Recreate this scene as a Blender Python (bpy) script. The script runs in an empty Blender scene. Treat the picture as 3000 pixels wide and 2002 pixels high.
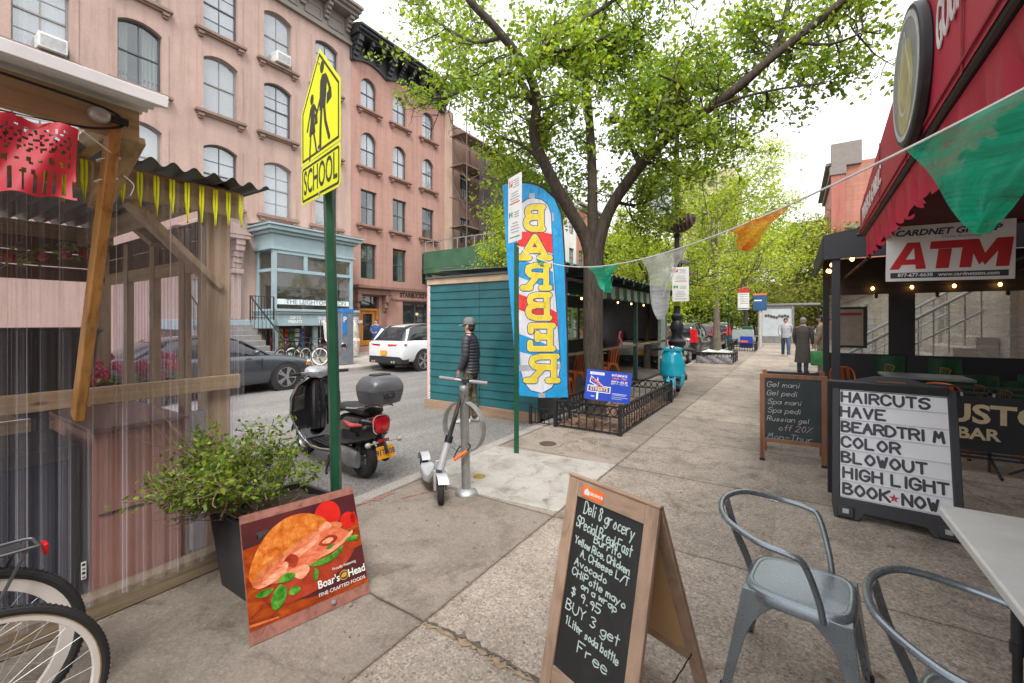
import bpy, math, random
import numpy as np
from mathutils import Vector, Matrix, Euler
R = math.radians
PI = math.pi
S = bpy.context.scene
C = S.collection
random.seed(7)
rng = np.random.default_rng(7)

# ---------------------------------------------------------------- camera
FPX, YAW, EYE, HZ = 1265.0, R(33.1), 1.6, 942.0
cam = bpy.data.cameras.new("camera")
co = bpy.data.objects.new("camera", cam)
C.objects.link(co)
co.location = (0, 0, EYE)
co.rotation_euler = (R(90), 0, YAW)
cam.sensor_width = 36
cam.lens = FPX / 3000 * 36
cam.shift_y = -(1001 - HZ) / 3000
cam.clip_start, cam.clip_end = 0.05, 800
S.camera = co

# ---------------------------------------------------------------- sky, sun, exposure
w = bpy.data.worlds.new("World")
S.world = w
w.use_nodes = True
nt = w.node_tree
nt.nodes.clear()
sky = nt.nodes.new("ShaderNodeTexSky")
sky.sky_type = 'NISHITA'
sky.sun_disc = False
sky.sun_elevation = R(54)
sky.sun_rotation = R(142)
sky.dust_density = 6.0
sky.air_density = 1.0
hs = nt.nodes.new("ShaderNodeHueSaturation")
hs.inputs['Saturation'].default_value = 0.16
mx = nt.nodes.new("ShaderNodeMix")
mx.data_type = 'RGBA'
mx.inputs[0].default_value = 0.55
mx.inputs[7].default_value = (9.0, 9.15, 9.5, 1)
bg = nt.nodes.new("ShaderNodeBackground")
bg.inputs['Strength'].default_value = 0.15
wo = nt.nodes.new("ShaderNodeOutputWorld")
nt.links.new(sky.outputs[0], hs.inputs['Color'])
nt.links.new(hs.outputs[0], mx.inputs[6])
nt.links.new(mx.outputs[2], bg.inputs['Color'])
nt.links.new(bg.outputs[0], wo.inputs['Surface'])
sl = bpy.data.lights.new("sun", 'SUN')
sl.energy = 1.25
sl.angle = R(14)
sl.color = (1.0, 0.96, 0.9)
so = bpy.data.objects.new("sun", sl)
C.objects.link(so)
so.rotation_euler = (R(36), 0, R(38))
so.location = (0, 0, 40)
S.view_settings.view_transform = 'Standard'
S.view_settings.look = 'None'
S.view_settings.exposure = 0.92
S.view_settings.gamma = 1.0
S.view_settings.use_curve_mapping = False
S.render.engine = 'CYCLES'
S.cycles.max_bounces = 10
S.cycles.transparent_max_bounces = 24
S.cycles.use_denoising = True
S.cycles.sample_clamp_indirect = 6.0

# ---------------------------------------------------------------- pixel helpers (photograph pixel -> point in the street)
_c, _s = math.cos(YAW), math.sin(YAW)
def ray(u, v):
    a = (u - 1500) / FPX
    return Vector((_c * a - _s, _s * a + _c, (HZ - v) / FPX))
def G(u, v, z=0.0):
    d = ray(u, v); k = (z - EYE) / d.z
    return Vector((d.x * k, d.y * k, z))
def PX(u, v, x):
    d = ray(u, v); k = x / d.x
    return Vector((x, d.y * k, EYE + d.z * k))
def PY(u, v, y):
    d = ray(u, v); k = y / d.y
    return Vector((d.x * k, y, EYE + d.z * k))

# ---------------------------------------------------------------- mesh builder
WM = {}
def T3(v): return v if isinstance(v, Vector) else Vector(v)
def RZ(a): return Matrix.Rotation(a, 4, 'Z')
def RX(a): return Matrix.Rotation(a, 4, 'X')
def RY(a): return Matrix.Rotation(a, 4, 'Y')
def TR(*a): return Matrix.Translation(Vector(a if len(a) == 3 else a[0]))
def basis(d, up=(0, 0, 1)):
    d = T3(d).normalized(); up = T3(up)
    if abs(d.dot(up.normalized())) > 0.985: up = Vector((1, 0, 0)) if abs(d.x) < 0.9 else Vector((0, 1, 0))
    x = up.cross(d).normalized(); y = d.cross(x)
    return x, y, d
class MB:
    def __init__(s): s.v = []; s.f = []; s.m = []; s.mi = 0
    def add(s, vs, fs, M=None):
        b = len(s.v)
        if M is not None: vs = [M @ T3(p) for p in vs]
        s.v += [tuple(p) for p in vs]
        s.f += [tuple(b + i for i in f) for f in fs]
        s.m += [s.mi] * len(fs)
        return s
    def box(s, c, d, M=None):
        x, y, z = d[0] / 2, d[1] / 2, d[2] / 2
        vs = [Vector((c[0] + i * x, c[1] + j * y, c[2] + k * z)) for i in (-1, 1) for j in (-1, 1) for k in (-1, 1)]
        return s.add(vs, [(0, 1, 3, 2), (4, 6, 7, 5), (0, 4, 5, 1), (2, 3, 7, 6), (0, 2, 6, 4), (1, 5, 7, 3)], M)
    def b2(s, a, b, M=None):
        return s.box([(a[i] + b[i]) / 2 for i in range(3)], [abs(a[i] - b[i]) for i in range(3)], M)
    def bar(s, p, q, w, h, up=(0, 0, 1), M=None):
        p, q = T3(p), T3(q); x, y, d = basis(q - p, up)
        vs = []
        for e in (p, q):
            vs += [e - x * w / 2 - y * h / 2, e + x * w / 2 - y * h / 2, e + x * w / 2 + y * h / 2, e - x * w / 2 + y * h / 2]
        return s.add(vs, [(0, 3, 2, 1), (4, 5, 6, 7), (0, 1, 5, 4), (1, 2, 6, 5), (2, 3, 7, 6), (3, 0, 4, 7)], M)
    def cyl(s, p, q, r0, r1=None, n=12, cap=True, M=None):
        return s.tube([p, q], [r0, r0 if r1 is None else r1], n, cap=cap, M=M)
    def tube(s, pts, r, n=8, closed=False, cap=True, M=None, flat=None, up=(0, 0, 1)):
        pts = [T3(p) for p in pts]; k = len(pts)
        if not hasattr(r, '__len__'): r = [r] * k
        vs = []; px = None
        for i, p in enumerate(pts):
            a = pts[i - 1] if (i > 0 or closed) else p
            b = pts[(i + 1) % k] if (i < k - 1 or closed) else p
            x, y, d = basis(b - a, up if px is None else px_up)
            px_up = y; px = x
            for j in range(n):
                t = 2 * PI * j / n
                vs.append(p + x * math.cos(t) * r[i] * (flat or 1) + y * math.sin(t) * r[i])
        fs = []
        for i in range(k if closed else k - 1):
            i2 = (i + 1) % k
            for j in range(n):
                j2 = (j + 1) % n
                fs.append((i * n + j, i * n + j2, i2 * n + j2, i2 * n + j))
        if cap and not closed:
            fs.append(tuple(range(n - 1, -1, -1))); fs.append(tuple((k - 1) * n + j for j in range(n)))
        return s.add(vs, fs, M)
    def lathe(s, prof, n=20, M=None, cap=True, a0=0, a1=2 * PI):
        full = abs(a1 - a0 - 2 * PI) < 1e-6
        m = n if full else n + 1
        vs = [Vector((r * math.cos(a0 + (a1 - a0) * j / n), r * math.sin(a0 + (a1 - a0) * j / n), z)) for r, z in prof for j in range(m)]
        fs = []
        for i in range(len(prof) - 1):
            for j in range(n):
                j2 = (j + 1) % m
                fs.append((i * m + j, i * m + j2, (i + 1) * m + j2, (i + 1) * m + j))
        if cap and full:
            if prof[0][0] > 1e-5: fs.append(tuple(range(m - 1, -1, -1)))
            if prof[-1][0] > 1e-5: fs.append(tuple((len(prof) - 1) * m + j for j in range(m)))
        return s.add(vs, fs, M)
    def prism(s, o, h, M=None):          # outline in xy (ccw), extruded 0..h in z
        n = len(o)
        vs = [Vector((p[0], p[1], 0)) for p in o] + [Vector((p[0], p[1], h)) for p in o]
        fs = [tuple(range(n - 1, -1, -1)), tuple(range(n, 2 * n))] + [(i, (i + 1) % n, n + (i + 1) % n, n + i) for i in range(n)]
        return s.add(vs, fs, M)
    def ring(s, o, i, h, M=None):        # frame between two outlines of equal count
        n = len(o)
        vs = [Vector((p[0], p[1], z)) for z in (0, h) for q in (o, i) for p in q]
        fs = []
        for k in range(n):
            l = (k + 1) % n
            fs += [(2 * n + k, 2 * n + l, 3 * n + l, 3 * n + k), (k, n + k, n + l, l), (k, l, 2 * n + l, 2 * n + k), (n + k, 3 * n + k, 3 * n + l, n + l)]
        return s.add(vs, fs, M)
    def ell(s, c, r, nu=14, nv=9, M=None):
        pr = []
        vs = []; fs = []
        for i in range(nv + 1):
            t = PI * i / nv
            for j in range(nu):
                p = 2 * PI * j / nu
                vs.append(Vector((c[0] + r[0] * math.sin(t) * math.cos(p), c[1] + r[1] * math.sin(t) * math.sin(p), c[2] - r[2] * math.cos(t))))
        for i in range(nv):
            for j in range(nu):
                fs.append((i * nu + j, i * nu + (j + 1) % nu, (i + 1) * nu + (j + 1) % nu, (i + 1) * nu + j))
        return s.add(vs, fs, M)
    def grid(s, fn, nu, nv, M=None):
        vs = [T3(fn(i / nu, j / nv)) for i in range(nu + 1) for j in range(nv + 1)]
        fs = [(i * (nv + 1) + j, (i + 1) * (nv + 1) + j, (i + 1) * (nv + 1) + j + 1, i * (nv + 1) + j + 1) for i in range(nu) for j in range(nv)]
        return s.add(vs, fs, M)
    def loft(s, rings, cap=True, M=None, closed=True):
        n = len(rings[0]); vs = [T3(p) for r in rings for p in r]; fs = []
        for i in range(len(rings) - 1):
            for j in range(n if closed else n - 1):
                j2 = (j + 1) % n
                fs.append((i * n + j, i * n + j2, (i + 1) * n + j2, (i + 1) * n + j))
        if cap:
            fs.append(tuple(range(n - 1, -1, -1))); fs.append(tuple((len(rings) - 1) * n + j for j in range(n)))
        return s.add(vs, fs, M)
    def stroke(s, pts, w, h, M):          # flat round-ended pen stroke in xy, thickness h
        pts = [Vector((p[0], p[1], 0)) for p in pts]
        s.sn = getattr(s, 'sn', 0)
        for p in pts:
            s.sn += 1                     # every dab a few microns higher or lower, so none share a plane
            s.prism([(p.x + w / 2 * math.cos(2 * PI * k / 8), p.y + w / 2 * math.sin(2 * PI * k / 8)) for k in range(8)], h + (s.sn * 7 % 23) * 5e-6, M)
        for p, q in zip(pts, pts[1:]):
            s.sn += 1
            d = q - p
            if d.length < 1e-6: continue
            n = Vector((-d.y, d.x, 0)).normalized() * w / 2
            s.prism([(p.x - n.x, p.y - n.y), (q.x - n.x, q.y - n.y), (q.x + n.x, q.y + n.y), (p.x + n.x, p.y + n.y)], h * 0.97 - (s.sn * 5 % 19) * 5e-6, M)
        return s
    def text(s, txt, size, M, depth=0.002, off=0.0, sx=1.0, align='CENTER', shear=0.0):
        cu = bpy.data.curves.new("t", 'FONT'); cu.body = txt; cu.size = size
        cu.extrude = depth / 2; cu.offset = off; cu.align_x = align; cu.align_y = 'CENTER'; cu.shear = shear
        cu.resolution_u = 3
        ob = bpy.data.objects.new("t", cu); C.objects.link(ob)
        me = ob.evaluated_get(bpy.context.evaluated_depsgraph_get()).to_mesh()
        N = M @ Matrix.Diagonal((sx, 1, 1, 1))
        s.add([v.co.copy() for v in me.vertices], [tuple(p.vertices) for p in me.polygons], N)
        bpy.data.objects.remove(ob); bpy.data.curves.remove(cu)
        return s
    def build(s, name, mats, parent=None, bevel=0, ang=35, W=False, label=None, seg=2):
        me = bpy.data.meshes.new(name)
        vs = s.v
        if W and parent is not None:
            I = WM[parent.name].inverted(); vs = [tuple(I @ Vector(p)) for p in vs]
        me.from_pydata(vs, [], s.f)
        if not isinstance(mats, (list, tuple)): mats = [mats]
        for m in mats: me.materials.append(m)
        if len(mats) > 1: me.polygons.foreach_set('material_index', s.m)
        if ang:
            me.polygons.foreach_set('use_smooth', [True] * len(s.f))
            me.set_sharp_from_angle(angle=R(ang))
        me.update()
        o = bpy.data.objects.new(name, me); C.objects.link(o)
        if parent is not None:
            o.parent = parent; WM[o.name] = WM[parent.name]
        else: WM[o.name] = Matrix.Identity(4)
        if bevel:
            b = o.modifiers.new("bevel", 'BEVEL'); b.width = bevel; b.segments = seg; b.limit_method = 'ANGLE'; b.angle_limit = R(40)
            b.harden_normals = False
        if label: o['label'] = label
        return o
def thing(name, label, cat, loc=(0, 0, 0), rz=0.0, group=None):
    o = bpy.data.objects.new(name, None); C.objects.link(o)
    o.empty_display_size = 0.2
    o.location = loc; o.rotation_euler = (0, 0, rz)
    WM[o.name] = TR(T3(loc)) @ RZ(rz)
    o['label'] = label; o['category'] = cat
    if group: o['group'] = group
    return o
def tag(o, label, cat, group=None):
    o['label'] = label; o['category'] = cat
    if group: o['group'] = group
    return o
def struct(o): o['kind'] = 'structure'; return o
def stuff(o): o['kind'] = 'stuff'; return o
def dup(root, loc, rz, label=None, group=None):
    kids = {}
    for o in C.objects:
        if o.parent: kids.setdefault(o.parent.name, []).append(o)
    r = root.copy(); C.objects.link(r); r.location = loc; r.rotation_euler = (0, 0, rz)
    WM[r.name] = TR(T3(loc)) @ RZ(rz)
    if label: r['label'] = label
    if group: r['group'] = group
    def rec(a, b):
        for ch in kids.get(a.name, []):
            c = ch.copy(); C.objects.link(c); c.parent = b; WM[c.name] = WM[r.name]; rec(ch, c)
    rec(root, r)
    return r
def smooth(pts, k=6, closed=False):
    pts = [T3(p) for p in pts]; n = len(pts); out = []
    rngi = range(n if closed else n - 1)
    for i in rngi:
        g = lambda j: pts[j % n] if closed else pts[max(0, min(n - 1, j))]
        p0, p1, p2, p3 = g(i - 1), g(i), g(i + 1), g(i + 2)
        for t in range(k):
            t /= k
            out.append(0.5 * (2 * p1 + (p2 - p0) * t + (2 * p0 - 5 * p1 + 4 * p2 - p3) * t * t + (3 * p1 - p0 - 3 * p2 + p3) * t ** 3))
    if not closed: out.append(pts[-1])
    return out
def frame(o, x, y):                        # matrix with given origin and in-plane x, y directions
    x = T3(x).normalized(); y = T3(y); z = x.cross(y).normalized(); y = z.cross(x)
    return Matrix(((x.x, y.x, z.x, o[0]), (x.y, y.y, z.y, o[1]), (x.z, y.z, z.z, o[2]), (0, 0, 0, 1)))
def rrect(w, h, r, n=4, cx=0, cy=0):
    o = []
    for sx, sy, a in ((1, -1, -90), (1, 1, 0), (-1, 1, 90), (-1, -1, 180)):
        for k in range(n + 1):
            t = R(a + 90 * k / n)
            o.append((cx + sx * (w / 2 - r) + r * math.cos(t), cy + sy * (h / 2 - r) + r * math.sin(t)))
    return o
def circ(r, n=24, cx=0, cy=0, ry=None):
    return [(cx + r * math.cos(2 * PI * k / n), cy + (ry or r) * math.sin(2 * PI * k / n)) for k in range(n)]

# ---------------------------------------------------------------- materials
MATS = {}
def nodes(name):
    m = bpy.data.materials.new(name); m.use_nodes = True
    t = m.node_tree; b = t.nodes['Principled BSDF']
    return m, t, b
def N(t, k, **kw):
    n = t.nodes.new(k)
    for a, v in kw.items():
        if a in n.inputs: n.inputs[a].default_value = v
        else: setattr(n, a, v)
    return n
def ramp(t, fac, stops):
    r = t.nodes.new('ShaderNodeValToRGB'); e = r.color_ramp.elements
    while len(e) > 1: e.remove(e[-1])
    for i, (p, c) in enumerate(stops):
        if i == 0: e[0].position = p; e[0].color = (*c, 1)
        else: x = e.new(p); x.color = (*c, 1)
    if fac is not None: t.links.new(fac, r.inputs[0])
    return r
def coords(t, kind='Object', scale=(1, 1, 1)):
    a = t.nodes.new('ShaderNodeTexCoord'); m = t.nodes.new('ShaderNodeMapping')
    m.inputs['Scale'].default_value = scale
    t.links.new(a.outputs[kind], m.inputs[0]); return m.outputs[0]
def noise(t, vec, scale, detail=4, rough=0.55, dist=0):
    n = N(t, 'ShaderNodeTexNoise', Scale=scale, Detail=detail, Roughness=rough, Distortion=dist)
    t.links.new(vec, n.inputs['Vector']); return n.outputs['Fac']
def math_(t, op, a, b=None, clamp=False):
    n = t.nodes.new('ShaderNodeMath'); n.operation = op; n.use_clamp = clamp
    for i, q in enumerate((a, b)):
        if q is None: continue
        if isinstance(q, (int, float)): n.inputs[i].default_value = q
        else: t.links.new(q, n.inputs[i])
    return n.outputs[0]
def mixc(t, f, a, b, mode='MIX'):
    n = t.nodes.new('ShaderNodeMix'); n.data_type = 'RGBA'; n.blend_type = mode
    for i, q in ((0, f), (6, a), (7, b)):
        if isinstance(q, (int, float)): n.inputs[i].default_value = q
        elif isinstance(q, tuple): n.inputs[i].default_value = (*q, 1)
        else: t.links.new(q, n.inputs[i])
    return n.outputs[2]
def bump(t, b, h, strength=0.3, dist=0.01):
    n = N(t, 'ShaderNodeBump', Strength=strength, Distance=dist)
    t.links.new(h, n.inputs['Height']); t.links.new(n.outputs[0], b.inputs['Normal'])
def mat(name, col, rough=0.6, metal=0.0, var=0.18, scale=6.0, fine=0.0, bmp=0.0, bscale=60.0, coat=0.0, stretch=(1, 1, 1), emit=None, es=0, alpha=1, trans=0, spec=None):
    """plain surface with worn, uneven colour and gloss"""
    if name in MATS: return MATS[name]
    m, t, b = nodes(name)
    v = coords(t, 'Object', stretch)
    n1 = noise(t, v, scale, 6, 0.6)
    lo = tuple(max(0, c * (1 - var)) for c in col); hi = tuple(min(1, c * (1 + var)) for c in col)
    r = ramp(t, n1, [(0.3, lo), (0.7, hi)])
    colr = r.outputs[0]
    if fine:
        n2 = noise(t, v, scale * 22, 3, 0.7)
        f = ramp(t, n2, [(0.35, (1 - fine,) * 3), (0.65, (1 + fine,) * 3)])
        colr = mixc(t, 1.0, colr, f.outputs[0], 'MULTIPLY')
    t.links.new(colr, b.inputs['Base Color'])
    rr = N(t, 'ShaderNodeMapRange')
    rr.inputs[1].default_value = 0.3; rr.inputs[2].default_value = 0.7
    rr.inputs[3].default_value = max(0.02, rough * 0.85); rr.inputs[4].default_value = min(1, rough * 1.15)
    t.links.new(n1, rr.inputs[0]); t.links.new(rr.outputs[0], b.inputs['Roughness'])
    b.inputs['Metallic'].default_value = metal
    b.inputs['Coat Weight'].default_value = coat
    if spec is not None: b.inputs['Specular IOR Level'].default_value = spec
    b.inputs['Alpha'].default_value = alpha
    b.inputs['Transmission Weight'].default_value = trans
    if emit: b.inputs['Emission Color'].default_value = (*emit, 1); b.inputs['Emission Strength'].default_value = es
    if bmp: bump(t, b, noise(t, v, bscale, 4), bmp, 0.004)
    MATS[name] = m; return m
def woodmat(name, col, dark, axis='Z', sc=1.0, rough=0.65, knots=True):
    if name in MATS: return MATS[name]
    m, t, b = nodes(name)
    st = {'X': (0.6, 14, 14), 'Y': (14, 0.6, 14), 'Z': (14, 14, 0.6)}[axis]
    v = coords(t, 'Object', tuple(q * sc for q in st))
    n1 = noise(t, v, 1.4, 8, 0.62, 0.8)
    r = ramp(t, n1, [(0.28, dark), (0.5, col), (0.75, tuple(min(1, c * 1.22) for c in col))])
    v2 = coords(t, 'Object', (1, 1, 1))
    n2 = noise(t, v2, 3.0, 4)
    r2 = ramp(t, n2, [(0.3, (0.78, 0.78, 0.76)), (0.7, (1.12, 1.1, 1.08))])
    c = mixc(t, 1.0, r.outputs[0], r2.outputs[0], 'MULTIPLY')
    if knots:
        vo = N(t, 'ShaderNodeTexVoronoi', Scale=1.7 * sc)
        st2 = {'X': (1, 3, 3), 'Y': (3, 1, 3), 'Z': (3, 3, 1)}[axis]
        t.links.new(coords(t, 'Object', st2), vo.inputs['Vector'])
        k = ramp(t, vo.outputs['Distance'], [(0.03, (1, 1, 1)), (0.075, (0, 0, 0))])
        c = mixc(t, k.outputs[0], c, tuple(q * 0.35 for q in dark))
    t.links.new(c, b.inputs['Base Color']); b.inputs['Roughness'].default_value = rough
    bump(t, b, n1, 0.25, 0.003)
    MATS[name] = m; return m
def glassmat(name, tint=(0.05, 0.06, 0.07), rough=0.03, alpha=0.35):
    """window pane: thin tinted glass that mirrors the street and lets part of the room behind show"""
    if name in MATS: return MATS[name]
    m, t, b = nodes(name)
    b.inputs['Base Color'].default_value = (*tint, 1); b.inputs['Roughness'].default_value = rough
    b.inputs['Specular IOR Level'].default_value = 1.0; b.inputs['IOR'].default_value = 1.9
    tr = t.nodes.new('ShaderNodeBsdfTransparent'); tr.inputs[0].default_value = (0.9, 0.93, 0.93, 1)
    ms = t.nodes.new('ShaderNodeMixShader'); ms.inputs[0].default_value = 1 - alpha
    v = coords(t, 'Object', (1, 1, 1)); bump(t, b, noise(t, v, 1.3, 2), 0.06, 0.05)
    t.links.new(tr.outputs[0], ms.inputs[1]); t.links.new(b.outputs[0], ms.inputs[2])
    t.links.new(ms.outputs[0], t.nodes['Material Output'].inputs[0])
    MATS[name] = m; return m

black = mat('black_iron', (0.022, 0.023, 0.026), 0.45, 0.3, 0.3, 9, bmp=0.15)
blackplastic = mat('black_plastic', (0.03, 0.031, 0.034), 0.5, 0, 0.2, 5, bmp=0.1, bscale=200)
rubber = mat('rubber', (0.022, 0.022, 0.023), 0.8, 0, 0.3, 12, bmp=0.2, bscale=90)
steel = mat('galvanised_steel', (0.42, 0.43, 0.43), 0.5, 0.75, 0.2, 14, fine=0.1)
chrome = mat('chrome', (0.7, 0.7, 0.72), 0.12, 1.0, 0.08, 8)
greenpaint = mat('green_pole_paint', (0.010, 0.075, 0.036), 0.35, 0, 0.15, 8)
whiteplastic = mat('white_plastic', (0.72, 0.71, 0.68), 0.45, 0, 0.05, 3)
whitepaint = mat('white_paint', (0.72, 0.72, 0.7), 0.5, 0, 0.08, 3)
# ================================================================ GROUND
def concretemat(name, agg, base, lo, joints):
    m, t, b = nodes(name)
    v = coords(t, 'Object')
    big = noise(t, v, 0.9, 6, 0.65)
    c = ramp(t, big, [(0.3, lo), (0.62, base)]).outputs[0]
    st = noise(t, v, 3.1, 5, 0.7, 0.6)
    c = mixc(t, 1.0, c, ramp(t, st, [(0.33, (0.72, 0.7, 0.67)), (0.5, (1, 1, 1)), (0.75, (1.12, 1.12, 1.12))]).outputs[0], 'MULTIPLY')
    vo = N(t, 'ShaderNodeTexVoronoi', Scale=95.0); t.links.new(v, vo.inputs['Vector'])
    sep = t.nodes.new('ShaderNodeSeparateColor'); t.links.new(vo.outputs['Color'], sep.inputs[0])
    k = agg
    sp = ramp(t, sep.outputs[0], [(0.0, (1 - 0.75 * k,) * 3), (0.2, (1 - 0.25 * k,) * 3), (0.7, (1.0, 1.0, 1.0)), (1.0, (1 + 0.6 * k, 1 + 0.58 * k, 1 + 0.52 * k))])
    c = mixc(t, 1.0, c, sp.outputs[0], 'MULTIPLY')
    fn = noise(t, v, 240, 2, 0.8)
    c = mixc(t, 1.0, c, ramp(t, fn, [(0.3, (0.82, 0.82, 0.82)), (0.7, (1.15, 1.15, 1.15))]).outputs[0], 'MULTIPLY')
    sx = t.nodes.new('ShaderNodeSeparateXYZ'); t.links.new(v, sx.inputs[0])
    if joints:
        wob = math_(t, 'MULTIPLY', math_(t, 'SUBTRACT', noise(t, v, 6, 5), 0.5), 0.03)
        ds = []
        cell = []
        for ax, off, pitch in ((0, 1.65, 1.52), (1, -1.67, 1.485)):
            q = math_(t, 'DIVIDE', math_(t, 'ADD', math_(t, 'ADD', sx.outputs[ax], wob), off), pitch)
            cell.append(math_(t, 'FLOOR', q))
            fr = math_(t, 'FRACT', q)
            ds.append(math_(t, 'MULTIPLY', math_(t, 'MINIMUM', fr, math_(t, 'SUBTRACT', 1.0, fr)), pitch))
        d = math_(t, 'MINIMUM', ds[0], ds[1])
        cm = t.nodes.new('ShaderNodeCombineXYZ'); t.links.new(cell[0], cm.inputs[0]); t.links.new(cell[1], cm.inputs[1])
        wn = t.nodes.new('ShaderNodeTexWhiteNoise'); t.links.new(cm.outputs[0], wn.inputs['Vector'])
        c = mixc(t, 1.0, c, ramp(t, wn.outputs['Value'], [(0, (0.80, 0.79, 0.78)), (1, (1.14, 1.12, 1.10))]).outputs[0], 'MULTIPLY')
        jf = N(t, 'ShaderNodeMapRange'); jf.inputs[1].default_value = -1.4; jf.inputs[2].default_value = -1.2; jf.inputs[3].default_value = 0.0; jf.inputs[4].default_value = 0.012; t.links.new(sx.outputs[0], jf.inputs[0])
        d = math_(t, 'MINIMUM', ds[1], math_(t, 'ADD', ds[0], jf.outputs[0]))
        jl = ramp(t, d, [(0.0025, (0.36, 0.32, 0.28)), (0.008, (0.80, 0.77, 0.74)), (0.025, (1, 1, 1))])
        c = mixc(t, 1.0, c, jl.outputs[0], 'MULTIPLY')
    # gum and oil spots
    v3 = N(t, 'ShaderNodeTexVoronoi', Scale=2.3); t.links.new(v, v3.inputs['Vector'])
    wv = math_(t, 'ADD', v3.outputs['Distance'], math_(t, 'MULTIPLY', noise(t, v, 18, 3), 0.08))
    g = ramp(t, wv, [(0.085, (0.60, 0.58, 0.56)), (0.115, (1, 1, 1))])
    c = mixc(t, 1.0, c, g.outputs[0], 'MULTIPLY')
    v4 = N(t, 'ShaderNodeTexVoronoi', Scale=6.5); t.links.new(v, v4.inputs['Vector'])
    s4 = t.nodes.new('ShaderNodeSeparateColor'); t.links.new(v4.outputs['Color'], s4.inputs[0])
    w4 = math_(t, 'ADD', math_(t, 'ADD', v4.outputs['Distance'], math_(t, 'MULTIPLY', noise(t, v, 40, 3), 0.06)), math_(t, 'MULTIPLY', math_(t, 'LESS_THAN', s4.outputs[0], 0.72), 1.0))
    c = mixc(t, 1.0, c, ramp(t, w4, [(0.10, (0.55, 0.53, 0.52)), (0.135, (1, 1, 1))]).outputs[0], 'MULTIPLY')
    st2 = noise(t, v, 1.7, 6, 0.75, 1.2)
    c = mixc(t, 1.0, c, ramp(t, st2, [(0.36, (0.68, 0.66, 0.64)), (0.45, (1, 1, 1))]).outputs[0], 'MULTIPLY')
    c = mixc(t, 1.0, c, ramp(t, noise(t, v, 2.6, 5, 0.7, 2.0), [(0.58, (1, 1, 1)), (0.68, (1.16, 1.15, 1.13))]).outputs[0], 'MULTIPLY')
    t.links.new(c, b.inputs['Base Color']); b.inputs['Roughness'].default_value = 0.85
    bump(t, b, mixc(t, 0.5, vo.outputs['Distance'], fn), 0.35, 0.004)
    return m
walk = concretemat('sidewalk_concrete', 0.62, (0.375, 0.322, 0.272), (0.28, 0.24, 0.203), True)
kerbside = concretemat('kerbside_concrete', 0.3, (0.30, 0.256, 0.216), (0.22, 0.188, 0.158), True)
patchm = concretemat('new_concrete', 0.12, (0.415, 0.39, 0.35), (0.34, 0.317, 0.283), False)
farwalk = concretemat('far_concrete', 0.1, (0.40, 0.355, 0.315), (0.32, 0.29, 0.26), True)
def asphaltmat():
    m, t, b = nodes('asphalt')
    v = coords(t, 'Object')
    c = ramp(t, noise(t, v, 0.5, 6, 0.65), [(0.3, (0.165, 0.157, 0.15)), (0.7, (0.235, 0.223, 0.21))]).outputs[0]
    vs = coords(t, 'Object', (1.2, 0.12, 1))
    c = mixc(t, 1.0, c, ramp(t, noise(t, vs, 1.5, 5, 0.6), [(0.35, (0.84, 0.84, 0.84)), (0.65, (1.1, 1.1, 1.1))]).outputs[0], 'MULTIPLY')
    vo = N(t, 'ShaderNodeTexVoronoi', Scale=70.0); t.links.new(v, vo.inputs['Vector'])
    sep = t.nodes.new('ShaderNodeSeparateColor'); t.links.new(vo.outputs['Color'], sep.inputs[0])
    c = mixc(t, 1.0, c, ramp(t, sep.outputs[0], [(0, (0.6,) * 3), (0.4, (0.95,) * 3), (1, (1.4, 1.38, 1.34))]).outputs[0], 'MULTIPLY')
    t.links.new(c, b.inputs['Base Color']); b.inputs['Roughness'].default_value = 0.86
    bump(t, b, vo.outputs['Distance'], 0.4, 0.005)
    return m
asphalt = asphaltmat()
ZR = -0.13                                   # road level below the pavements
struct(MB().grid(lambda a, q: (-420 + 840 * a, -420 + 840 * q, ZR), 8, 8).build('roadway', asphalt, ang=0))
mb = MB().b2((-1.65, -80, -0.4), (40, 52, 0))
struct(mb.build('sidewalk', walk, ang=0))
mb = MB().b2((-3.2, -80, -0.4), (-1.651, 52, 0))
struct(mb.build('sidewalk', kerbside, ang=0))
kerbm = mat('kerb_stone', (0.30, 0.275, 0.25), 0.8, 0, 0.25, 3, fine=0.25)
struct(MB().b2((-3.36, -80, -0.4), (-3.201, 52, 0.0)).build('kerb', kerbm, bevel=0.02))
struct(MB().b2((-13.0, -80, -0.4), (-12.82, 46, 0.0)).build('kerb', kerbm, bevel=0.02))
struct(MB().b2((-60, -80, -0.4), (-13.001, 46, 0.0)).build('sidewalk', farwalk, ang=0))
# pale new slab round the bike rack
o = [(-3.19, 3.22), (-2.6, 3.17), (-2.1, 3.2), (-1.66, 3.24), (-1.67, 3.9), (-1.655, 4.66), (-2.3, 4.6), (-3.19, 4.52)]
struct(MB().prism(o, 0.004, TR(0, 0, 0.0005)).build('sidewalk_patch', patchm, ang=0))
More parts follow.
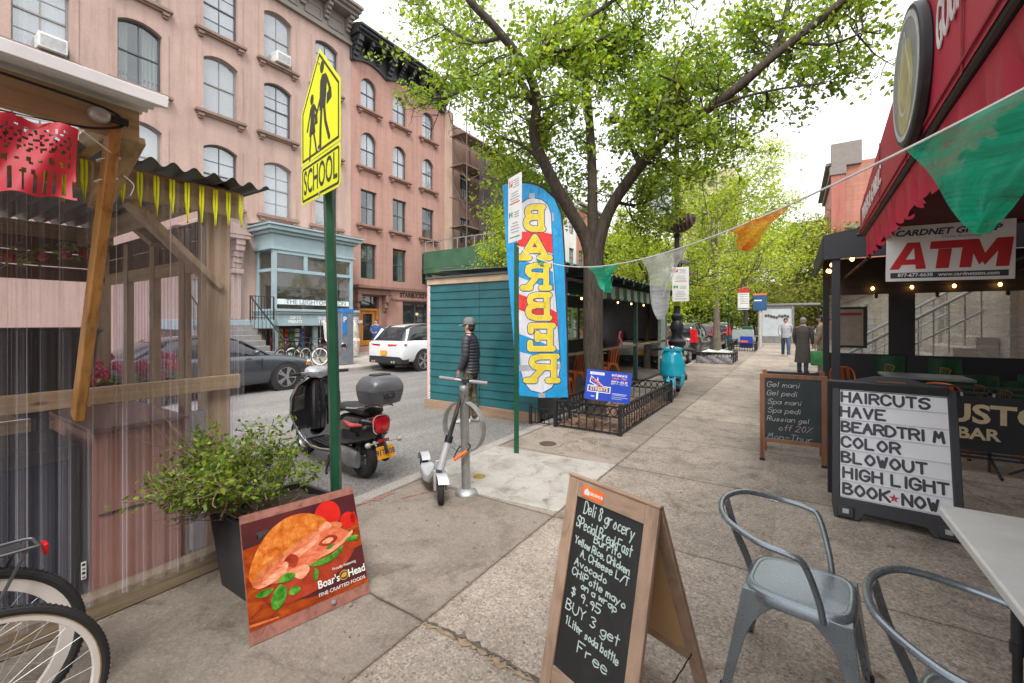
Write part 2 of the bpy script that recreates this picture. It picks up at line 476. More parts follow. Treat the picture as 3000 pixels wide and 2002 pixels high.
# ragged open joint with old filler
def ragged(name, pts, w0, w1, m, z):
    L, Rr = [], []
    pts = smooth(pts, 14)
    for i, p in enumerate(pts):
        q = pts[min(i + 1, len(pts) - 1)] - pts[max(i - 1, 0)]
        n = Vector((-q.y, q.x, 0)).normalized()
        a = random.uniform(w0, w1) ** 1.0; j_ = n * random.gauss(0, w1 * .16)
        L.append(p + j_ + n * a * random.uniform(0.1, 0.9)); Rr.append(p + j_ - n * a * random.uniform(0.1, 0.9))
    mb = MB(); vs = [Vector((p.x, p.y, z)) for pr in zip(L, Rr) for p in pr]
    mb.add(vs, [(2 * i, 2 * i + 1, 2 * i + 3, 2 * i + 2) for i in range(len(L) - 1)])
    return struct(mb.build(name, m, ang=0))
crackm = mat('joint_dirt', (0.09, 0.077, 0.065), 0.95, 0, 0.5, 30, fine=0.3)
fillm = mat('joint_filler', (0.25, 0.185, 0.115), 0.95, 0, 0.35, 24, fine=0.3)
ragged('pavement_joint', [(-1.64, 1.66, 0), (-1.4, 1.675, 0), (-1.15, 1.665, 0), (-0.9, 1.65, 0), (-0.6, 1.66, 0)], 0.012, 0.05, fillm, 0.004)
ragged('pavement_joint', [(-1.64, 1.675, 0), (-1.4, 1.69, 0), (-1.15, 1.68, 0), (-0.9, 1.665, 0), (-0.6, 1.675, 0)], 0.003, 0.030, crackm, 0.008)
ragged('pavement_joint', [(-3.2, 1.45, 0), (-2.9, 1.6, 0), (-2.4, 1.665, 0), (-1.65, 1.67, 0)], 0.004, 0.014, crackm, 0.004)
ragged('pavement_crack', [(-2.62, 4.75, 0), (-2.5, 4.92, 0), (-2.52, 5.1, 0), (-2.4, 5.3, 0)], 0.004, 0.016, crackm, 0.004)
redm = mat('faded_red_paint', (0.34, 0.16, 0.14), 0.9, 0, 0.3, 30, fine=0.4)
for a, b_, ww in (((-3.18, 2.42), (-3.12, 2.78), 0.045), ((-2.98, 2.72), (-2.86, 3.0), 0.03), ((-3.28, 2.1), (-3.24, 2.4), 0.04)):
    ragged('paint_mark', [(a[0], a[1], 0), ((a[0] + b_[0]) / 2 + .01, (a[1] + b_[1]) / 2, 0), (b_[0], b_[1], 0)], ww * .4, ww * 1.3, redm, 0.005)
# access covers
def cover(name, label, p, r, m):
    t = thing(name, label, 'cover', (p.x, p.y, 0.001))
    mb = MB().lathe([(r, 0), (r, 0.006), (r * .93, 0.009), (r * .9, 0.006)], 28)
    mb.build('rim', m, t)
    mb = MB().lathe([(0.0001, 0.005), (r * .88, 0.005), (r * .88, 0.007), (0.0001, 0.007)], 28, cap=False)
    for k in range(-3, 4):
        h = math.sqrt(max(0, (r * .8) ** 2 - (k * r * .22) ** 2))
        mb.box((k * r * .22, 0, 0.0075), (r * .07, 2 * h, 0.004))
    mb.build('plate', m, t)
cover('utility_cover', 'small round iron valve cover set in the pavement before the tree pit', G(1605, 1301), 0.11, mat('rusty_iron', (0.11, 0.085, 0.065), 0.8, 0.3, 0.35, 25))
cover('utility_cover', 'small yellow painted round cap in the pale slab beside the bike rack', G(1403, 1398), 0.065, mat('yellow_cap', (0.30, 0.205, 0.035), 0.7, 0, 0.35, 40))

# ================================================================ BUILDINGS
def facade(mb, yl, yr, z0, z1, cols, M, h):
    """wall in (y,z) with openings; cols: (yc, w, [(zb, zt, rise)]) - piers and spandrels butt together"""
    ys = yl
    for yc, ww, ops in sorted(cols):
        a, b = yc - ww / 2, yc + ww / 2
        if a > ys: mb.prism([(ys, z0), (a, z0), (a, z1), (ys, z1)], h, M)
        low = [(a, z0), (b, z0)]
        for zb, zt, rise in sorted(ops):
            mb.prism(low + [(b, zb), (a, zb)], h, M)
            if rise > 0:
                r = ((ww / 2) ** 2 + rise ** 2) / (2 * rise); cz = zt - r
                th = math.asin(min(1, (ww / 2) / r))
                low = [(yc + r * math.sin(-th + 2 * th * k / 14), cz + r * math.cos(-th + 2 * th * k / 14)) for k in range(15)]
            else: low = [(a, zt), (b, zt)]
        mb.prism(low + [(b, z1), (a, z1)], h, M)
        ys = b
    if yr > ys: mb.prism([(ys, z0), (yr, z0), (yr, z1), (ys, z1)], h, M)
def opening(ww, zb, zt, rise, ins=0.0, n=14):
    a = ww / 2 - ins
    o = [(-a, zb + ins), (a, zb + ins)]
    if rise > 0:
        r = ((ww / 2) ** 2 + rise ** 2) / (2 * rise); cz = zt - r; r -= ins
        th = math.asin(min(1, a / r))
        o += [(r * math.sin(th - 2 * th * k / n), cz + r * math.cos(th - 2 * th * k / n)) for k in range(n + 1)]
    else: o += [(a, zt - ins), (-a, zt - ins)]
    return o
def stonemat(name, col, blocks=None, var=0.1):
    m, t, b = nodes(name)
    v = coords(t, 'Object')
    c = ramp(t, noise(t, v, 0.45, 7, 0.7), [(0.3, tuple(q * (1 - var) for q in col)), (0.7, tuple(q * (1 + var) for q in col))]).outputs[0]
    vs = coords(t, 'Object', (2.2, 2.2, 0.16))
    c = mixc(t, 1.0, c, ramp(t, noise(t, vs, 1.6, 6, 0.7), [(0.3, (0.78, 0.76, 0.75)), (0.5, (0.98, 0.98, 0.98)), (0.7, (1.05, 1.05, 1.05))]).outputs[0], 'MULTIPLY')
    c = mixc(t, 1.0, c, ramp(t, noise(t, v, 14, 5, 0.7), [(0.3, (0.92, 0.91, 0.9)), (0.7, (1.06, 1.06, 1.06))]).outputs[0], 'MULTIPLY')
    if blocks:
        sx = t.nodes.new('ShaderNodeSeparateXYZ'); t.links.new(v, sx.inputs[0])
        cb = t.nodes.new('ShaderNodeCombineXYZ'); t.links.new(sx.outputs[1], cb.inputs[0]); t.links.new(sx.outputs[2], cb.inputs[1])
        br = N(t, 'ShaderNodeTexBrick', Scale=1.0); br.inputs['Brick Width'].default_value = blocks[0]; br.inputs['Row Height'].default_value = blocks[1]
        br.inputs['Mortar Size'].default_value = blocks[2]; br.inputs['Color1'].default_value = (1, 1, 1, 1); br.inputs['Color2'].default_value = (blocks[3],) * 3 + (1,)
        br.inputs['Mortar'].default_value = (blocks[4],) * 3 + (1,)
        t.links.new(cb.outputs[0], br.inputs['Vector'])
        c = mixc(t, 1.0, c, br.outputs['Color'], 'MULTIPLY')
    t.links.new(c, b.inputs['Base Color']); b.inputs['Roughness'].default_value = 0.88
    bump(t, b, noise(t, v, 40, 4), 0.2, 0.006)
    return m
pinkstone = stonemat('pale_brownstone', (0.385, 0.272, 0.232), None, 0.14)
redstone = stonemat('red_brownstone', (0.385, 0.222, 0.178), (1.1, 0.34, 0.012, 0.965, 0.88))
sillm = stonemat('brownstone_trim', (0.225, 0.15, 0.118))
sill2 = stonemat('red_brownstone_trim', (0.245, 0.135, 0.105))
framem = mat('window_frame_taupe', (0.22, 0.205, 0.19), 0.6, 0, 0.12, 5)
framed = mat('window_frame_dark', (0.06, 0.062, 0.07), 0.5, 0, 0.15, 5)
framew = mat('window_frame_cream', (0.5, 0.47, 0.42), 0.6, 0, 0.12, 5)
pane_sky = glassmat('pane_upper', (0.40, 0.43, 0.46), 0.03, 0.55)  # pale blue-grey base colour paints the reflected sky into the upper panes
pane_dark = glassmat('pane_dark', (0.05, 0.06, 0.06), 0.03, 0.72)
for g in (pane_sky, pane_dark): g.node_tree.nodes['Principled BSDF'].inputs['IOR'].default_value = 2.3
blindm = mat('white_blind', (0.74, 0.75, 0.76), 0.8, 0, 0.06, 3)
blind2 = mat('cream_blind', (0.60, 0.57, 0.49), 0.8, 0, 0.1, 3); blind3 = mat('grey_blind', (0.46, 0.48, 0.52), 0.8, 0, 0.12, 3)
roomm = mat('dim_room', (0.11, 0.105, 0.10), 0.9, 0, 0.3, 1.2)
curtm = mat('net_curtain', (0.5, 0.54, 0.52), 0.85, 0, 0.25, 2, stretch=(6, 6, 0.4))
XF = -18.8
def window(par, yc, ww, zb, zt, rise, kind, frm, sillmat, surround=None, wallm=None, xf=XF, sgn=1, pane=None):
    """sash window in an opening: frame, sill, glass and what hangs behind it"""
    M = frame((xf, yc, 0), (0, 1, 0), (0, 0, 1)) if sgn > 0 else frame((xf, yc, 0), (0, -1, 0), (0, 0, 1))
    mb = MB()
    o, i = opening(ww, zb, zt, rise), opening(ww, zb, zt, rise, 0.06)
    D = M @ TR(0, 0, -0.2)
    mb.ring(o, i, 0.07, D)
    zm = zb + (zt - zb) * 0.5
    mb.box((0, zm, 0.045), (ww - 0.11, 0.05, 0.05), D)
    if kind != 'one':
        hz = math.sqrt(1) * 0
        mb.box((0, (zb + 0.06 + zm - .025) / 2, 0.035), (0.028, zm - 0.025 - zb - 0.06, 0.03), D)
        mb.box((0, (zt - 0.06 + zm + .025) / 2, 0.035), (0.028, zt - 0.06 - zm - 0.025, 0.03), D)
    if kind == 'grid':
        for q in (0.25, 0.75): mb.box((0, zb + (zt - zb - rise * .5) * q, 0.034), (ww - 0.12, 0.024, 0.026), D)
    f = mb.build('window', frm, par, W=True)
    MB().prism(opening(ww, zb, zt, rise, 0.055), 0.006, M @ TR(0, 0, -0.175)).build('pane', pane or (pane_sky if kind != 'dark' else pane_dark), f, W=True, ang=0)
    if sillmat:
        mb = MB()
        mb.b2((-ww / 2 - 0.3, zb - 0.14, -0.02), (ww / 2 + 0.3, zb - 0.05, 0.2), M)
        mb.b2((-ww / 2 - 0.26, zb - 0.05, -0.2), (ww / 2 + 0.26, zb, 0.15), M)
        mb.b2((-ww / 2 - 0.24, zb - 0.2, -0.02), (ww / 2 + 0.24, zb - 0.14, 0.13), M)
        for s_ in (-1, 1):
            x = s_ * (ww / 2 + 0.1)
            mb.b2((x - 0.1, zb - 0.29, 0.0), (x + 0.1, zb - 0.2, 0.16), M)
            mb.b2((x - 0.085, zb - 0.37, 0.0), (x + 0.085, zb - 0.29, 0.1), M)
        mb.build('sill', sillmat, f, W=True, bevel=0.012)
    if surround:
        oo = opening(ww + 2 * surround, zb, zt + surround, rise)
        ii = opening(ww, zb, zt, rise)
        MB().ring(oo, ii, 0.03, M).build('surround', wallm, f, W=True)
    # behind the glass: room, blind or curtain at its own depth
    k = random.random()
    if kind != 'dark' and k > 0.86: return f
    if kind == 'dark' or k < 0.25:
        mb = MB()
        for s_ in (-1, 1):
            n_ = 10; a0 = 0.12 * ww if s_ > 0 else -0.5 * ww; a1 = 0.5 * ww if s_ > 0 else -0.2 * ww
            mb.grid(lambda a, q: M @ Vector((a0 + (a1 - a0) * a, zb + (zt - zb) * q, -0.36 + 0.03 * math.sin(a * 25))), 20, 1)
        mb.build('curtain', curtm, f, W=True)
    else:
        lo = zb + (zt - zb) * random.choice((0.02, 0.02, 0.1, 0.3, 0.48))
        mb = MB(); n_ = 22
        for q in range(n_):
            z_ = lo + (zt - rise * 0.2 - lo) * (q + .5) / n_
            mb.box((0, z_, -0.32), (ww - 0.02, (zt - lo) / n_ * 0.93, 0.012), M)
        mb.build('blind', random.choice((blindm, blindm, blind2, blind3)), f, W=True, ang=0)
    return f
def room(par, yl, yr, z0, z1, x0, x1, m=None):
    """dark inside shell of a building so that panes have a room behind them"""
    mb = MB()
    mb.b2((x0 - 0.1, yl, z0), (x0, yr, z1))
    n_ = max(1, round((z1 - z0) / 3.4))
    for k in range(n_ + 1):
        mb.b2((x0, yl + .02, z0 + (z1 - z0) * k / n_ - 0.1), (x1, yr - .02, z0 + (z1 - z0) * k / n_))
    return mb.build('interior', m or roomm, par, W=True, ang=0)

MF = frame((XF - 0.35, 0, 0), (0, 1, 0), (0, 0, 1))
# --- wide pale brownstone row house opposite
b1 = thing('brownstone_building', 'pale pink brownstone row house with rows of segmental arched windows above the blue shop bay', 'building', (XF, 4, 0))
rows = [(6.15, 8.47, 0.2), (9.65, 11.88, 0.2), (12.75, 14.97, 0.2)]
cy = [12.52, 10.18, 7.94, 5.45, 3.12, 0.8, -1.55, -3.9, -6.2, -8.6]
cols = [(y, 1.2, rows) for y in cy]
mb = MB(); facade(mb, -10, 13.88, 3.2, 17.0, cols, MF, 0.35)
facade(mb, -10, 13.88, 0, 3.2, [(7.6, 1.5, [(1.68, 3.19, 0)]), (11.6, 3.9, [(0.05, 3.15, 0)])], MF, 0.35)
mb.b2((-30, -9.98, 0), (XF - 0.36, -9.7, 17)); mb.b2((-30, 13.6, 0), (XF - 0.36, 13.86, 17.0))
mb.build('wall', pinkstone, b1, W=True, ang=0)
mb = MB().b2((-30, -10, 16.9), (XF - 0.4, 13.88, 17.3)); mb.build('roof', mat('roof_tar', (0.08, 0.08, 0.085), 0.9), b1, W=True, ang=0)
room(b1, -9.6, 13.5, 0.1, 16.8, -22.5, XF - 0.36)
random.seed(21)
for i, y in enumerate(cy[:8]):
    for j, (zb, zt, rs) in enumerate(rows):
        kd = 'grid' if (i + j) % 3 else 'cross'
        if (i, j) in ((3, 1), (3, 2)): kd = 'dark'
        window(b1, y, 1.2, zb, zt, rs, kd, framem if (i + j) % 2 else framed, sillm, 0.2, pinkstone)
# cornice of the pale house
greyc = mat('cornice_grey_brown', (0.20, 0.175, 0.155), 0.7, 0, 0.14, 3)
mb = MB()
mb.b2((XF - 0.1, -10, 15.55), (XF + 0.06, 13.86, 16.75)); mb.b2((XF + 0.06, -10, 15.5), (XF + 0.16, 13.86, 15.68))
mb.b2((XF - 0.1, -10, 16.76), (XF + 0.62, 13.92, 16.92)); mb.b2((XF - 0.1, -10, 16.925), (XF + 0.78, 13.95, 17.05)); mb.b2((XF - 0.1, -10, 17.055), (XF + 0.9, 13.98, 17.2))
y = 13.6
while y > -9.5:
    for zz, dx in ((16.62, 0.55), (16.47, 0.42), (16.3, 0.3), (16.12, 0.2)):
        mb.b2((XF + 0.06, y - 0.11, zz - 0.06), (XF + dx, y + 0.11, zz + 0.09))
    mb.ring([(y - 1.05, 15.82), (y - 0.2, 15.82), (y - 0.2, 16.42), (y - 1.05, 16.42)], [(y - .98, 15.89), (y - .27, 15.89), (y - .27, 16.35), (y - .98, 16.35)], 0.04, frame((XF + 0.06, 0, 0), (0, 1, 0), (0, 0, 1)))
    y -= 1.18
mb.build('cornice', greyc, b1, W=True, bevel=0.01)
# air conditioners in two of the windows
acm = mat('ac_white', (0.66, 0.66, 0.64), 0.5)
for i, zb in ((1, 12.75), (5, 12.75), (4, 9.65)):
    y = cy[i] + (0.12 if i == 1 else 0.2)
    a = thing('air_conditioner', 'white window air conditioner ' + {1: 'on a top floor sill left of the school sign', 5: 'in the pale house at the upper left corner of the photo', 4: 'in a middle window above the timber hut roof'}[i], 'air conditioner', (XF, y, zb))
    MB().box((0.02, 0, 0.26), (0.55, 0.62, 0.44)).build('casing', acm, a, bevel=0.02)
    mb = MB()
    for k in range(9): mb.box((0.30, 0, 0.1 + k * 0.038), (0.015, 0.54, 0.016))
    mb.build('grille', mat('ac_grey', (0.4, 0.4, 0.4), 0.6), a, ang=0)

# --- red brownstone with black bracketed cornice
b2_ = thing('brownstone_building', 'red brownstone house with round arched top windows and black bracketed cornice', 'building', (XF, 17.4, 0))
r2 = [(3.85, 5.7, 0), (6.68, 8.5, 0), (9.7, 11.55, 0.5), (12.75, 14.4, 0.5)]
cy2 = [14.98, 17.12, 19.4]
mb = MB(); facade(mb, 13.885, 20.9, 3.55, 16.3, [(y, 1.02, r2) for y in cy2], MF, 0.35)
facade(mb, 13.885, 20.9, 0, 3.55, [(15.05, 1.25, [(0.3, 2.95, 0)]), (18.9, 3.1, [(0.9, 2.75, 0)])], MF, 0.35)
mb.b2((-30, 13.9, 0), (XF - 0.36, 14.1, 16.2)); mb.b2((-30, 20.7, 0), (XF - 0.36, 20.88, 16.2))
mb.build('wall', redstone, b2_, W=True, ang=0)
MB().b2((-30, 13.9, 16.0), (XF - 0.2, 20.88, 16.4)).build('roof', mat('roof_tar', (0.08, 0.08, 0.085)), b2_, W=True, ang=0)
room(b2_, 14.1, 20.7, 0.1, 16, -22.5, XF - 0.36)
random.seed(5)
for i, y in enumerate(cy2):
    for j, (zb, zt, rs) in enumerate(r2):
        window(b2_, y, 1.02, zb, zt, rs, 'dark' if j < 2 else 'cross', framed, sill2 if j else None, None, None)
mb = MB()
yl, yr = 13.8, 20.9
def wave(y):
    t = (y - 14.98 + 1.07) / 2.21
    return 14.78 + 0.36 * (math.sin(PI * (t % 1.0)) ** 0.8)
ws = [(yl + (yr - yl) * k / 60, wave(yl + (yr - yl) * k / 60)) for k in range(61)]
mb.prism(ws + [(yr, 16.0), (yl, 16.0)], 0.12, frame((XF, 0, 0), (0, 1, 0), (0, 0, 1)))
for z_, d_ in ((16.0, 0.75), (16.12, 0.92), (16.26, 1.02)): mb.b2((XF - .2, yl - 0.05, z_ + .002), (XF + d_, yr + 0.05, z_ + 0.12))
for k in range(10):
    y = 14.0 + k * 0.735
    big = k % 3 == 0
    for q in range(5):
        dz = (0.2 if big else 0.12)
        mb.b2((XF + 0.12, y - (0.13 if big else .09), 15.86 - q * dz - dz * .9), (XF + 0.72 - q * 0.13, y + (0.13 if big else .09), 15.98 - q * dz))
mb.build('cornice', mat('cornice_black', (0.028, 0.028, 0.032), 0.5, 0, 0.4, 4), b2_, W=True, bevel=0.015)
MB().grid(lambda a, q: (XF + 0.98 - a * 1.6, yl + (yr - yl) * q, 16.4 + a * 0.5), 4, 2).build('roof_slope', mat('roof_slate', (0.17, 0.16, 0.155), 0.85, 0, 0.3, 3), b2_, W=True, ang=0)
# entrance with scrolled brackets and wooden door
mb = MB()
mb.b2((XF, 13.95, 3.3), (XF + 0.55, 16.35, 3.48)); mb.b2((XF, 14.05, 3.0), (XF + 0.35, 16.2, 3.298))
for y in (14.15, 15.98):
    mb.b2((XF, y - 0.13, 2.6), (XF + 0.38, y + 0.13, 2.998)); mb.b2((XF, y - 0.11, 2.3), (XF + 0.26, y + 0.11, 2.598)); mb.b2((XF, y - 0.12, 2.12), (XF + 0.14, y + 0.12, 2.298)); mb.b2((XF, y - .15, 0), (XF + 0.07, y + .15, 2.118))
mb.build('door_surround', sill2, b2_, W=True, bevel=0.03)
doorw = woodmat('orange_door_wood', (0.50, 0.20, 0.035), (0.27, 0.09, 0.015), 'Z', 1, 0.4, False)
mb = MB()
Md = frame((XF - 0.22, 15.05, 0), (0, 1, 0), (0, 0, 1))
mb.ring([(-.62, .3), (.62, .3), (.62, 2.28), (-.62, 2.28)], [(-.5, .3), (.5, .3), (.5, 2.16), (-.5, 2.16)], 0.14, Md)
mb.ring([(-.48, .32), (.48, .32), (.48, 2.14), (-.48, 2.14)], [(-.3, .6), (.3, .6), (.3, 2.0), (-.3, 2.0)], 0.06, Md)
d = mb.build('door', doorw, b2_, W=True, bevel=0.008)
MB().b2((-.3, .6, .02), (.3, 2.0, .03), Md).build('pane', pane_dark, d, W=True, ang=0)
MB().b2((-.6, 2.3, .02), (.6, 2.93, .03), Md).build('pane', pane_dark, d, W=True, ang=0)
# coffee shop front
mb = MB(); Ms = frame((XF - 0.2, 18.9, 0), (0, 1, 0), (0, 0, 1))
mb.ring([(-1.54, .9), (1.54, .9), (1.54, 2.74), (-1.54, 2.74)], [(-1.44, 1.0), (1.44, 1.0), (1.44, 2.64), (-1.44, 2.64)], 0.12, Ms)
for x in (-0.5, 0.55): mb.box((x, 1.82, .06), (0.07, 1.64, 0.1), Ms)
d = mb.build('shop_window', framed, b2_, W=True)
MB().b2((-1.44, 1.0, .04), (1.44, 2.64, .05), Ms).build('pane', glassmat('pane_shop', (0.03, 0.035, 0.04), 0.03, 0.35), d, W=True, ang=0)
mb = MB().b2((XF, 16.4, 3.36), (XF + 0.14, 20.88, 3.5)); mb.b2((XF, 16.4, 2.8), (XF + 0.05, 20.88, 2.86))
mb.build('shop_fascia', sill2, b2_, W=True)
MB().text('STARBUCKS COFFEE', 0.36, frame((XF + 0.005, 18.75, 3.1), (0, 1, 0), (0, 0, 1)), 0.03, 0.008, 0.98).build('shop_lettering', mat('letter_dark', (0.04, 0.028, 0.022), 0.5), b2_, W=True, ang=0)
lampg = mat('warm_lamp', (1, 0.7, 0.3), 0.4, emit=(1.0, 0.55, 0.16), es=6)
pl = thing('pendant_lamp', 'glowing amber pendant lamp inside the coffee shop window', 'lamp', (XF - 0.9, 19.3, 2.05))
MB().ell((0, 0, 0), (0.13, 0.13, 0.09)).build('globe', lampg, pl)
MB().cyl((0, 0, 0.09), (0, 0, 1.2), 0.008).build('cord', black, pl)

# --- blue shop bay on the pale house
blue = mat('shop_blue_paint', (0.27, 0.36, 0.385), 0.45, 0, 0.1, 2.5)
bay = thing('shop_bay', 'pale blue painted two level shop bay with lettered fascia on the pale brownstone', 'shop front', (XF, 11, 0))
xb = -17.45
yl = PX(800, 800, xb).y; yr = PX(1034, 800, xb).y
MB().b2((XF, yl - .05, 4.6), (xb, yr + 0.05, 5.15)).build('wall', blue, bay, W=True, bevel=0.01)
mb = MB(); mb.b2((XF, yl - .16, 5.152), (xb + 0.14, yr + 0.16, 5.27)); mb.b2((XF, yl - .3, 5.275), (xb + .3, yr + .3, 5.42)); mb.b2((XF, yl - .36, 5.425), (xb + .38, yr + .36, 5.5)); mb.b2((XF, yl - .1, 4.5), (xb + 0.05, yr + .1, 4.598))
mb.build('cornice', blue, bay, W=True, bevel=0.015)
MB().grid(lambda a, q: (XF + (xb + .36 - XF) * a, yl - .34 + (yr - yl + .68) * q, 5.62 - 0.1 * a), 4, 6).build('roof', whitepaint, bay, W=True, ang=0)
fr = MB()
def mull(y0, y1, z0, z1, d=0.1): fr.b2((xb - d, y0, z0), (xb, y1, z1))
w3 = (yr - yl - 0.16) / 3
for k in range(4):
    y = yl + 0.16 + w3 * k - 0.16 if k < 3 else yr - 0.16
    if k in (0, 3): mull(y, y + 0.16, 2.1, 4.5, 0.16)
    elif k == 1: mull(y + .12, y + 0.28, 3.76, 4.499)
    else: mull(y + .06, y + 0.28, 2.1, 4.499)
fr.b2((xb - .1, yl + .165, 3.62), (xb + .012, yr - .165, 3.755)); fr.b2((xb - .1, yl + .165, 4.36), (xb + .008, yr - .165, 4.497))
for yy in (yl, yr - 0.1):
    fr.b2((XF + 0.02, yy, 2.1), (XF + 0.2, yy + 0.1, 4.497)); fr.b2((XF + .202, yy + .004, 3.62), (xb - .162, yy + .096, 3.75))
fr.build('window_frame', blue, bay, W=True, bevel=0.008)
baypane = glassmat('pane_bay', (0.10, 0.085, 0.07), 0.02, 0.8); baypane.node_tree.nodes['Principled BSDF'].inputs['IOR'].default_value = 2.2
mb = MB().b2((xb - .07, yl + .16, 2.1), (xb - .06, yr - .16, 4.4))
for yy in (yl + .05, yr - .05): mb.b2((XF + .1, yy - .004, 2.1), (xb - .1, yy + .004, 4.4))
mb.build('pane', baypane, bay, W=True, ang=0)
MB().b2((xb - .058, yl + .17, 2.3), (xb - .05, yl + .17 + w3 * 3 - .2, 2.52)).build('frosted_band', mat('frosted_white', (0.62, 0.68, 0.68), 0.5), bay, W=True, ang=0)
MB().text('THE LEIGHTON SALON', 0.27, frame((xb - .047, (yl + yr) / 2 + .1, 2.41), (0, 1, 0), (0, 0, 1)), 0.006, 0.004, 1.0).build('window_lettering', mat('letter_slate', (0.18, 0.22, 0.24), 0.5), bay, W=True, ang=0)
xs = xb + 0.35
sl_, sr_ = PX(812, 925, xs).y, PX(1046, 925, xs).y
mb = MB().b2((XF, sl_ - .1, 2.0), (xs + 0.12, sr_ + .06, 2.1)); mb.b2((XF, sl_ - .05, 1.9), (xs + .06, sr_, 1.998)); mb.b2((XF, sl_, 1.42), (xs, sr_ - .04, 1.898))
mb.build('fascia', blue, bay, W=True, bevel=0.01)
mb = MB()
for k, (a, q) in enumerate((('GIFTS', 'PRINTS'), ('QUALITY', 'FRAMES'), ('HANDMADE', 'CRAFTS & CARDS'))):
    y = sl_ + (0.2, 0.57, 0.88)[k] * (sr_ - sl_)
    for j, tx in enumerate((a, q)):
        mb.text(tx, 0.17, frame((xs + 0.004, y, 1.75 - j * 0.17), (0, 1, 0), (0, 0, 1)), 0.006, 0.004, 1.1)
mb.build('fascia_lettering', whitepaint, bay, W=True, ang=0)
for y in (sl_ + .05, sl_ + 1.75, sr_ - .2): MB().b2((xb - .1, y, 0), (xb + .1, y + 0.16, 1.418)).build('shop_post', blue, bay, W=True, bevel=.01)
MB().b2((xb - .08, sl_ + .21, 0), (xb + .05, sl_ + .8, 0.3)).build('stall_riser', blue, bay, W=True, bevel=.01)
# goods on shelves in the sunken shop window
for k, colr in enumerate(((0.42, 0.03, 0.03), (0.35, 0.3, 0.05), (0.4, 0.06, 0.05), (0.05, 0.2, 0.1), (0.6, 0.58, 0.55), (0.08, 0.12, 0.3))):
    bx = thing('shop_goods', ('red', 'yellow', 'crimson', 'green', 'white', 'blue')[k] + ' boxed goods stacked on shelves in the low shop window', 'goods', (xb - .5, sl_ + .35 + k * .23, 0.35))
    mb = MB()
    for q in range(5): mb.box((random.uniform(-.05, .05), 0, 0.1 + q * .19), (.2, .18, .15))
    mb.build('boxes', mat('goods_%d' % k, colr, 0.5, 0, 0.4, 9), bx, bevel=0.006)
# plastic covered garment display on the pavement below the fascia
def garmentmat():
    m, t, b = nodes('covered_garments'); v = coords(t, 'Object', (1, 2.2, 1.1))
    r = ramp(t, noise(t, v, 3.2, 8, 0.7, 1.2), [(0.25, (0.05, 0.07, 0.09)), (0.4, (0.35, 0.38, 0.36)), (0.5, (0.5, 0.52, 0.49)), (0.6, (0.36, 0.18, 0.08)), (0.72, (0.55, 0.56, 0.52))])
    t.links.new(r.outputs[0], b.inputs['Base Color']); b.inputs['Roughness'].default_value = 0.25
    bump(t, b, noise(t, v, 9, 5), 0.6, 0.03); return m
gr = thing('garment_rack', 'street rack of clothes under clear plastic before the low shop window', 'rack', (xb + 1.0, sl_ + 2.35, 0))
def drape(a, q):
    y = -0.85 + 1.7 * a; z = 0.06 + 1.6 * q
    return (0.22 * math.sin(q * 2.6 + .3) + 0.05 * math.sin(a * 23) + 0.04 * math.sin(a * 9 + q * 7) + (0.12 if q < .5 else 0), y, z)
MB().grid(drape, 40, 14).build('garments', garmentmat(), gr)
mb = MB().tube([(0, -.9, 0), (0, -.9, 1.66), (0, .9, 1.66), (0, .9, 0)], 0.018, 8); mb.build('rail', chrome, gr)
# stoop of the pale house: landing, stairs, railing, doorway hood
stoop = thing('stoop', 'brownstone stoop with blue edged landing, iron railing and stairs down to the pavement', 'stairs', (XF, 7.6, 0))
mb = MB().b2((XF, 5.9, 1.32), (-16.9, 9.0, 1.66)); mb.build('landing', blue, stoop, W=True, bevel=0.02)
mb = MB()
for k in range(8): mb.b2((-16.9 + k * 0.29, 6.2, 0), (-16.9 + (k + 1) * 0.29, 8.1, 1.48 - k * 0.185))
mb.build('steps', mat('step_stone', (0.20, 0.19, 0.185), 0.8), stoop, W=True, bevel=0.015)
for y in (6.2, 8.12):
    mb = MB()
    mb.tube([(-16.9, y, 2.55), (-14.6, y, 0.98), (-14.5, y, 0)], 0.028, 8)
    for k in range(9): mb.cyl((-16.85 + k * 0.27, y, 1.5 - k * .185), (-16.85 + k * 0.27, y, 2.5 - k * .185), 0.01, n=6)
    mb.build('railing', black, stoop, W=True)
mb = MB(); mb.tube([(-16.9, 8.12, 1.66), (-16.9, 8.12, 2.55), (-16.9, 9.0, 2.55), (-16.9, 9.0, 1.66)], 0.022, 8)
for k in range(8): mb.cyl((-16.9, 8.2 + k * .11, 1.66), (-16.9, 8.2 + k * .11, 2.55), 0.011, n=6)
mb.b2((-16.91, 8.12, 1.72), (-16.89, 9.0, 1.75))
mb.build('railing', black, stoop, W=True)
mb = MB()
for y in (6.75, 8.45):
    mb.b2((XF, y - .17, 1.67), (XF + .2, y + .17, 3.5)); mb.b2((XF, y - .22, 3.5), (XF + .3, y + .22, 3.7))
    for z_, d_ in ((4.62, .55), (4.4, .5), (4.16, .38), (3.92, .3), (3.72, .24)): mb.b2((XF, y - .17, z_), (XF + d_, y + .17, z_ + .215))
mb.b2((XF, 6.4, 4.85), (XF + .6, 8.8, 5.0)); mb.prism([(6.25, 5.002), (8.95, 5.002), (7.6, 5.75)], 0.62, frame((XF, 0, 0), (0, 1, 0), (0, 0, 1)))
mb.build('door_hood', pinkstone, stoop, W=True, bevel=0.03)
MB().b2((XF - .2, 6.9, 1.68), (XF - .1, 8.3, 3.18)).build('door', framew, stoop, W=True)
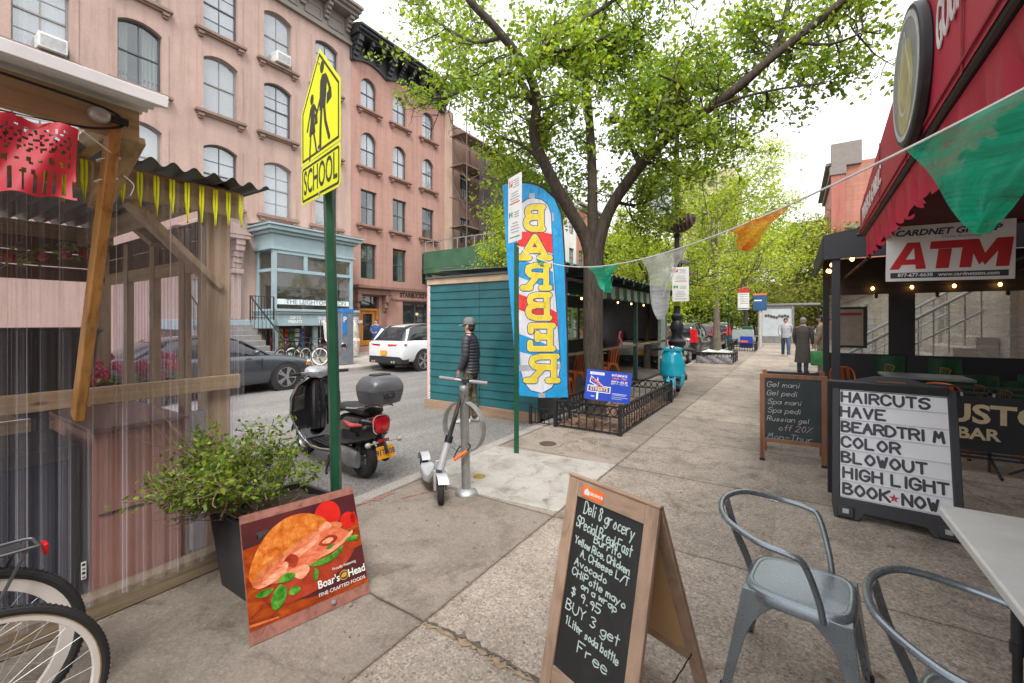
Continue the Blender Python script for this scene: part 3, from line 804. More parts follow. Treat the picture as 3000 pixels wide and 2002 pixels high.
# small white alarm box and house sign
t_ = thing('house_sign', 'small white square sign on the wall right of the blue bay', 'sign', (XF + 0.02, 13.75, 4.05))
MB().box((0.02, 0, 0), (0.04, 0.36, 0.52)).build('plate', whitepaint, t_, bevel=0.01)
mb = MB()
for k in range(5): mb.box((0.043, 0.02 * (k % 2), 0.15 - k * 0.07), (0.004, 0.14 + .05 * (k % 3), 0.025))
mb.build('print', mat('letter_slate', (0.2, 0.2, 0.2)), t_, ang=0)
# --- brown house under scaffolding
b3 = thing('scaffolded_building', 'dark brown row house wrapped in scaffolding and netting beyond the red brownstone', 'building', (XF, 26, 0))
brown3 = stonemat('brown_stone', (0.20, 0.125, 0.095), None, 0.25)
tan3 = stonemat('tan_quoin', (0.48, 0.34, 0.26))
mb = MB(); r3 = [(3.9, 5.6, 0), (6.9, 8.6, 0), (9.9, 11.5, 0)]
facade(mb, 21.7, 32, 0, 14.6, [(y, 1.1, r3) for y in (23, 25.4, 27.8, 30.2)], MF, 0.35)
mb.b2((-30, 20.905, 0), (XF - .36, 32, 14.5))
mb.build('wall', brown3, b3, W=True, ang=0)
MB().b2((XF - .34, 20.902, 0), (XF + .06, 21.695, 15.3)).build('corner_strip', tan3, b3, W=True)
for y in (23, 25.4, 27.8, 30.2):
    for zb, zt, _ in r3: window(b3, y, 1.1, zb, zt, 0, 'dark', framed, None)
sc_ = thing('scaffolding', 'rusty pipe scaffold with planks and brown debris netting on the house front', 'scaffolding', (XF + 1, 26, 0))
pipe = mat('scaffold_pipe', (0.13, 0.085, 0.07), 0.6, 0.4, 0.3, 6)
mb = MB()
for y in np.arange(21.3, 32, 1.75):
    for x in (XF + 0.35, XF + 1.5): mb.cyl((x, y, 5.7), (x, y, 14.5 + (1.9 if x > XF + 1 else 0) + .5 * math.sin(y * 3)), 0.035, n=6)
    for z in np.arange(7.6, 15.8, 1.95):
        mb.cyl((XF + .35, y, z), (XF + 1.5, y, z), 0.026, n=6)
        if z < 14: mb.cyl((XF + 1.5, y, z - .95), (XF + .35, y, z + .95), 0.018, n=6)
for z in np.arange(7.6, 15.8, 1.95):
    for x in (XF + .35, XF + 1.5): mb.cyl((x, 21.0, z), (x, 32, z), 0.026, n=6)
    mb.cyl((XF + 1.5, 21.3, z - 1), (XF + 1.5, 24.8, z + 1), 0.02, n=6)
mb.build('pipes', pipe, sc_, W=True)
mb = MB()
for z in (7.6, 11.5, 13.45):
    for k in range(5): mb.b2((XF + .4 + k * .22, 21.1, z + .03), (XF + .6 + k * .22, 32, z + .08))
mb.build('planks', woodmat('old_plank', (0.2, 0.14, 0.1), (0.1, 0.07, 0.05), 'Y'), sc_, W=True)
netm, t, b = nodes('debris_net'); b.inputs['Base Color'].default_value = (0.06, 0.042, 0.04, 1); b.inputs['Roughness'].default_value = 0.9
v = coords(t, 'Object'); t.links.new(ramp(t, noise(t, v, 1.2, 5, 0.7), [(0.3, (0.35,) * 3), (0.7, (0.8,) * 3)]).outputs[0], b.inputs['Alpha'])
mb = MB(); mb.grid(lambda a, q: (XF + 1.56 + .06 * math.sin(a * 30) + .05 * math.sin(q * 11 + a * 9), 22.5 + 9.5 * a, 5.8 + 6.6 * q), 40, 8)
mb.build('netting', netm, sc_, W=True)
sb = thing('sidewalk_shed', 'green plywood sidewalk shed over the far pavement under the scaffold', 'shed', (-16, 26, 0))
greenply = mat('green_plywood', (0.045, 0.115, 0.065), 0.6, 0, 0.2, 1.5)
mb = MB(); mb.b2((-18.6, 18.8, 4.45), (-13.2, 33, 4.7)); mb.b2((-18.6, 18.8, 4.72), (-13.2, 18.86, 5.75)); mb.b2((-13.26, 18.87, 4.72), (-13.2, 33, 5.75))
mb.build('parapet', greenply, sb, W=True, bevel=0.01)
for y in np.arange(19, 33.1, 2.33):
    for x in (-18.4, -13.3): MB().b2((x - .06, y - .06, 0), (x + .06, y + .06, 4.45)).build('post', greenply, sb, W=True)
mb = MB()
for k in range(9): mb.b2((-18.5 + k * .62, 18.84, 5.75), (-18.46 + k * .62, 18.88, 6.35))
mb.b2((-18.5, 18.84, 6.33), (-13.3, 18.88, 6.38)); mb.build('rail', steel, sb, W=True)

# --- further houses on the far side
def simple_house(name, label, yl, yr, h, m, fm, rows_, n, x=XF, sgn=1, kind='cross', corn=None):
    b = thing(name, label, 'building', (x, (yl + yr) / 2, 0))
    M = frame((x - .35 * sgn, 0, 0), (0, sgn, 0), (0, 0, 1))
    a0, a1 = (yl, yr) if sgn > 0 else (-yr, -yl)
    st = (a1 - a0) / n
    mb = MB(); facade(mb, a0, a1, 0, h, [(a0 + st * (k + .5), min(1.2, st * .5), rows_) for k in range(n)], M, .35)
    mb.b2((x - sgn * .37, yl + .01, 0), (x - 11 * sgn, yr - .01, h - .1)) if False else None
    for yy in (yl + .005, yr - .205): mb.b2((x - sgn * .36, yy, 0), (x - 11 * sgn, yy + .2, h))
    mb.b2((x - 11 * sgn, yl + .21, 0), (x - 11.2 * sgn, yr - .21, h))
    mb.build('wall', m, b, W=True, ang=0)
    MB().b2((x - .4 * sgn, yl + .21, h - .3), (x - 11 * sgn, yr - .21, h - .05)).build('roof', MATS['roof_tar'], b, W=True, ang=0)
    room(b, yl + .25, yr - .25, .1, h - .3, x - 4 * sgn if sgn > 0 else x + .36, x - .36 if sgn > 0 else x + 4)
    if corn:
        mb = MB()
        mb.b2((x, yl, h - .5), (x + .25 * sgn, yr, h - .101)); mb.b2((x - .2 * sgn, yl - .05, h - .1), (x + .6 * sgn, yr + .05, h + .15))
        mb.build('cornice', corn, b, W=True, bevel=0.02)
    for k in range(n):
        for zb, zt, rs in rows_:
            window(b, a0 * sgn + st * (k + .5) * sgn, min(1.2, st * .5), zb, zt, rs, kind, fm, None, None, None, x, sgn)
    return b
whitest = stonemat('white_render', (0.62, 0.6, 0.57))
brickm = stonemat('red_brick', (0.40, 0.175, 0.125), (0.22, 0.075, 0.008, 0.8, 1.25), 0.16)
creamst = stonemat('cream_brick', (0.52, 0.43, 0.35), (0.24, 0.08, 0.008, 0.9, 1.1))
fr4 = [(.9, 2.9, 0), (4.0, 5.9, 0), (7.2, 9.0, 0), (10.4, 12.0, 0)]
simple_house('row_house', 'white painted row house far down the left side of the street', 32.02, 41, 13.2, whitest, framed, fr4, 4, corn=whitepaint)
simple_house('row_house', 'red brick row house far down the left side of the street', 41.02, 48, 13.8, brickm, framed, fr4, 3, corn=greyc)
tw = [(3 + 3.1 * k, 4.7 + 3.1 * k, 0) for k in range(9)]
simple_house('apartment_tower', 'tall beige apartment tower above the trees at the end of the street', 92, 108, 31, creamst, framed, tw, 7, x=-9.5)
MB().b2((-20.5, 91.6, 0), (-9.9, 91.98, 31)).build('end_wall', creamst, bpy.data.objects['apartment_tower'], W=True, ang=0)
mb = MB()
for i in range(5):
    for k in range(9): mb.b2((-19.7 + i * 2.0, 91.56, 3 + 3.1 * k), (-18.8 + i * 2.0, 91.599, 4.6 + 3.1 * k))
mb.build('end_windows', framed, bpy.data.objects['apartment_tower'], W=True, ang=0)
# --- near side: brick corner house beyond the cafe, brown house over the deli
simple_house('brick_building', 'red brick corner building rising behind the black cafe canopy', 44.5, 58, 14.6, brickm, framew, [(4.2, 6.0, 0), (7.4, 9.2, 0), (10.4, 12.0, 0)], 4, x=2.85, sgn=-1, corn=greyc)
bb_ = bpy.data.objects['brick_building']
pil = stonemat('red_stone_pilaster', (.36, .13, .10))
MB().b2((2.6, 44.2, 0), (3.5, 44.498, 13.6)).build('corner_pilaster', pil, bb_, W=True, bevel=.03)
mb = MB(); mb.b2((2.5, 44.1, 13.61), (3.6, 44.6, 14.3)); mb.b2((2.6, 44.2, 14.31), (4.6, 44.7, 16.2)); mb.b2((3.52, 44.3, 9.2), (12, 44.49, 9.5)); mb.build('stone_cap', greyc, bb_, W=True, bevel=.03)
simple_house('low_shop', 'low pale shop front between the black cafe canopy and the brick corner building', 24.2, 44.0, 3.4, whitest, framed, [(.8, 2.5, 0)], 6, x=3.2, sgn=-1, corn=greyc)
lb_ = thing('limestone_house', 'pale limestone house front seen through the vinyl windows of the cafe', 'building', (3, 18, 0))
MB().b2((2.86, 14.05, 0), (6.5, 24, 3.9)).build('wall', stonemat('limestone_base', (.58, .53, .46), (.9, .4, .012, .95, .82)), lb_, W=True, bevel=.02)
deliwall = stonemat('brown_render', (0.30, 0.22, 0.165))
simple_house('deli_building', 'brown rendered building behind the red awning on the right', -14, 13.98, 7.2, deliwall, framed, [(0.8, 2.6, 0), (4.4, 6.2, 0)], 9, x=3.0, sgn=-1, corn=greyc)
# facade across the road end
simple_house('row_house', 'pale house front behind the trees beyond the cross street', 58, 70, 12, whitest, framed, fr4, 5, x=-16)

# ================================================================ TREES
def leafmat(name, c1, c2, trans):
    m, t, b = nodes(name)
    g = t.nodes.new('ShaderNodeNewGeometry')
    r = ramp(t, g.outputs['Random Per Island'], [(0, tuple(q * .62 for q in c1)), (0.45, c1), (0.93, c2), (1, tuple(min(1, q * 1.25) for q in c2))])
    v = coords(t, 'Object')
    cl = ramp(t, noise(t, v, 0.9, 3), [(0.35, (0.78, 0.82, 0.8)), (0.65, (1.15, 1.1, 1.0))])
    c = mixc(t, 1.0, r.outputs[0], cl.outputs[0], 'MULTIPLY')
    t.links.new(c, b.inputs['Base Color']); b.inputs['Roughness'].default_value = 0.45
    tr = t.nodes.new('ShaderNodeBsdfTranslucent')
    t.links.new(mixc(t, 1.0, c, trans, 'MULTIPLY'), tr.inputs[0])
    ms = t.nodes.new('ShaderNodeMixShader'); ms.inputs[0].default_value = 0.5
    t.links.new(b.outputs[0], ms.inputs[1]); t.links.new(tr.outputs[0], ms.inputs[2])
    t.links.new(ms.outputs[0], t.nodes['Material Output'].inputs[0])
    return m
leaf_main = leafmat('leaf_fresh', (0.20, 0.325, 0.032), (0.37, 0.48, 0.065), (1.6, 1.5, 0.8))
leaf_lime = leafmat('leaf_lime', (0.33, 0.44, 0.035), (0.50, 0.58, 0.07), (1.4, 1.35, 0.8))
leaf_deep = leafmat('leaf_deep', (0.19, 0.26, 0.045), (0.32, 0.38, 0.075), (1.4, 1.4, 0.8))
leaf_olive = leafmat('leaf_olive', (0.25, 0.29, 0.05), (0.40, 0.41, 0.08), (1.3, 1.25, 0.8))
def barkmat(name, a, b_):
    m, t, b = nodes(name)
    n1 = noise(t, coords(t, 'Object', (16, 16, 2.2)), 1.5, 8, 0.65, 1.0)
    n2 = noise(t, coords(t, 'Object'), 2.0, 4)
    c = mixc(t, 1.0, ramp(t, n1, [(0.32, b_), (0.62, a)]).outputs[0], ramp(t, n2, [(0.3, (0.8, 0.85, 0.75)), (0.7, (1.15, 1.12, 1.05))]).outputs[0], 'MULTIPLY')
    t.links.new(c, b.inputs['Base Color']); b.inputs['Roughness'].default_value = 0.92
    bump(t, b, n1, 0.9, 0.03); return m
bark = barkmat('bark_grey', (0.085, 0.067, 0.052), (0.026, 0.02, 0.016))
barkp = barkmat('bark_pale', (0.26, 0.215, 0.175), (0.12, 0.095, 0.075))
def leaves(pts, n, spread, size, par, m, seed, droop=0.25, name='crown'):
    g = np.random.default_rng(seed)
    P = np.repeat(np.asarray(pts, float), n, axis=0)
    k = len(P)
    P = P + g.normal(0, spread, (k, 3)) * np.array([1, 1, 0.8])
    d = g.normal(0, 1, (k, 3)); d[:, 2] = d[:, 2] * .7 - droop; d /= np.linalg.norm(d, axis=1)[:, None]
    u = g.normal(0, 1, (k, 3)); u -= (u * d).sum(1)[:, None] * d; u /= np.linalg.norm(u, axis=1)[:, None]
    nn = np.cross(d, u)
    L = size * g.uniform(.6, 1.25, k)[:, None]; Wd = L * g.uniform(.22, .34, k)[:, None]
    V = np.empty((k, 4, 3))
    V[:, 0] = P; V[:, 1] = P + d * L * .45 + u * Wd + nn * L * .08; V[:, 2] = P + d * L - nn * L * .06; V[:, 3] = P + d * L * .45 - u * Wd + nn * L * .08
    me = bpy.data.meshes.new(name)
    V = V.reshape(-1, 3)
    I = np.array(WM[par.name].inverted()); V = V @ I[:3, :3].T + I[:3, 3]
    me.vertices.add(k * 4); me.vertices.foreach_set('co', V.ravel())
    me.loops.add(k * 4); me.loops.foreach_set('vertex_index', np.arange(k * 4, dtype=np.int32))
    me.polygons.add(k); me.polygons.foreach_set('loop_start', np.arange(0, k * 4, 4, dtype=np.int32))
    me.polygons.foreach_set('loop_total', np.full(k, 4, dtype=np.int32))
    me.materials.append(m); me.update(calc_edges=True); me.validate()
    o = bpy.data.objects.new(name, me); C.objects.link(o); o.parent = par; WM[o.name] = WM[par.name]
    return o
def rv(g, s=1.0): return Vector((g.gauss(0, s), g.gauss(0, s), g.gauss(0, s)))
def sprout(mb, tips, p, d, L, r, depth, g, up=0.12, kink=0.25):
    """one twig with side twigs; collects the points that carry leaves"""
    n = 4; pts = [p]; q = p.copy(); d = d.normalized()
    for i in range(n):
        d = (d + rv(g, kink) * .5 + Vector((0, 0, up))).normalized(); q = q + d * (L / n); pts.append(q.copy())
    mb.tube(pts, [max(.0025, r * (1 - .7 * i / n)) for i in range(n + 1)], 5 if depth else 4, cap=False)
    if depth == 0: tips += pts[1:]; return
    for i in range(1, n + 1):
        for _ in range(2 if i > 1 else 1):
            side = rv(g); side = (side - d * side.dot(d)).normalized()
            sprout(mb, tips, pts[i], (d * .7 + side).normalized(), L * g.uniform(.4, .65), r * .5, depth - 1, g, up, kink)
def make_tree(name, label, base, th, tr, H, spread, leafm, barkm, nl, size, seed, lean=(0, 0), group=None, lev=2, nlimb=7, sp=.16, flat=1.0):
    t = thing(name, label, 'tree', base, 0, group)
    g = random.Random(seed); mb = MB(); tips = []
    B = Vector(base)
    tp = [B + Vector((0, 0, -.1)), B + Vector((lean[0] * .2, lean[1] * .2, th * .4)), B + Vector((lean[0] * .6, lean[1] * .6, th)), B + Vector((lean[0], lean[1], H * .85))]
    tp = smooth(tp, 5)
    mb.tube(tp, [max(.02, tr * (1.25 - .3 * min(1, i / 4) - .85 * i / len(tp))) for i in range(len(tp))], 12)
    mb.build('trunk', barkm, t, W=True)
    mb = MB()
    for k in range(nlimb):
        f = th / (H * .85) + (1 - th / (H * .85)) * (k / nlimb) ** .9
        p = tp[min(len(tp) - 1, int(f * (len(tp) - 1)))]
        a = k * 2.4 + g.uniform(-.4, .4)
        d = Vector((math.cos(a), math.sin(a), g.uniform(.15, .7) * flat))
        sprout(mb, tips, p, d, spread * g.uniform(.75, 1.1) * (1 - .45 * k / nlimb), tr * .38 * (1 - .5 * k / nlimb), lev, g)
    mb.build('branches', barkm, t, W=True, ang=60)
    leaves(tips, nl, sp, size, t, leafm, seed)
    return t
# --- the big pavement tree, limbs as photographed
bt = thing('street_tree', 'large forked street tree with fresh green leaves in the iron fenced pit', 'tree', (-2.7, 6.65, 0))
def D(u, v, Y): r_ = ray(u, v); return r_ * Y + Vector((0, 0, EYE))
base = Vector((-2.7, 6.65, 0))
mb = MB()
fork = D(1738, 735, 7.05)
tp = smooth([base + Vector((0.02, 0, -.05)), base + Vector((0, 0, .25)), D(1737, 1000, 7.03), D(1738, 860, 7.03), fork], 7)
rr = [0.22, .20, .185, .175, .17, .166, .163] + [0.16] * 22
mb.tube(tp, rr[:len(tp)], 18)
mb.build('trunk', bark, bt, W=True, ang=60)
limbs = [
 ([(1733, 760, 7.03), (1712, 690, 6.98), (1660, 600, 6.85), (1600, 490, 6.65), (1565, 400, 6.5), (1572, 290, 6.3), (1535, 190, 6.1), (1450, 80, 5.9), (1375, 0, 5.8), (1300, -120, 5.7)], .118, .045),
 ([(1745, 760, 7.05), (1765, 670, 7.05), (1800, 590, 7.0), (1880, 480, 6.85), (1960, 400, 6.7), (2060, 330, 6.5), (2170, 250, 6.3), (2260, 170, 6.15), (2400, 60, 6.0), (2520, -40, 5.9)], .112, .05),
 ([(1738, 745, 7.1), (1736, 600, 7.3), (1732, 430, 7.6), (1718, 250, 7.8), (1712, 120, 8.0), (1725, -60, 8.2)], .1, .05),
 ([(2245, 190, 6.17), (2285, 110, 6.3), (2310, 0, 6.5), (2330, -110, 6.7)], .05, .025),
 ([(1552, 215, 6.15), (1600, 130, 6.4), (1700, 65, 6.7), (1800, 0, 6.9), (1880, -70, 7.1)], .05, .022),
 ([(1572, 150, 6.3), (1660, 147, 6.6), (1760, 118, 6.9), (1880, 108, 7.2)], .036, .016),
 ([(1560, 300, 6.3), (1500, 215, 6.9), (1420, 240, 7.6), (1350, 268, 8.2), (1292, 288, 8.7)], .055, .03),
 ([(1292, 288, 8.7), (1312, 210, 8.8), (1330, 150, 8.9)], .03, .012),
 ([(2060, 330, 6.5), (2160, 290, 6.2), (2290, 260, 5.9), (2420, 245, 5.6)], .028, .01),
 ([(1875, 480, 6.85), (1840, 380, 7.4), (1900, 300, 8.0), (2000, 240, 8.6)], .055, .02),
 ([(2000, 370, 6.6), (2010, 300, 6.3), (1990, 250, 6.0), (1930, 220, 5.8)], .035, .012),
 ([(1600, 490, 6.65), (1520, 420, 7.2), (1430, 400, 7.9)], .04, .014),
 ([(1470, 110, 5.95), (1380, 120, 6.8), (1280, 60, 7.8), (1240, 0, 8.4)], .035, .014),
 ([(2320, 120, 6.1), (2430, 130, 5.9), (2540, 90, 5.7)], .03, .01),
 ([(1800, 590, 7.0), (1870, 600, 7.8), (1960, 560, 8.6)], .035, .012),
 ([(1650, 590, 6.8), (1590, 560, 7.6), (1520, 540, 8.4)], .035, .012),
]
from mathutils import noise as mnoise
def inside(p):
    r_ = p - Vector((0, 0, EYE)); Yq = -_s * r_.x + _c * r_.y; right = (_c * r_.x + _s * r_.y) / Yq
    return not (right < -.10 and r_.z / Yq < .50)
def keep(p):
    n_ = mnoise.noise(p * .95) + .5 * mnoise.noise(p * 2.3 + Vector((7, 3, 1)))
    r_ = p - Vector((0, 0, EYE)); Yq = -_s * r_.x + _c * r_.y; right = (_c * r_.x + _s * r_.y) / Yq
    return n_ > -.18 + .20 * max(0, min(1, (right - .25) * 2.2)) + .12 * max(0, min(1, (-right - .02) * 6))
g = random.Random(11); tw_ = MB(); tips = []; mb = MB()
for pts, r0, r1 in limbs:
    P3 = smooth([D(*p) for p in pts], 6); n_ = len(P3)
    mb.tube(P3, [r0 + (r1 - r0) * (i / (n_ - 1)) ** .8 for i in range(n_)], 10)
    big = r0 > .09
    for i in range((n_ // 3) if big else n_ // 6, n_, 2 if n_ > 24 else 1):
        if not keep(P3[i]) and (r0 > .04 or g.random() > .4): continue
        if r0 <= .04 and g.random() > .7: continue
        for _ in range(2 if i < n_ * .6 else 3):
            dd = (P3[min(i + 1, n_ - 1)] - P3[i - 1]).normalized()
            sd = rv(g); sd = (sd - dd * sd.dot(dd)).normalized()
            sprout(tw_, tips, P3[i], dd * .45 + sd + Vector((-.546, .838, .12)) * .75, g.uniform(.45, 1.05), .014, 1, g, .06, .4)
mb.build('limbs', bark, bt, W=True, ang=60)
tips = [p for p in tips if p.z > 2.75 and inside(p) and not (p.x > .2 and p.y < 4.6)]
g.shuffle(tips); tips = tips[:int(len(tips) * .74)]; print('kept tips', len(tips))
tw_.build('twigs', bark, bt, W=True, ang=60)
print('main tips', len(tips))
leaves(tips, 7, .08, .090, bt, leaf_main, 3)
# --- other trees
grp = 'street trees along the kerb'
make_tree('young_tree', 'lime leaved young tree on the far pavement by the scaffolded house', (-13.2, 19.9, 0), 3.8, .10, 7.6, 2.3, leaf_lime, bark, 8, .13, 31, lev=2, nlimb=8, sp=.2)
make_tree('young_tree', 'lime leaved street tree rising from the plastic wrapped pit down the pavement', (-3.05, 22.4, 0), 4.6, .2, 10.2, 3.4, leaf_lime, barkp, 9, .13, 32, lev=2, nlimb=9, sp=.24, group=grp)
make_tree('young_tree', 'slim lime leaved tree behind the red and white parking sign', (-2.9, 35.5, 0), 4.6, .2, 11, 4.0, leaf_lime, bark, 8, .19, 33, lev=2, nlimb=9, sp=.35, group=grp)
make_tree('young_tree', 'lime leaved tree beyond the roof of the teal shed', (-4.2, 14.9, -.13), 3.2, .13, 7.0, 2.0, leaf_lime, bark, 9, .10, 34, lev=2, nlimb=7, sp=.16)
make_tree('bushy_tree', 'broad deep green tree beside the bus shelter', (2.0, 47, 0), 3.0, .25, 10.5, 4.6, leaf_olive, bark, 8, .3, 35, lev=2, nlimb=10, sp=.5)
for k, (x, y, h, sprd, lm, lb) in enumerate((
    (-13.9, 38, 10, 3.6, leaf_deep, 'deep green tree on the far pavement before the white row house'),
    (-10.2, 62, 13, 5.2, leaf_deep, 'tall deep green tree across the cross street behind the parked cars'),
    (-4.5, 66, 15, 5.4, leaf_olive, 'olive green tree at the end of the street left of the bus shelter'),
    (1.5, 70, 15, 5.4, leaf_olive, 'olive green tree at the end of the street behind the bus shelter'),
    (7.5, 72, 15, 5.4, leaf_deep, 'deep green tree at the far end seen above the walking man'),
    (-15.5, 55, 12, 4.6, leaf_lime, 'lime green tree across the cross street beyond the lamp post'))):
    make_tree('park_tree', lb, (x, y, 0), 2.2, .25, h, sprd, lm, bark, 8, .42, 50 + k, lev=2, nlimb=12, sp=.65, group='trees at the end of the street')
# ================================================================ PEN STROKES
GL = {'A': '00 39 60,14 54', 'B': '00 09,~09 39 58 57 35 05,~05 35 63 62 40 00', 'C': '~67 49 29 07 02 20 40 62', 'D': '00 09,~09 39 66 63 30 00',
 'E': '60 00 09 69,05 45', 'F': '00 09 69,05 45', 'G': '~67 49 29 07 02 20 40 62 64,64 34', 'H': '00 09,60 69,05 65', 'I': '30 39', 'K': '00 09,69 04,25 60',
 'L': '09 00 50', 'M': '00 19 34 59 60', 'N': '00 09 60 69', 'O': '~39 17 04 12 30 52 64 57 39', 'P': '00 09,~09 49 67 55 04', 'R': '00 09,~09 49 67 55 04,35 60',
 'S': '~68 49 18 06 35 54 62 40 10 02', 'T': '30 39,09 69', 'U': '~09 03 20 40 63 69', 'V': '09 30 69', 'W': '09 20 36 40 69', 'Y': '09 35 69,35 30',
 'a': '~54 35 04 02 20 41 55,55 50', 'b': '09 00,~03 25 45 52 30 01', 'c': '~54 35 13 11 30 51', 'd': '~54 35 03 11 30 52,59 50', 'e': '~03 53 45 15 02 20 51',
 'f': '~59 38 30,15 55', 'g': '~54 35 03 11 30 52,~55 5x 3z 0y', 'h': '09 00,~03 25 45 52 50', 'i': '25 20,28 27', 'k': '09 00,55 02,23 50', 'l': '29 20',
 'm': '05 00,~03 15 24 30,~34 45 64 60', 'n': '05 00,~03 25 45 53 50', 'o': '~35 13 11 30 51 53 35', 'p': '05 0z,~04 35 53 51 20 01', 'r': '05 00,~03 25 45',
 's': '~54 25 13 42 41 20 01', 't': '29 20,06 46', 'u': '~05 02 20 40 52,55 50', 'w': '05 10 34 50 65', 'y': '05 20,55 0z', 'v': '05 30 55',
 '0': '~39 16 13 30 53 56 39', '1': '17 39 30', '2': '~07 29 58 45 00,00 60', '3': '~08 39 57 25 53 30 01', '5': '59 09 05,~05 45 53 30 01',
 '8': '~35 17 39 57 35 13 20 40 53 35', '9': '~56 38 16 25 55,56 40', '$': '~57 38 17 36 53 31 12,3x 39', ',': '30 2x', '.': '20 30', '/': '00 69', '-': '04 54', '%': '00 69,18 28,51 61', '&': '~35 17 39 57 35 13 20 40 53 35'}
YV = {'x': -1, 'y': -2, 'z': -3}
def chw(c_): return 4.2 if c_ == ' ' else (3.4 if c_ in 'lI1.,i' else 5.2 if c_ in 'ft' else 7.9 if c_.isupper() or c_ == 'm' or c_ == 'w' else 6.9)
NARROW = {'I': 2.2, 'l': 1.2, 'i': 1.2, '1': .5, '.': 1.4, ',': 1.2, 't': .2, 'f': .6}
def write(mb, txt, x, y, h, w, M, depth=0.001, jit=0.0, slant=0.0, rise=0.0, adv=1.0, wid=1.0):
    u = h / 9; g = random.Random(len(txt) * 7 + ord(txt[0]))
    for ch in txt:
        if ch == ' ': x += 4.2 * u * wid; continue
        dy = g.uniform(-1, 1) * jit * h
        for st in GL[ch].split(','):
            sm = st[0] == '~'
            P = [((int(a[0]) - NARROW.get(ch, 0)) * u * wid, (YV[a[1]] if a[1] in YV else int(a[1])) * u) for a in st.strip('~').split()]
            P = [Vector((p[0] + g.uniform(-1, 1) * jit * h * .5, p[1] + g.uniform(-1, 1) * jit * h * .5, 0)) for p in P]
            if sm: P = smooth(P, 4)
            mb.stroke([(x + p.x + slant * p.y, y + dy + p.y) for p in P], w, depth, M)
        x += chw(ch) * u * wid * adv
        y += rise * u
    return x

# ================================================================ TIMBER DINING HUT (left)
ptimber = woodmat('treated_pine', (0.52, 0.39, 0.22), (0.33, 0.23, 0.12), 'Y')
ptimberz = woodmat('treated_pine_post', (0.48, 0.36, 0.22), (0.27, 0.195, 0.115), 'Z')
ptimberx = woodmat('treated_pine_cross', (0.52, 0.39, 0.22), (0.33, 0.23, 0.12), 'X')
orangew = woodmat('orange_stained_brace', (0.52, 0.27, 0.075), (0.27, 0.11, 0.025), 'Z', 1.2, 0.5)
hut = thing('dining_hut', 'timber outdoor dining hut with clear corrugated plastic walls at the left kerb', 'hut', (-4.4, -0.8, 0))
WX = -3.14; YE = 1.43; YB = -3.2
def part(fn, name, m, bevel=0.004, ang=35, par=None):
    mb = MB(); fn(mb); return mb.build(name, m, par or hut, W=True, bevel=bevel, ang=ang)
part(lambda m: m.b2((WX - .07, YB, 0), (WX + .03, YE - .05, .13)), 'base_beam', woodmat('dirty_base_beam', (0.26, 0.205, 0.135), (0.13, 0.095, 0.06), 'Y'), .01)
part(lambda m: m.b2((WX - .045, YB, 1.15), (WX - .006, YE + .02, 1.243)), 'mid_rail', ptimber)
part(lambda m: m.b2((WX - .045, YB, 2.30), (WX - .006, YE + .02, 2.47)), 'top_beam', ptimber)
for k, (x, y) in enumerate(((WX - .13, YE - .09), (WX - .13, -1.3), (-5.75, YE - .08), (-5.75, -1.3))):
    part(lambda m: m.b2((x - .07, y - .07, 0 if x > -4 else ZR), (x + .07, y + .07, 2.5)), 'post', ptimberz)
for u in (558, 470, 392):
    x = PY(u, 900, YE - .02).x
    part(lambda m: m.b2((x - .05, YE - .08, 0 if x > -3.35 else ZR), (x + .05, YE - .03, 2.29)), 'end_post', ptimberz)
zl = PY(460, 795, YE - .02).z
part(lambda m: m.b2((-5.6, YE - .075, zl - .07), (WX - .35, YE - .035, zl + .03)), 'lintel', ptimberx)
a, q = PX(375, 590, WX - .1), PX(640, 845, WX - .1)
part(lambda m: m.bar(a, q, .04, .13, (1, 0, 0)), 'corner_brace', ptimberz)
part(lambda m: m.bar(PY(470, 720, YE - .12) , PY(380, 690, YE - .12) + Vector((-.4, 0, .3)), .04, .12, (0, 1, 0)), 'corner_brace', ptimberz)
part(lambda m: [m.b2((-5.75, YB, 1.98 + k * .13), (-5.71, YE - .1, 2.1 + k * .13)) for k in range(3)] + [m.b2((-5.6, YE - .045, 2.06 + k * .14), (WX - .3, YE - .02, 2.19 + k * .14)) for k in range(2)], 'frieze_boards', woodmat('brown_boards', (0.16, 0.085, 0.045), (0.08, 0.04, 0.02), 'Y'))
part(lambda m: [m.b2((-5.78, YB, ZR + .1 + k * .19), (-5.74, YE - .2, ZR + .28 + k * .19)) for k in range(5)], 'street_wall', ptimber)
part(lambda m: m.b2((-5.8, YB, 2.36), (-5.72, YE + .02, 2.5)), 'street_beam', ptimber)
for y in (-2.4, -1.5, -.6, .3, 1.2): part(lambda m: m.b2((-5.7, y - .02, 2.31), (WX - .05, y + .02, 2.45)), 'rafter', ptimberx)
corr = mat('weathered_corrugated_roof', (0.21, 0.215, 0.215), 0.55, 0.2, 0.3, 3)
part(lambda m: m.grid(lambda s_, q_: (-5.95 + s_ * 2.93, YB - .1 + (YE + .15 - YB + .1) * q_, 2.535 + .02 * math.sin(q_ * (YE - YB + .25) / .105 * 2 * PI) - .03 * s_), 3, 440), 'roof', corr, 0, 60)
whitec = mat('white_corrugated', (0.78, 0.79, 0.79), 0.45, 0, 0.1, 3)
part(lambda m: m.grid(lambda s_, q_: (-3.3 + s_ * .9, YB + (.79 - YB) * q_, 2.70 - .1 * s_ + .012 * math.sin(s_ * .9 / .076 * 2 * PI)), 80, 3), 'canopy_roof', whitec, 0, 60)
part(lambda m: m.b2((-2.42, YB, 2.575), (-2.40, .80, 2.63)), 'canopy_edge', whitec)
part(lambda m: m.b2((-2.615, YB, 2.44), (-2.575, .745, 2.585)), 'canopy_beam', ptimber)
part(lambda m: m.b2((-3.16, .66, 2.47), (-2.62, .70, 2.585)), 'canopy_arm', ptimberx)
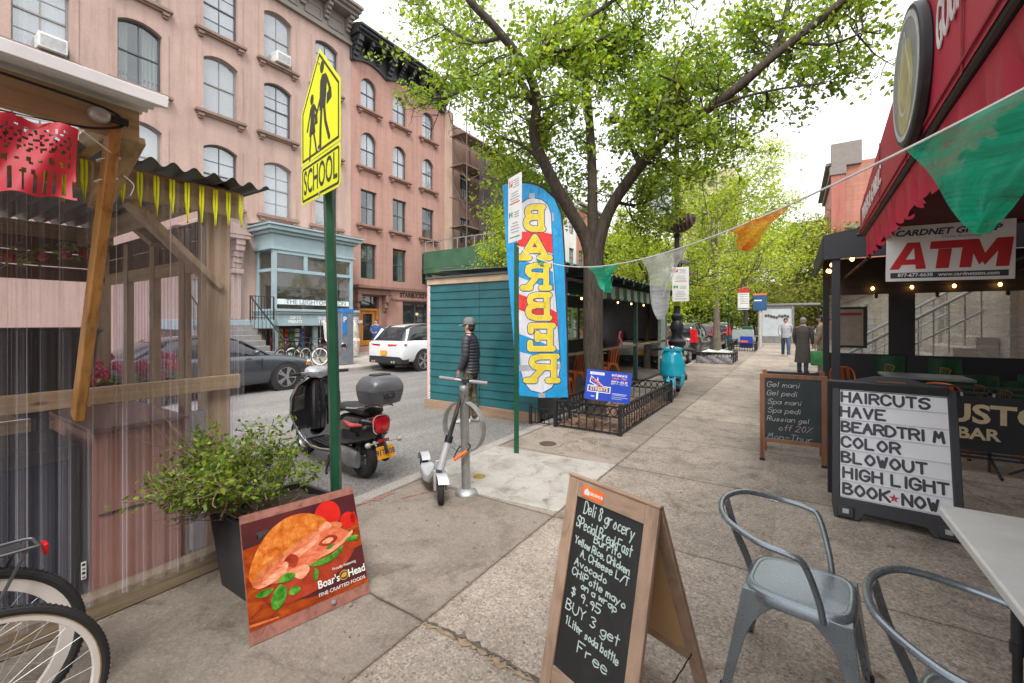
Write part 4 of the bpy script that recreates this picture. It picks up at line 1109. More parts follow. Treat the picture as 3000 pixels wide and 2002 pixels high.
part(lambda m: m.bar((-3.13, .73, 2.22), (-2.6, .73, 2.46), .04, .09, (0, 1, 0)), 'canopy_arm', ptimberx)
part(lambda m: m.bar((-3.105, .645, 1.1), (-2.575, .655, 2.5), .085, .042, (0, 1, 0)), 'canopy_brace', orangew, .006)
# clear corrugated sheet
def pvc():
    m, t, b = nodes('clear_corrugated_plastic')
    b.inputs['Base Color'].default_value = (0.72, 0.70, 0.76, 1); b.inputs['Roughness'].default_value = 0.12; b.inputs['Specular IOR Level'].default_value = 0.7  # whitened base colour paints in the sheen of the sky
    tr = t.nodes.new('ShaderNodeBsdfTransparent'); tr.inputs[0].default_value = (0.93, 0.92, 0.96, 1)
    rf = t.nodes.new('ShaderNodeBsdfRefraction'); rf.inputs['IOR'].default_value = 1.05; rf.inputs[0].default_value = (0.95, 0.94, 0.97, 1); rf.inputs['Roughness'].default_value = 0.03
    m1 = t.nodes.new('ShaderNodeMixShader'); m1.inputs[0].default_value = 0.0
    t.links.new(tr.outputs[0], m1.inputs[1]); t.links.new(rf.outputs[0], m1.inputs[2])
    n = noise(t, coords(t, 'Object', (75, 75, 0.12)), 1.3, 4, 0.65)
    f = ramp(t, n, [(0.42, (0.05,) * 3), (0.57, (0.14,) * 3), (0.69, (0.55,) * 3)])  # stretched noise paints white vertical highlights onto the sheet
    m2 = t.nodes.new('ShaderNodeMixShader'); t.links.new(f.outputs[0], m2.inputs[0])
    t.links.new(m1.outputs[0], m2.inputs[1]); t.links.new(b.outputs[0], m2.inputs[2])
    t.links.new(m2.outputs[0], t.nodes['Material Output'].inputs[0]); return m
pvcm = pvc()
def wav(y): return .012 * math.sin((y - YB) / .076 * 2 * PI)
part(lambda m: m.grid(lambda s_, q_: (WX + .04 + wav(YB + (YE + .02 - YB) * s_), YB + (YE + .02 - YB) * s_, .10 + 2.34 * q_), 480, 2), 'plastic_wall', pvcm, 0, 80)
part(lambda m: m.grid(lambda s_, q_: (WX - .1 + (-5.6 - WX) * s_, YE + .01 + .012 * math.sin(s_ * 210), .3 + 2.0 * q_), 200, 2), 'plastic_wall', pvcm, 0, 80)
yel = mat('neon_yellow_foam', (0.74, 0.76, 0.02), 0.6, 0, 0.15, 9)
y = -.55
while y < YE:
    part(lambda m: m.tube([(WX + .05, y - .008, 2.44), (WX + .052, y - .008, 2.33), (WX + .052, y, 2.25 - random.random() * .05), (WX + .05, y + .008, 2.34), (WX + .05, y + .008, 2.44)], .0065, 6), 'closure_strip', yel, 0)
    y += .152 if y < .5 else .076
# things inside the hut
brownp = mat('brown_painted_board', (0.40, 0.19, 0.135), 0.6, 0, 0.15, 2.5)
y0, y1 = PX(275, 1500, WX - .14).y, PX(537, 1500, WX - .14).y
cb = thing('storage_cabinet', 'reddish brown storage cabinet seen through the plastic wall of the hut', 'cabinet', (WX - .6, (y0 + y1) / 2, 0))
MB().b2((WX - 1.0, y0, 0.02), (WX - .14, y1, 0.97)).build('body', brownp, cb, W=True, bevel=.01)
MB().b2((WX - 1.03, y0 - .02, .972), (WX - .11, y1 + .02, 1.0)).build('top', mat('brown_top', (0.22, 0.12, 0.095), .4), cb, W=True, bevel=.006)
mb = MB(); mb.b2((WX - .139, y0 + .02, .5), (WX - .133, y1 - .02, .51)); mb.build('seam', mat('dark_seam', (0.05, .03, .025)), cb, W=True)
bo = thing('grey_board', 'grey painted board standing between the cabinet and the corner post of the hut', 'board', (WX - .1, y1 + .1, 0))
MB().b2((WX - .12, y1 + .025, .13), (WX - .07, y1 + .2, 1.02)).build('panel', mat('grey_board_paint', (0.34, 0.33, 0.34), .7), bo, W=True, bevel=.004)
fg = thing('drinks_fridge', 'dark glass fronted fridge behind the plastic wall at the left edge', 'fridge', (WX - .5, -.1, 0))
MB().b2((WX - .75, -.75, .05), (WX - .16, y0 - .05, .93)).build('body', blackplastic, fg, W=True, bevel=.015)
MB().b2((WX - .158, -.7, .1), (WX - .15, y0 - .1, .85)).build('door', mat('navy_glass', (0.012, 0.018, 0.04), .12), fg, W=True)
cp = thing('wire_caddy', 'small wire caddy on top of the dark fridge', 'caddy', (WX - .35, .12, .93))
mb = MB()
for k in range(3): mb.tube([(.09 * math.cos(t_), .13 * math.sin(t_), .02 + k * .04) for t_ in np.linspace(0, 2 * PI, 17)[:-1]], .004, 5, closed=True)
for k in range(8): mb.cyl((.09 * math.cos(k * PI / 4), .13 * math.sin(k * PI / 4), .0), (.09 * math.cos(k * PI / 4), .13 * math.sin(k * PI / 4), .1), .003, n=5)
mb.build('wires', chrome, cp); mb = MB().cyl((0, 0, 0), (0, 0, .26), .008).build('stem', black, cp)
fl = thing('flower_box', 'window box of pink red flowers on the street side ledge of the hut', 'flower box', PX(390, 1122, -5.62) - Vector((0, 0, .1)))
MB().box((0, 0, .06), (.2, .75, .14)).build('box', blackplastic, fl, bevel=.01)
pk = mat('pink_petals', (0.55, 0.045, 0.10), .5, 0, .3, 20)
g = random.Random(4); mb = MB()
for k in range(90):
    c_ = Vector((g.uniform(-.12, .12), g.uniform(-.4, .4), .14 + g.uniform(0, .16) + (.1 if g.random() < .1 else 0)))
    for j in range(5):
        t_ = j * 1.257; mb.ell(c_ + Vector((0, .022 * math.cos(t_), .022 * math.sin(t_))), (.012, .018, .018), 5, 3)
mb.build('flowers', pk, fl); 
leaves([WM[fl.name] @ Vector((g.uniform(-.1, .1), g.uniform(-.36, .36), .13)) for _ in range(60)], 4, .04, .07, fl, leaf_deep, 9, name='foliage')
pot = thing('patio_burner', 'black pot shaped patio burner on a stem inside the hut', 'heater', PX(118, 1250, -4.9) * 1.0)
pot.location.z = ZR; WM[pot.name] = TR(pot.location)
MB().lathe([(.12, 1.0), (.2, 1.08), (.30, 1.3), (.33, 1.62), (.36, 1.66), (.33, 1.68), (.29, 1.62), (.1, 1.3)], 24).build('bowl', black, pot)
MB().lathe([(.22, 0), (.22, .04), (.05, .08), (.05, 1.05)], 16).build('stand', black, pot)
# string of artificial flowers along the rear boards
gl = thing('garland', 'red and green garland sagging inside the hut behind the plastic', 'garland', (-5.4, -1, 2.0))
mb = MB(); P_ = smooth([(-5.55, -2.6, 1.75), (-5.55, -1.6, 1.7), (-5.55, -.6, 1.86), (-5.5, .2, 2.05), (-5.4, .9, 2.2), (-5.2, 1.25, 2.25)], 14)
mb.tube(P_, .006, 5); mb.build('cord', mat('red_cord', (.3, .03, .03)), gl, W=True)
leaves([p for p in P_], 5, .05, .07, gl, leaf_deep, 12, name='leaves')
mb = MB()
for k, p in enumerate(P_[::4]): mb.ell(p + Vector((0, 0, -.04)), (.04, .045, .04), 7, 5)
mb.build('blossoms', mat('red_blossom', (.4, .02, .03)), gl, W=True)
# red cut paper banner and the bulb string under the canopy
bn = thing('paper_banner', 'red cut paper fiesta banner with lattice holes hanging below the canopy beam', 'banner', (-2.5, .3, 2.3))
redp = nodes('red_tissue'); m_, t, b = redp
b.inputs['Base Color'].default_value = (.62, .028, .055, 1); b.inputs['Roughness'].default_value = .5
tr = t.nodes.new('ShaderNodeBsdfTranslucent'); tr.inputs[0].default_value = (.8, .05, .07, 1)
ms = t.nodes.new('ShaderNodeMixShader'); ms.inputs[0].default_value = .45
t.links.new(b.outputs[0], ms.inputs[1]); t.links.new(tr.outputs[0], ms.inputs[2]); t.links.new(ms.outputs[0], t.nodes['Material Output'].inputs[0])
A_, B_ = PX(-60, 318, -2.45), PX(229, 378, -2.45)
def pos(s_, q_):
    p = A_ + (B_ - A_) * s_; return Vector((p.x + .02 * math.sin(s_ * 9 + q_ * 4) + .05 * q_, p.y - .015 * q_, p.z - .30 * q_ - .006 * math.sin(s_ * 14)))
nu, nv = 46, 30; mb = MB(); vs = [pos(i / nu, j / nv) for i in range(nu + 1) for j in range(nv + 1)]; fs = []
def hole(s_, q_):
    if q_ < .1 or q_ > .98: return False
    if q_ > .72: return (s_ * 9) % 1 > .62
    if s_ > .93: return False
    u_, v_ = s_ * 10, q_ * 8
    if q_ < .38: return abs((u_ + v_) % 1 - .5) < .27 and abs((u_ - v_) % 1 - .5) < .27
    return ((u_ * .9 + .3 * math.sin(v_ * 2)) % 1 - .5) ** 2 + ((v_ * .8) % 1 - .5) ** 2 < .06 + .03 * math.sin(u_ * 3)
for i in range(nu):
    for j in range(nv):
        if not hole((i + .5) / nu, (j + .5) / nv): fs.append((i * (nv + 1) + j, (i + 1) * (nv + 1) + j, (i + 1) * (nv + 1) + j + 1, i * (nv + 1) + j + 1))
mb.add(vs, fs); mb.build('paper', m_, bn, W=True)
MB().tube([A_ + (B_ - A_) * (k / 8) + Vector((0, 0, .004)) for k in range(9)] + [Vector((-2.6, .66, 2.36))], .003, 5).build('string', whitepaint, bn, W=True)
st = thing('bulb_string', 'black outdoor light cable with a clear bulb at the end of the canopy beam', 'string light', (-2.53, .6, 2.5))
mb = MB(); e_ = Vector((-2.535, .68, 2.5))
mb.tube(smooth([(-2.53, -1.2, 2.60), (-2.53, -.2, 2.56), (-2.53, .4, 2.545), e_ + Vector((0, -.06, .035)), e_], 8), .0055, 6)
mb.tube(smooth([e_, e_ + Vector((0, -.03, -.035)), (-2.53, .5, 2.42), (-2.53, .1, 2.40), (-2.53, -1.2, 2.43)], 8), .0055, 6)
mb.build('cable', black, st, W=True)
MB().cyl(e_ + Vector((0, .01, 0)), e_ + Vector((0, -.05, .0)), .017).build('socket', black, st, W=True)
MB().ell(e_ + Vector((0, -.085, 0)), (.033, .04, .033), 16, 12).build('bulb', glassmat('bulb_glass', (.5, .5, .5), .02, .16), st, W=True)
tie = thing('cord_tie', 'white cord knotted round the top of the orange brace', 'cord', (-2.6, .65, 2.4))
mb = MB()
for z_ in (2.35, 2.26): mb.tube([(-2.64 + (z_ - 2.4) * .38 + .045 * math.cos(t_), .655 + .04 * math.sin(t_), z_ + .015 * math.sin(t_)) for t_ in np.linspace(0, 2 * PI, 13)[:-1]], .0035, 5, closed=True)
mb.tube(smooth([(-2.62, .70, 2.28), (-2.60, .73, 2.24), (-2.61, .72, 2.19)], 5), .0022, 5)
mb.build('knot', whitepaint, tie, W=True)
lab = thing('paper_tag', 'small white printed tag stuck low on the plastic wall above the bicycle wheel', 'tag', PX(245, 1672, WX + .056))
MB().box((0, 0, 0), (.002, .02, .09)).build('paper', whitepaint, lab)
mb = MB()
for k in range(4): mb.box((.0016, 0, -.035 + k * .022), (.001, .012, .012 if k % 2 else .006))
mb.build('print', black, lab)

# ================================================================ BICYCLES
tan = mat('tan_sidewall', (.42, .27, .09), .7, 0, .1, 9)
def bicycle(label, loc, rz, rimc, wall, tyre_r, deep, rack, lean=0.0):
    t = thing('bicycle', label, 'bicycle', loc, rz, 'bicycles leaning by the hut')
    Rw = .345
    def wheel(cx):
        wh = MB(); 
        for k in range(60):
            pass
        Mw = TR(cx, 0, Rw) @ RX(PI / 2)
        wh.tube([Mw @ Vector(((Rw - tyre_r) * math.cos(a), (Rw - tyre_r) * math.sin(a), 0)) for a in np.linspace(0, 2 * PI, 65)[:-1]], tyre_r, 10, closed=True)
        for k in range(120):
            a = 2 * PI * k / 120
            for s_ in (-1, 1): wh.box((Rw + .0005 - .0015, 0, s_ * tyre_r * .36), (.0025, .006, tyre_r * .42), Mw @ RZ(a + s_ * .012))
        w_ = wh.build('wheel', rubber, t)
        if wall:
            MB().ring(circ(Rw - tyre_r * 1.15, 64), circ(Rw - tyre_r * 1.72, 64), tyre_r * 1.55, Mw @ TR(0, 0, -tyre_r * .775)).build('sidewall', tan, w_)
        MB().ring(circ(Rw - tyre_r * 1.7, 64), circ(Rw - tyre_r * 1.7 - deep, 64), .02, Mw @ TR(0, 0, -.01)).build('rim', rimc, w_, bevel=.002)
        sp = MB(); ri = Rw - tyre_r * 1.7 - deep
        for k in range(28):
            a = 2 * PI * k / 28; s_ = 1 if k % 2 else -1; o_ = (.35 if (k // 2) % 2 else -.35)
            sp.cyl(Mw @ Vector((ri * math.cos(a), ri * math.sin(a), 0)), Mw @ Vector((.022 * math.cos(a + 3.5 * o_), .022 * math.sin(a + 3.5 * o_), s_ * .028)), .0011, n=4)
        sp.build('spokes', steel, w_)
        MB().cyl(Mw @ Vector((0, 0, -.05)), Mw @ Vector((0, 0, .05)), .016).build('hub', chrome, w_)
    wheel(0); wheel(-1.02)
    fm = MB(); bb = Vector((-.43, 0, .29)); seat = Vector((-.27, 0, .82)); head = Vector((-.78, 0, .86)); hd2 = Vector((-.82, 0, .72))
    for a, b_, r_ in ((bb, seat, .015), (seat, head, .014), (bb, hd2, .016), (head + Vector((.015, 0, .06)), hd2, .018)): fm.cyl(a, b_, r_, n=10)
    for s_ in (-1, 1):
        fm.cyl(bb + Vector((0, s_ * .03, 0)), (0, s_ * .055, Rw), .009, n=8); fm.cyl(seat + Vector((0, s_ * .012, -.03)), (0, s_ * .055, Rw), .008, n=8)
    fm.build('frame', mat('bike_frame_black', (.02, .02, .024), .3, .2, coat=.5), t)
    fk = MB()
    for s_ in (-1, 1): fk.tube([hd2 + Vector((0, s_ * .02, -.02)), (-.94, s_ * .05, .5), (-1.02, s_ * .055, Rw)], .011, 8)
    fk.build('fork', black, t)
    hb = MB(); hb.cyl(head + Vector((.01, 0, .05)), head + Vector((-.04, 0, .14)), .014); hb.tube(smooth([(-.7, -.27, 1.0), (-.82, -.2, 1.02), (-.84, 0, 1.01), (-.82, .2, 1.02), (-.7, .27, 1.0)], 5), .012, 8); hb.build('handlebar', black, t)
    sd = MB(); sd.cyl(seat, seat + Vector((.03, 0, .12)), .013); sd.build('seat_post', chrome, t)
    MB().ell((-.25, 0, .955), (.14, .07, .03), 14, 8).build('saddle', blackplastic, t)
    cr = MB(); cr.cyl((-.43, -.06, .29), (-.43, .06, .29), .02); cr.lathe([(.09, 0), (.09, .004), (.07, .004)], 28, TR(-.43, -.05, .29) @ RX(PI / 2)); cr.bar((-.43, -.07, .29), (-.53, -.07, .16), .02, .012); cr.bar((-.43, .07, .29), (-.33, .07, .42), .02, .012); cr.build('crank', chrome, t)
    if rack:
        rk = MB()
        for s_ in (-1, 1):
            rk.tube(smooth([(-.32, s_ * .03, .72), (-.2, s_ * .05, .735), (.14, s_ * .06, .735), (.2, s_ * .05, .73)], 4), .006, 7)
            rk.cyl((0.05, s_ * .06, .73), (0, s_ * .07, Rw), .006, n=7); rk.cyl((.17, s_ * .055, .735), (0, s_ * .07, Rw), .006, n=7)
        rk.cyl((.2, -.05, .73), (.2, .05, .73), .006); rk.b2((-.2, -.035, .728), (.16, .035, .735))
        rk.build('rack', mat('alloy_rack', (.2, .2, .21), .35, .8), t)
        rf = MB(); rf.box((.225, 0, .7), (.014, .05, .042)); rf.build('reflector', mat('red_reflector', (.62, .01, .012), .2, emit=None), t, bevel=.004)
    return t
whiterim = mat('white_rim', (.70, .66, .62), .35, 0, .06, 6)
bicycle('bicycle with a thick black tyre, deep white rim and black rack against the hut wall', (-2.5, .2, 0), PI / 2, whiterim, False, .020, .045, True)
bicycle('bicycle nearest the camera with tan walled knobbly tyre and slim white rim', (-2.13, .185, 0), PI / 2 + .015, whiterim, True, .0165, .02, False)

# ================================================================ PLANTER, SHRUB, SANDWICH SIGN
pl = thing('planter', 'black square tapered planter box beside the hut corner', 'planter', (-2.68, 1.47, 0))
mb = MB()
def sq(h, z): return [Vector((-h, -h, z)), Vector((h, -h, z)), Vector((h, h, z)), Vector((-h, h, z))]
mb.loft([sq(.235, 0), sq(.285, .46), sq(.285, .465), sq(.26, .465), sq(.255, .40)], cap=False); mb.add(sq(.235, .001), [(3, 2, 1, 0)])
mb.build('box', mat('black_planter', (.028, .028, .03), .55, 0, .25, 4, bmp=.15, bscale=120), pl, bevel=.008)
MB().grid(lambda a, q: (-.258 + .516 * a, -.258 + .516 * q, .42 + .02 * math.sin(a * 17) * math.sin(q * 13)), 24, 24).build('soil', mat('soil', (.07, .05, .035), .95, 0, .5, 30, bmp=.6, bscale=60), pl)
sh = thing('shrub', 'sprawling small leaved shrub with bare twigs in the black planter', 'shrub', (-2.68, 1.47, .42))
g = random.Random(19); mb = MB(); tips = []
twig = barkmat('twig_bark', (.30, .225, .15), (.15, .10, .065))
for k in range(14):
    a = g.uniform(0, 2 * PI); o = Vector((-2.74 + .14 * math.cos(a), 1.42 + .14 * math.sin(a), .42))
    d = Vector((math.cos(a) * g.uniform(.2, .8) - .42, math.sin(a) * g.uniform(.3, .8) - .28, g.uniform(.6, 1.4)))
    bare = k % 5 == 0
    tt = []
    sprout(mb, tt, o, d, g.uniform(.22, .42), .006, 2, g, .05, .35)
    if not bare: tips += [p for p in tt if p.z > .58 and p.x < -2.42 and p.x + .65 * p.y < -1.45 + .35 * (p.z < .8)]
for p0, p1 in (((440, 1345), (700, 1500)), ((405, 1215), (690, 1300)), ((560, 1200), (690, 1320)), ((480, 1520), (690, 1560)), ((900, 1240), (780, 1490)), ((520, 1480), (720, 1570))):
    e_ = PX(*p0, -2.85); s_ = Vector((-2.7, 1.45, .44))
    if p0[0] == 900: e_ = PX(930, 1390, -2.5)
    mb.tube(smooth([s_, (s_ + e_) / 2 + Vector((0, 0, -.04)), e_], 6), [.006 - .0045 * i / 12 for i in range(13)], 5)
    for j in range(3): mb.tube([s_ * (.5 - j * .12) + e_ * (.5 + j * .12), e_ + rv(g, .07)], [.003, .0012], 4)
mb.build('branches', twig, sh, W=True, ang=60)
arm = [PX(430 + 12 * i, 1408 + 5 * i + 10 * math.sin(i), -2.8) + rv(g, .015) for i in range(14)] + [PX(560 + 10 * i, 1400 + 8 * i, -2.75) + rv(g, .03) for i in range(12)] + [PX(880 + 6 * (i % 8), 1370 + 6 * (i // 2), -2.5) + rv(g, .02) for i in range(12)]
leaf_box = leafmat('leaf_shrub', (.15, .26, .03), (.34, .43, .06), (1.3, 1.35, .8))
leaves(tips[::2] + arm * 2, 5, .03, .033, sh, leaf_box, 21)

bs = thing('sandwich_poster', 'square deli poster of a bun with ham and greens leaning on the black planter', 'poster', (-2.16, 1.36, 0))
A0, A1 = G(734, 1898), G(1076, 1743)
ex = (A1 - A0).normalized(); Wd = .615
Bt = PX(696, 1523, -2.47); up = (Bt - A0).normalized()
MS = frame(A0 + Vector((0, 0, .004)), ex, up); Hd = .61
pw = woodmat('poster_plank', (.30, .13, .10), (.16, .06, .045), 'X', 1.2, .5, False)
MB().prism([(0, 0), (Wd, 0), (Wd, Hd), (0, Hd)], .012, MS @ TR(0, 0, -.013)).build('board', pw, bs, W=True)
def printm(name, stops, sc, st=(1, 1, 1), rough=.28, dist=.6):
    m, t, b = nodes(name); n_ = noise(t, coords(t, 'Object', st), sc, 7, .65, dist)
    t.links.new(ramp(t, n_, stops).outputs[0], b.inputs['Base Color']); b.inputs['Roughness'].default_value = rough; return m
bgm = printm('print_table', [(.3, (.14, .014, .005)), (.5, (.28, .04, .007)), (.72, (.46, .10, .015))], 3, (3, 3, 8))
darkm = printm('print_dark', [(.3, (.045, .014, .018)), (.7, (.11, .022, .022))], 3)
bunm = printm('print_bun', [(.28, (.32, .06, .008)), (.48, (.56, .14, .018)), (.62, (.66, .24, .05)), (.78, (.82, .48, .2))], 26)
crumb = printm('print_crumb', [(.3, (.42, .07, .02)), (.7, (.66, .26, .1))], 20)
meat1 = printm('print_meat', [(.3, (.46, .075, .03)), (.5, (.62, .15, .07)), (.72, (.74, .30, .17))], 16, (1, 1, 3))
meat2 = printm('print_meat_pale', [(.3, (.58, .15, .07)), (.5, (.72, .30, .17)), (.72, (.82, .5, .34))], 18, (1, 1, 3))
meat3 = printm('print_meat_dark', [(.3, (.20, .018, .008)), (.7, (.44, .06, .025))], 14)
greenl = printm('print_leaf', [(.3, (.012, .075, .008)), (.5, (.05, .22, .02)), (.66, (.16, .40, .05)), (.8, (.42, .6, .18))], 24)
redt = printm('print_tomato', [(.3, (.42, .008, .008)), (.7, (.7, .03, .02))], 4)
def lay(k, m, *polys, sm=True, nm='print'):
    mb = MB()
    for P in polys:
        if sm: P = [(p.x, p.y) for p in smooth([(x, y, 0) for x, y in P], 4, True)]
        mb.prism([(x * Wd, y * Hd) for x, y in P], .0005, MS @ TR(0, 0, k * .0006))
    return mb.build(nm, m, bs, W=True, ang=0)
lay(0, bgm, [(0.004, .1), (.996, .1), (.996, .93), (.004, .93)], sm=False)
lay(1, darkm, [(.004, .72), (.15, .735), (.4, .76), (.7, .7), (.996, .66), (.996, .93), (.004, .93)], [(.25, .21), (.55, .16), (.996, .16), (.996, .44), (.8, .42), (.5, .3)], sm=False)
lay(2, redt, circ(.12, 20, .72, .80, .13), circ(.075, 18, .90, .70), circ(.06, 18, .985, .70)[5:15] + [(.99, .66)])
lay(2.6, meat3, [(.1, .3), (.3, .2), (.6, .22), (.86, .36), (.92, .5), (.6, .5), (.2, .38)])
lay(3, bunm, [(.03, .48), (.06, .6), (.13, .72), (.23, .82), (.36, .88), (.5, .88), (.62, .83), (.7, .75), (.62, .68), (.4, .6), (.22, .5), (.1, .42)])
lay(4, crumb, [(.05, .46), (.2, .56), (.4, .64), (.62, .71), (.78, .72), (.83, .66), (.6, .58), (.3, .47), (.1, .39)])
lay(5, meat1, [(.12, .43), (.28, .55), (.46, .62), (.66, .72), (.76, .68), (.86, .62), (.9, .56), (.7, .48), (.5, .42), (.3, .37)])
lay(6, meat2, [(.08, .40), (.2, .46), (.3, .49), (.26, .42), (.14, .385)], [(.33, .55), (.5, .6), (.62, .66), (.58, .59), (.4, .52)], [(.62, .7), (.7, .745), (.74, .69), (.66, .67)], [(.36, .41), (.46, .45), (.5, .39), (.42, .34)])
lay(6.5, meat3, [(.3, .52), (.36, .57), (.42, .52), (.38, .45)], [(.6, .57), (.7, .62), (.78, .58), (.7, .53)])
lay(7, meat2, [(.63, .575), (.7, .6), (.74, .58), (.7, .55)], [(.56, .46), (.8, .53), (.92, .6), (.9, .55), (.72, .47)], [(.25, .44), (.3, .52), (.335, .5), (.3, .43)])
lay(8, greenl, [(.06, .34), (.12, .365), (.2, .35), (.14, .31)], [(.17, .24), (.2, .32), (.26, .36), (.3, .3), (.27, .22), (.2, .18)], [(.24, .38), (.3, .43), (.38, .40), (.34, .36)], [(.31, .27), (.35, .31), (.41, .27), (.35, .24)], [(.5, .42), (.58, .44), (.7, .45), (.82, .49), (.76, .42), (.62, .39)], [(.84, .52), (.9, .55), (.98, .53), (.93, .5)], [(.52, .3), (.54, .38), (.57, .36), (.55, .29)], [(.66, .52), (.74, .535), (.7, .5)])
lay(1.6, crumb, [(.004, .13), (.22, .115), (.22, .128), (.004, .15)], sm=False)
wl = MB(); Mx = MS @ TR(0, 0, .006)
wl.text("Boar's", .056, Mx @ TR(.645 * Wd, .235 * Hd, 0), .0006, .0008, .86); wl.text('Head', .056, Mx @ TR(.905 * Wd, .235 * Hd, 0), .0006, .0008, .86)
wl.text('Proudly Featuring', .021, Mx @ TR(.80 * Wd, .32 * Hd, 0), .0006, 0, .9); wl.text('FINE CRAFTED FOODS', .026, Mx @ TR(.76 * Wd, .155 * Hd, 0), .0006, 0, 1.0)
wl.build('lettering', whitepaint, bs, W=True, ang=0)
lay(9, mat('gold_print', (.42, .26, .05), .3), circ(.045, 24, .785, .24, .042), sm=False, nm='emblem')
lay(10, darkm, circ(.037, 24, .785, .24, .034), sm=False, nm='emblem')
lay(11, mat('gold_print', (.42, .26, .05), .3), [(.755, .232), (.765, .25), (.785, .262), (.805, .258), (.812, .24), (.80, .225), (.775, .222)], nm='emblem')
MB().cyl(MS @ Vector((Wd * .66, .035, 0)), MS @ Vector((Wd * .66, .035, .012)), .011).build('stud', steel, bs, W=True)

# ================================================================ SCHOOL SIGN
sg = thing('school_sign', 'fluorescent yellow school crossing sign on a tall green post', 'sign', PX(990, 1600, -2.55) * 1)
sg.location.z = 0; WM[sg.name] = TR(sg.location)
pb = Vector(sg.location); Ysg = -_s * pb.x + _c * pb.y
mb = MB()
o = [(-.045, -.028), (-.038, -.028), (-.02, .022), (.02, .022), (.038, -.028), (.045, -.028), (.045, -.022), (.026, .03), (-.026, .03), (-.045, -.022)]
topp = D(963, 560, Ysg)
lean = (topp - pb) / topp.z
Mp = Matrix(((1, 0, lean.x, pb.x), (0, 1, lean.y, pb.y), (0, 0, 1, 0), (0, 0, 0, 1))) @ RZ(YAW + PI + .35)
mb.prism([(x * .80, y * .9) for x, y in o], topp.z + .35, Mp); mb.build('post', greenpaint, sg, W=True, bevel=.003)
yelm = mat('fluorescent_yellow', (.70, .74, .004), .4, 0, .04, 3, emit=None)
cL, cR = D(891, 612, Ysg + .27), D(1024, 550, Ysg - .27)
dirx = Vector((cR.x - cL.x, cR.y - cL.y, 0)).normalized()
Mg = frame(D(957, 581, Ysg) + Vector((0, 0, 0)) + dirx.cross(Vector((0, 0, 1))) * -.0 , dirx, (0, 0, 1))
nrm = dirx.cross(Vector((0, 0, 1))); off = .045 if nrm.dot(-ray(957, 581)) > 0 else -.045
Mg = TR(nrm * off) @ Mg
Wg = .66; hw = Wg / 2
px2m = Ysg / FPX
hp = (581 - 462) * px2m          # plaque height
def plate(name, o, z, m, par=sg): return MB().prism(o, .002, Mg @ TR(0, 0, z)).build(name, m, par, W=True)
def inset(o, d):
    c_ = Vector((sum(p[0] for p in o) / len(o), sum(p[1] for p in o) / len(o)))
    n_ = len(o); out = []
    for i in range(n_):
        a, b_, c2 = Vector(o[i - 1]), Vector(o[i]), Vector(o[(i + 1) % n_])
        e1, e2 = (b_ - a).normalized(), (c2 - b_).normalized()
        n1, n2 = Vector((-e1.y, e1.x)), Vector((-e2.y, e2.x))
        k = (n1 + n2); k = k / max(.2, k.dot(n1)); out.append(tuple(b_ + k * d))
    return out
pq = rrect(Wg, hp, .03, 4, 0, hp / 2)
plq = plate('plaque', pq, 0, yelm)
dk = mat('sign_black', (.02, .019, .012), .5)
pi_ = rrect(Wg - .035, hp - .035, .02, 4, 0, hp / 2); pj = rrect(Wg - .065, hp - .065, .014, 4, 0, hp / 2)
MB().ring(pi_, pj, .0012, Mg @ TR(0, 0, .002)).build('border', dk, plq, W=True)
MB().text('SCHOOL', .235, Mg @ TR(0, hp / 2, .0026), .001, .003, .60).build('lettering', dk, plq, W=True, ang=0)
ztop = (581 - 152) * px2m * 1.0
ph0 = hp + .006
pent = [(-hw, ph0), (hw, ph0), (hw, ph0 + (ztop - ph0) * .53), (0, ztop), (-hw, ph0 + (ztop - ph0) * .53)]
pp = plate('pentagon', pent, 0, yelm)
MB().ring(inset(pent, .02), inset(pent, .036), .0012, Mg @ TR(0, 0, .002)).build('border', dk, pp, W=True)
# two walking figures
fg_ = MB(); Mf = Mg @ TR(0, ph0 + .02, .0024)
def seg(*pts, w=.035): fg_.stroke([(p[0], p[1]) for p in pts], w, .001, Mf)
S_ = (ztop - ph0) / .70
def sc2(P, dx=0): return [((x + dx) * S_, y * S_) for x, y in P]
fg_.prism([(x + .045 * S_, y + .54 * S_) for x, y in circ(.033 * S_, 16, 0, 0, .04 * S_)], .001, Mf)
fg_.prism(sc2([(.00, .27), (.10, .27), (.125, .43), (.11, .475), (.05, .49), (.015, .46)]), .001, Mf)
seg(*sc2([(.04, .30), (.02, .16), (.015, .03), (-.01, .03)]), w=.034); seg(*sc2([(.075, .3), (.1, .17), (.16, .05)]), w=.034)
seg(*sc2([(.115, .45), (.165, .37), (.15, .29)]), w=.026); fg_.prism(sc2([(.12, .27), (.2, .29), (.19, .36), (.125, .34)]), .001, Mf)
fg_.prism([(x - .13 * S_, y + .39 * S_) for x, y in circ(.03 * S_, 16, 0, 0, .035 * S_)], .001, Mf)
fg_.prism(sc2([(-.18, .15), (-.07, .15), (-.085, .24), (-.075, .33), (-.1, .355), (-.15, .345), (-.155, .25)]), .001, Mf)
seg(*sc2([(-.15, .16), (-.165, .06), (-.17, -.01)]), w=.022); seg(*sc2([(-.1, .16), (-.07, .08), (-.05, .02)]), w=.022)
seg(*sc2([(-.15, .33), (-.19, .25), (-.215, .2)]), w=.022); seg(*sc2([(-.085, .33), (-.04, .27), (.01, .34)]), w=.022); fg_.prism(sc2([(-.075, .2), (-.03, .2), (-.04, .28), (-.08, .27)]), .001, Mf)
fg_.build('walking_figures', dk, pp, W=True, ang=0)
mb = MB()
for y in (.02, hp - .02, ph0 + .03, ztop - .1): mb.cyl(Mg @ Vector((0, y, .001)), Mg @ Vector((0, y, .008)), .009, n=8)
mb.build('bolts', steel, sg, W=True)
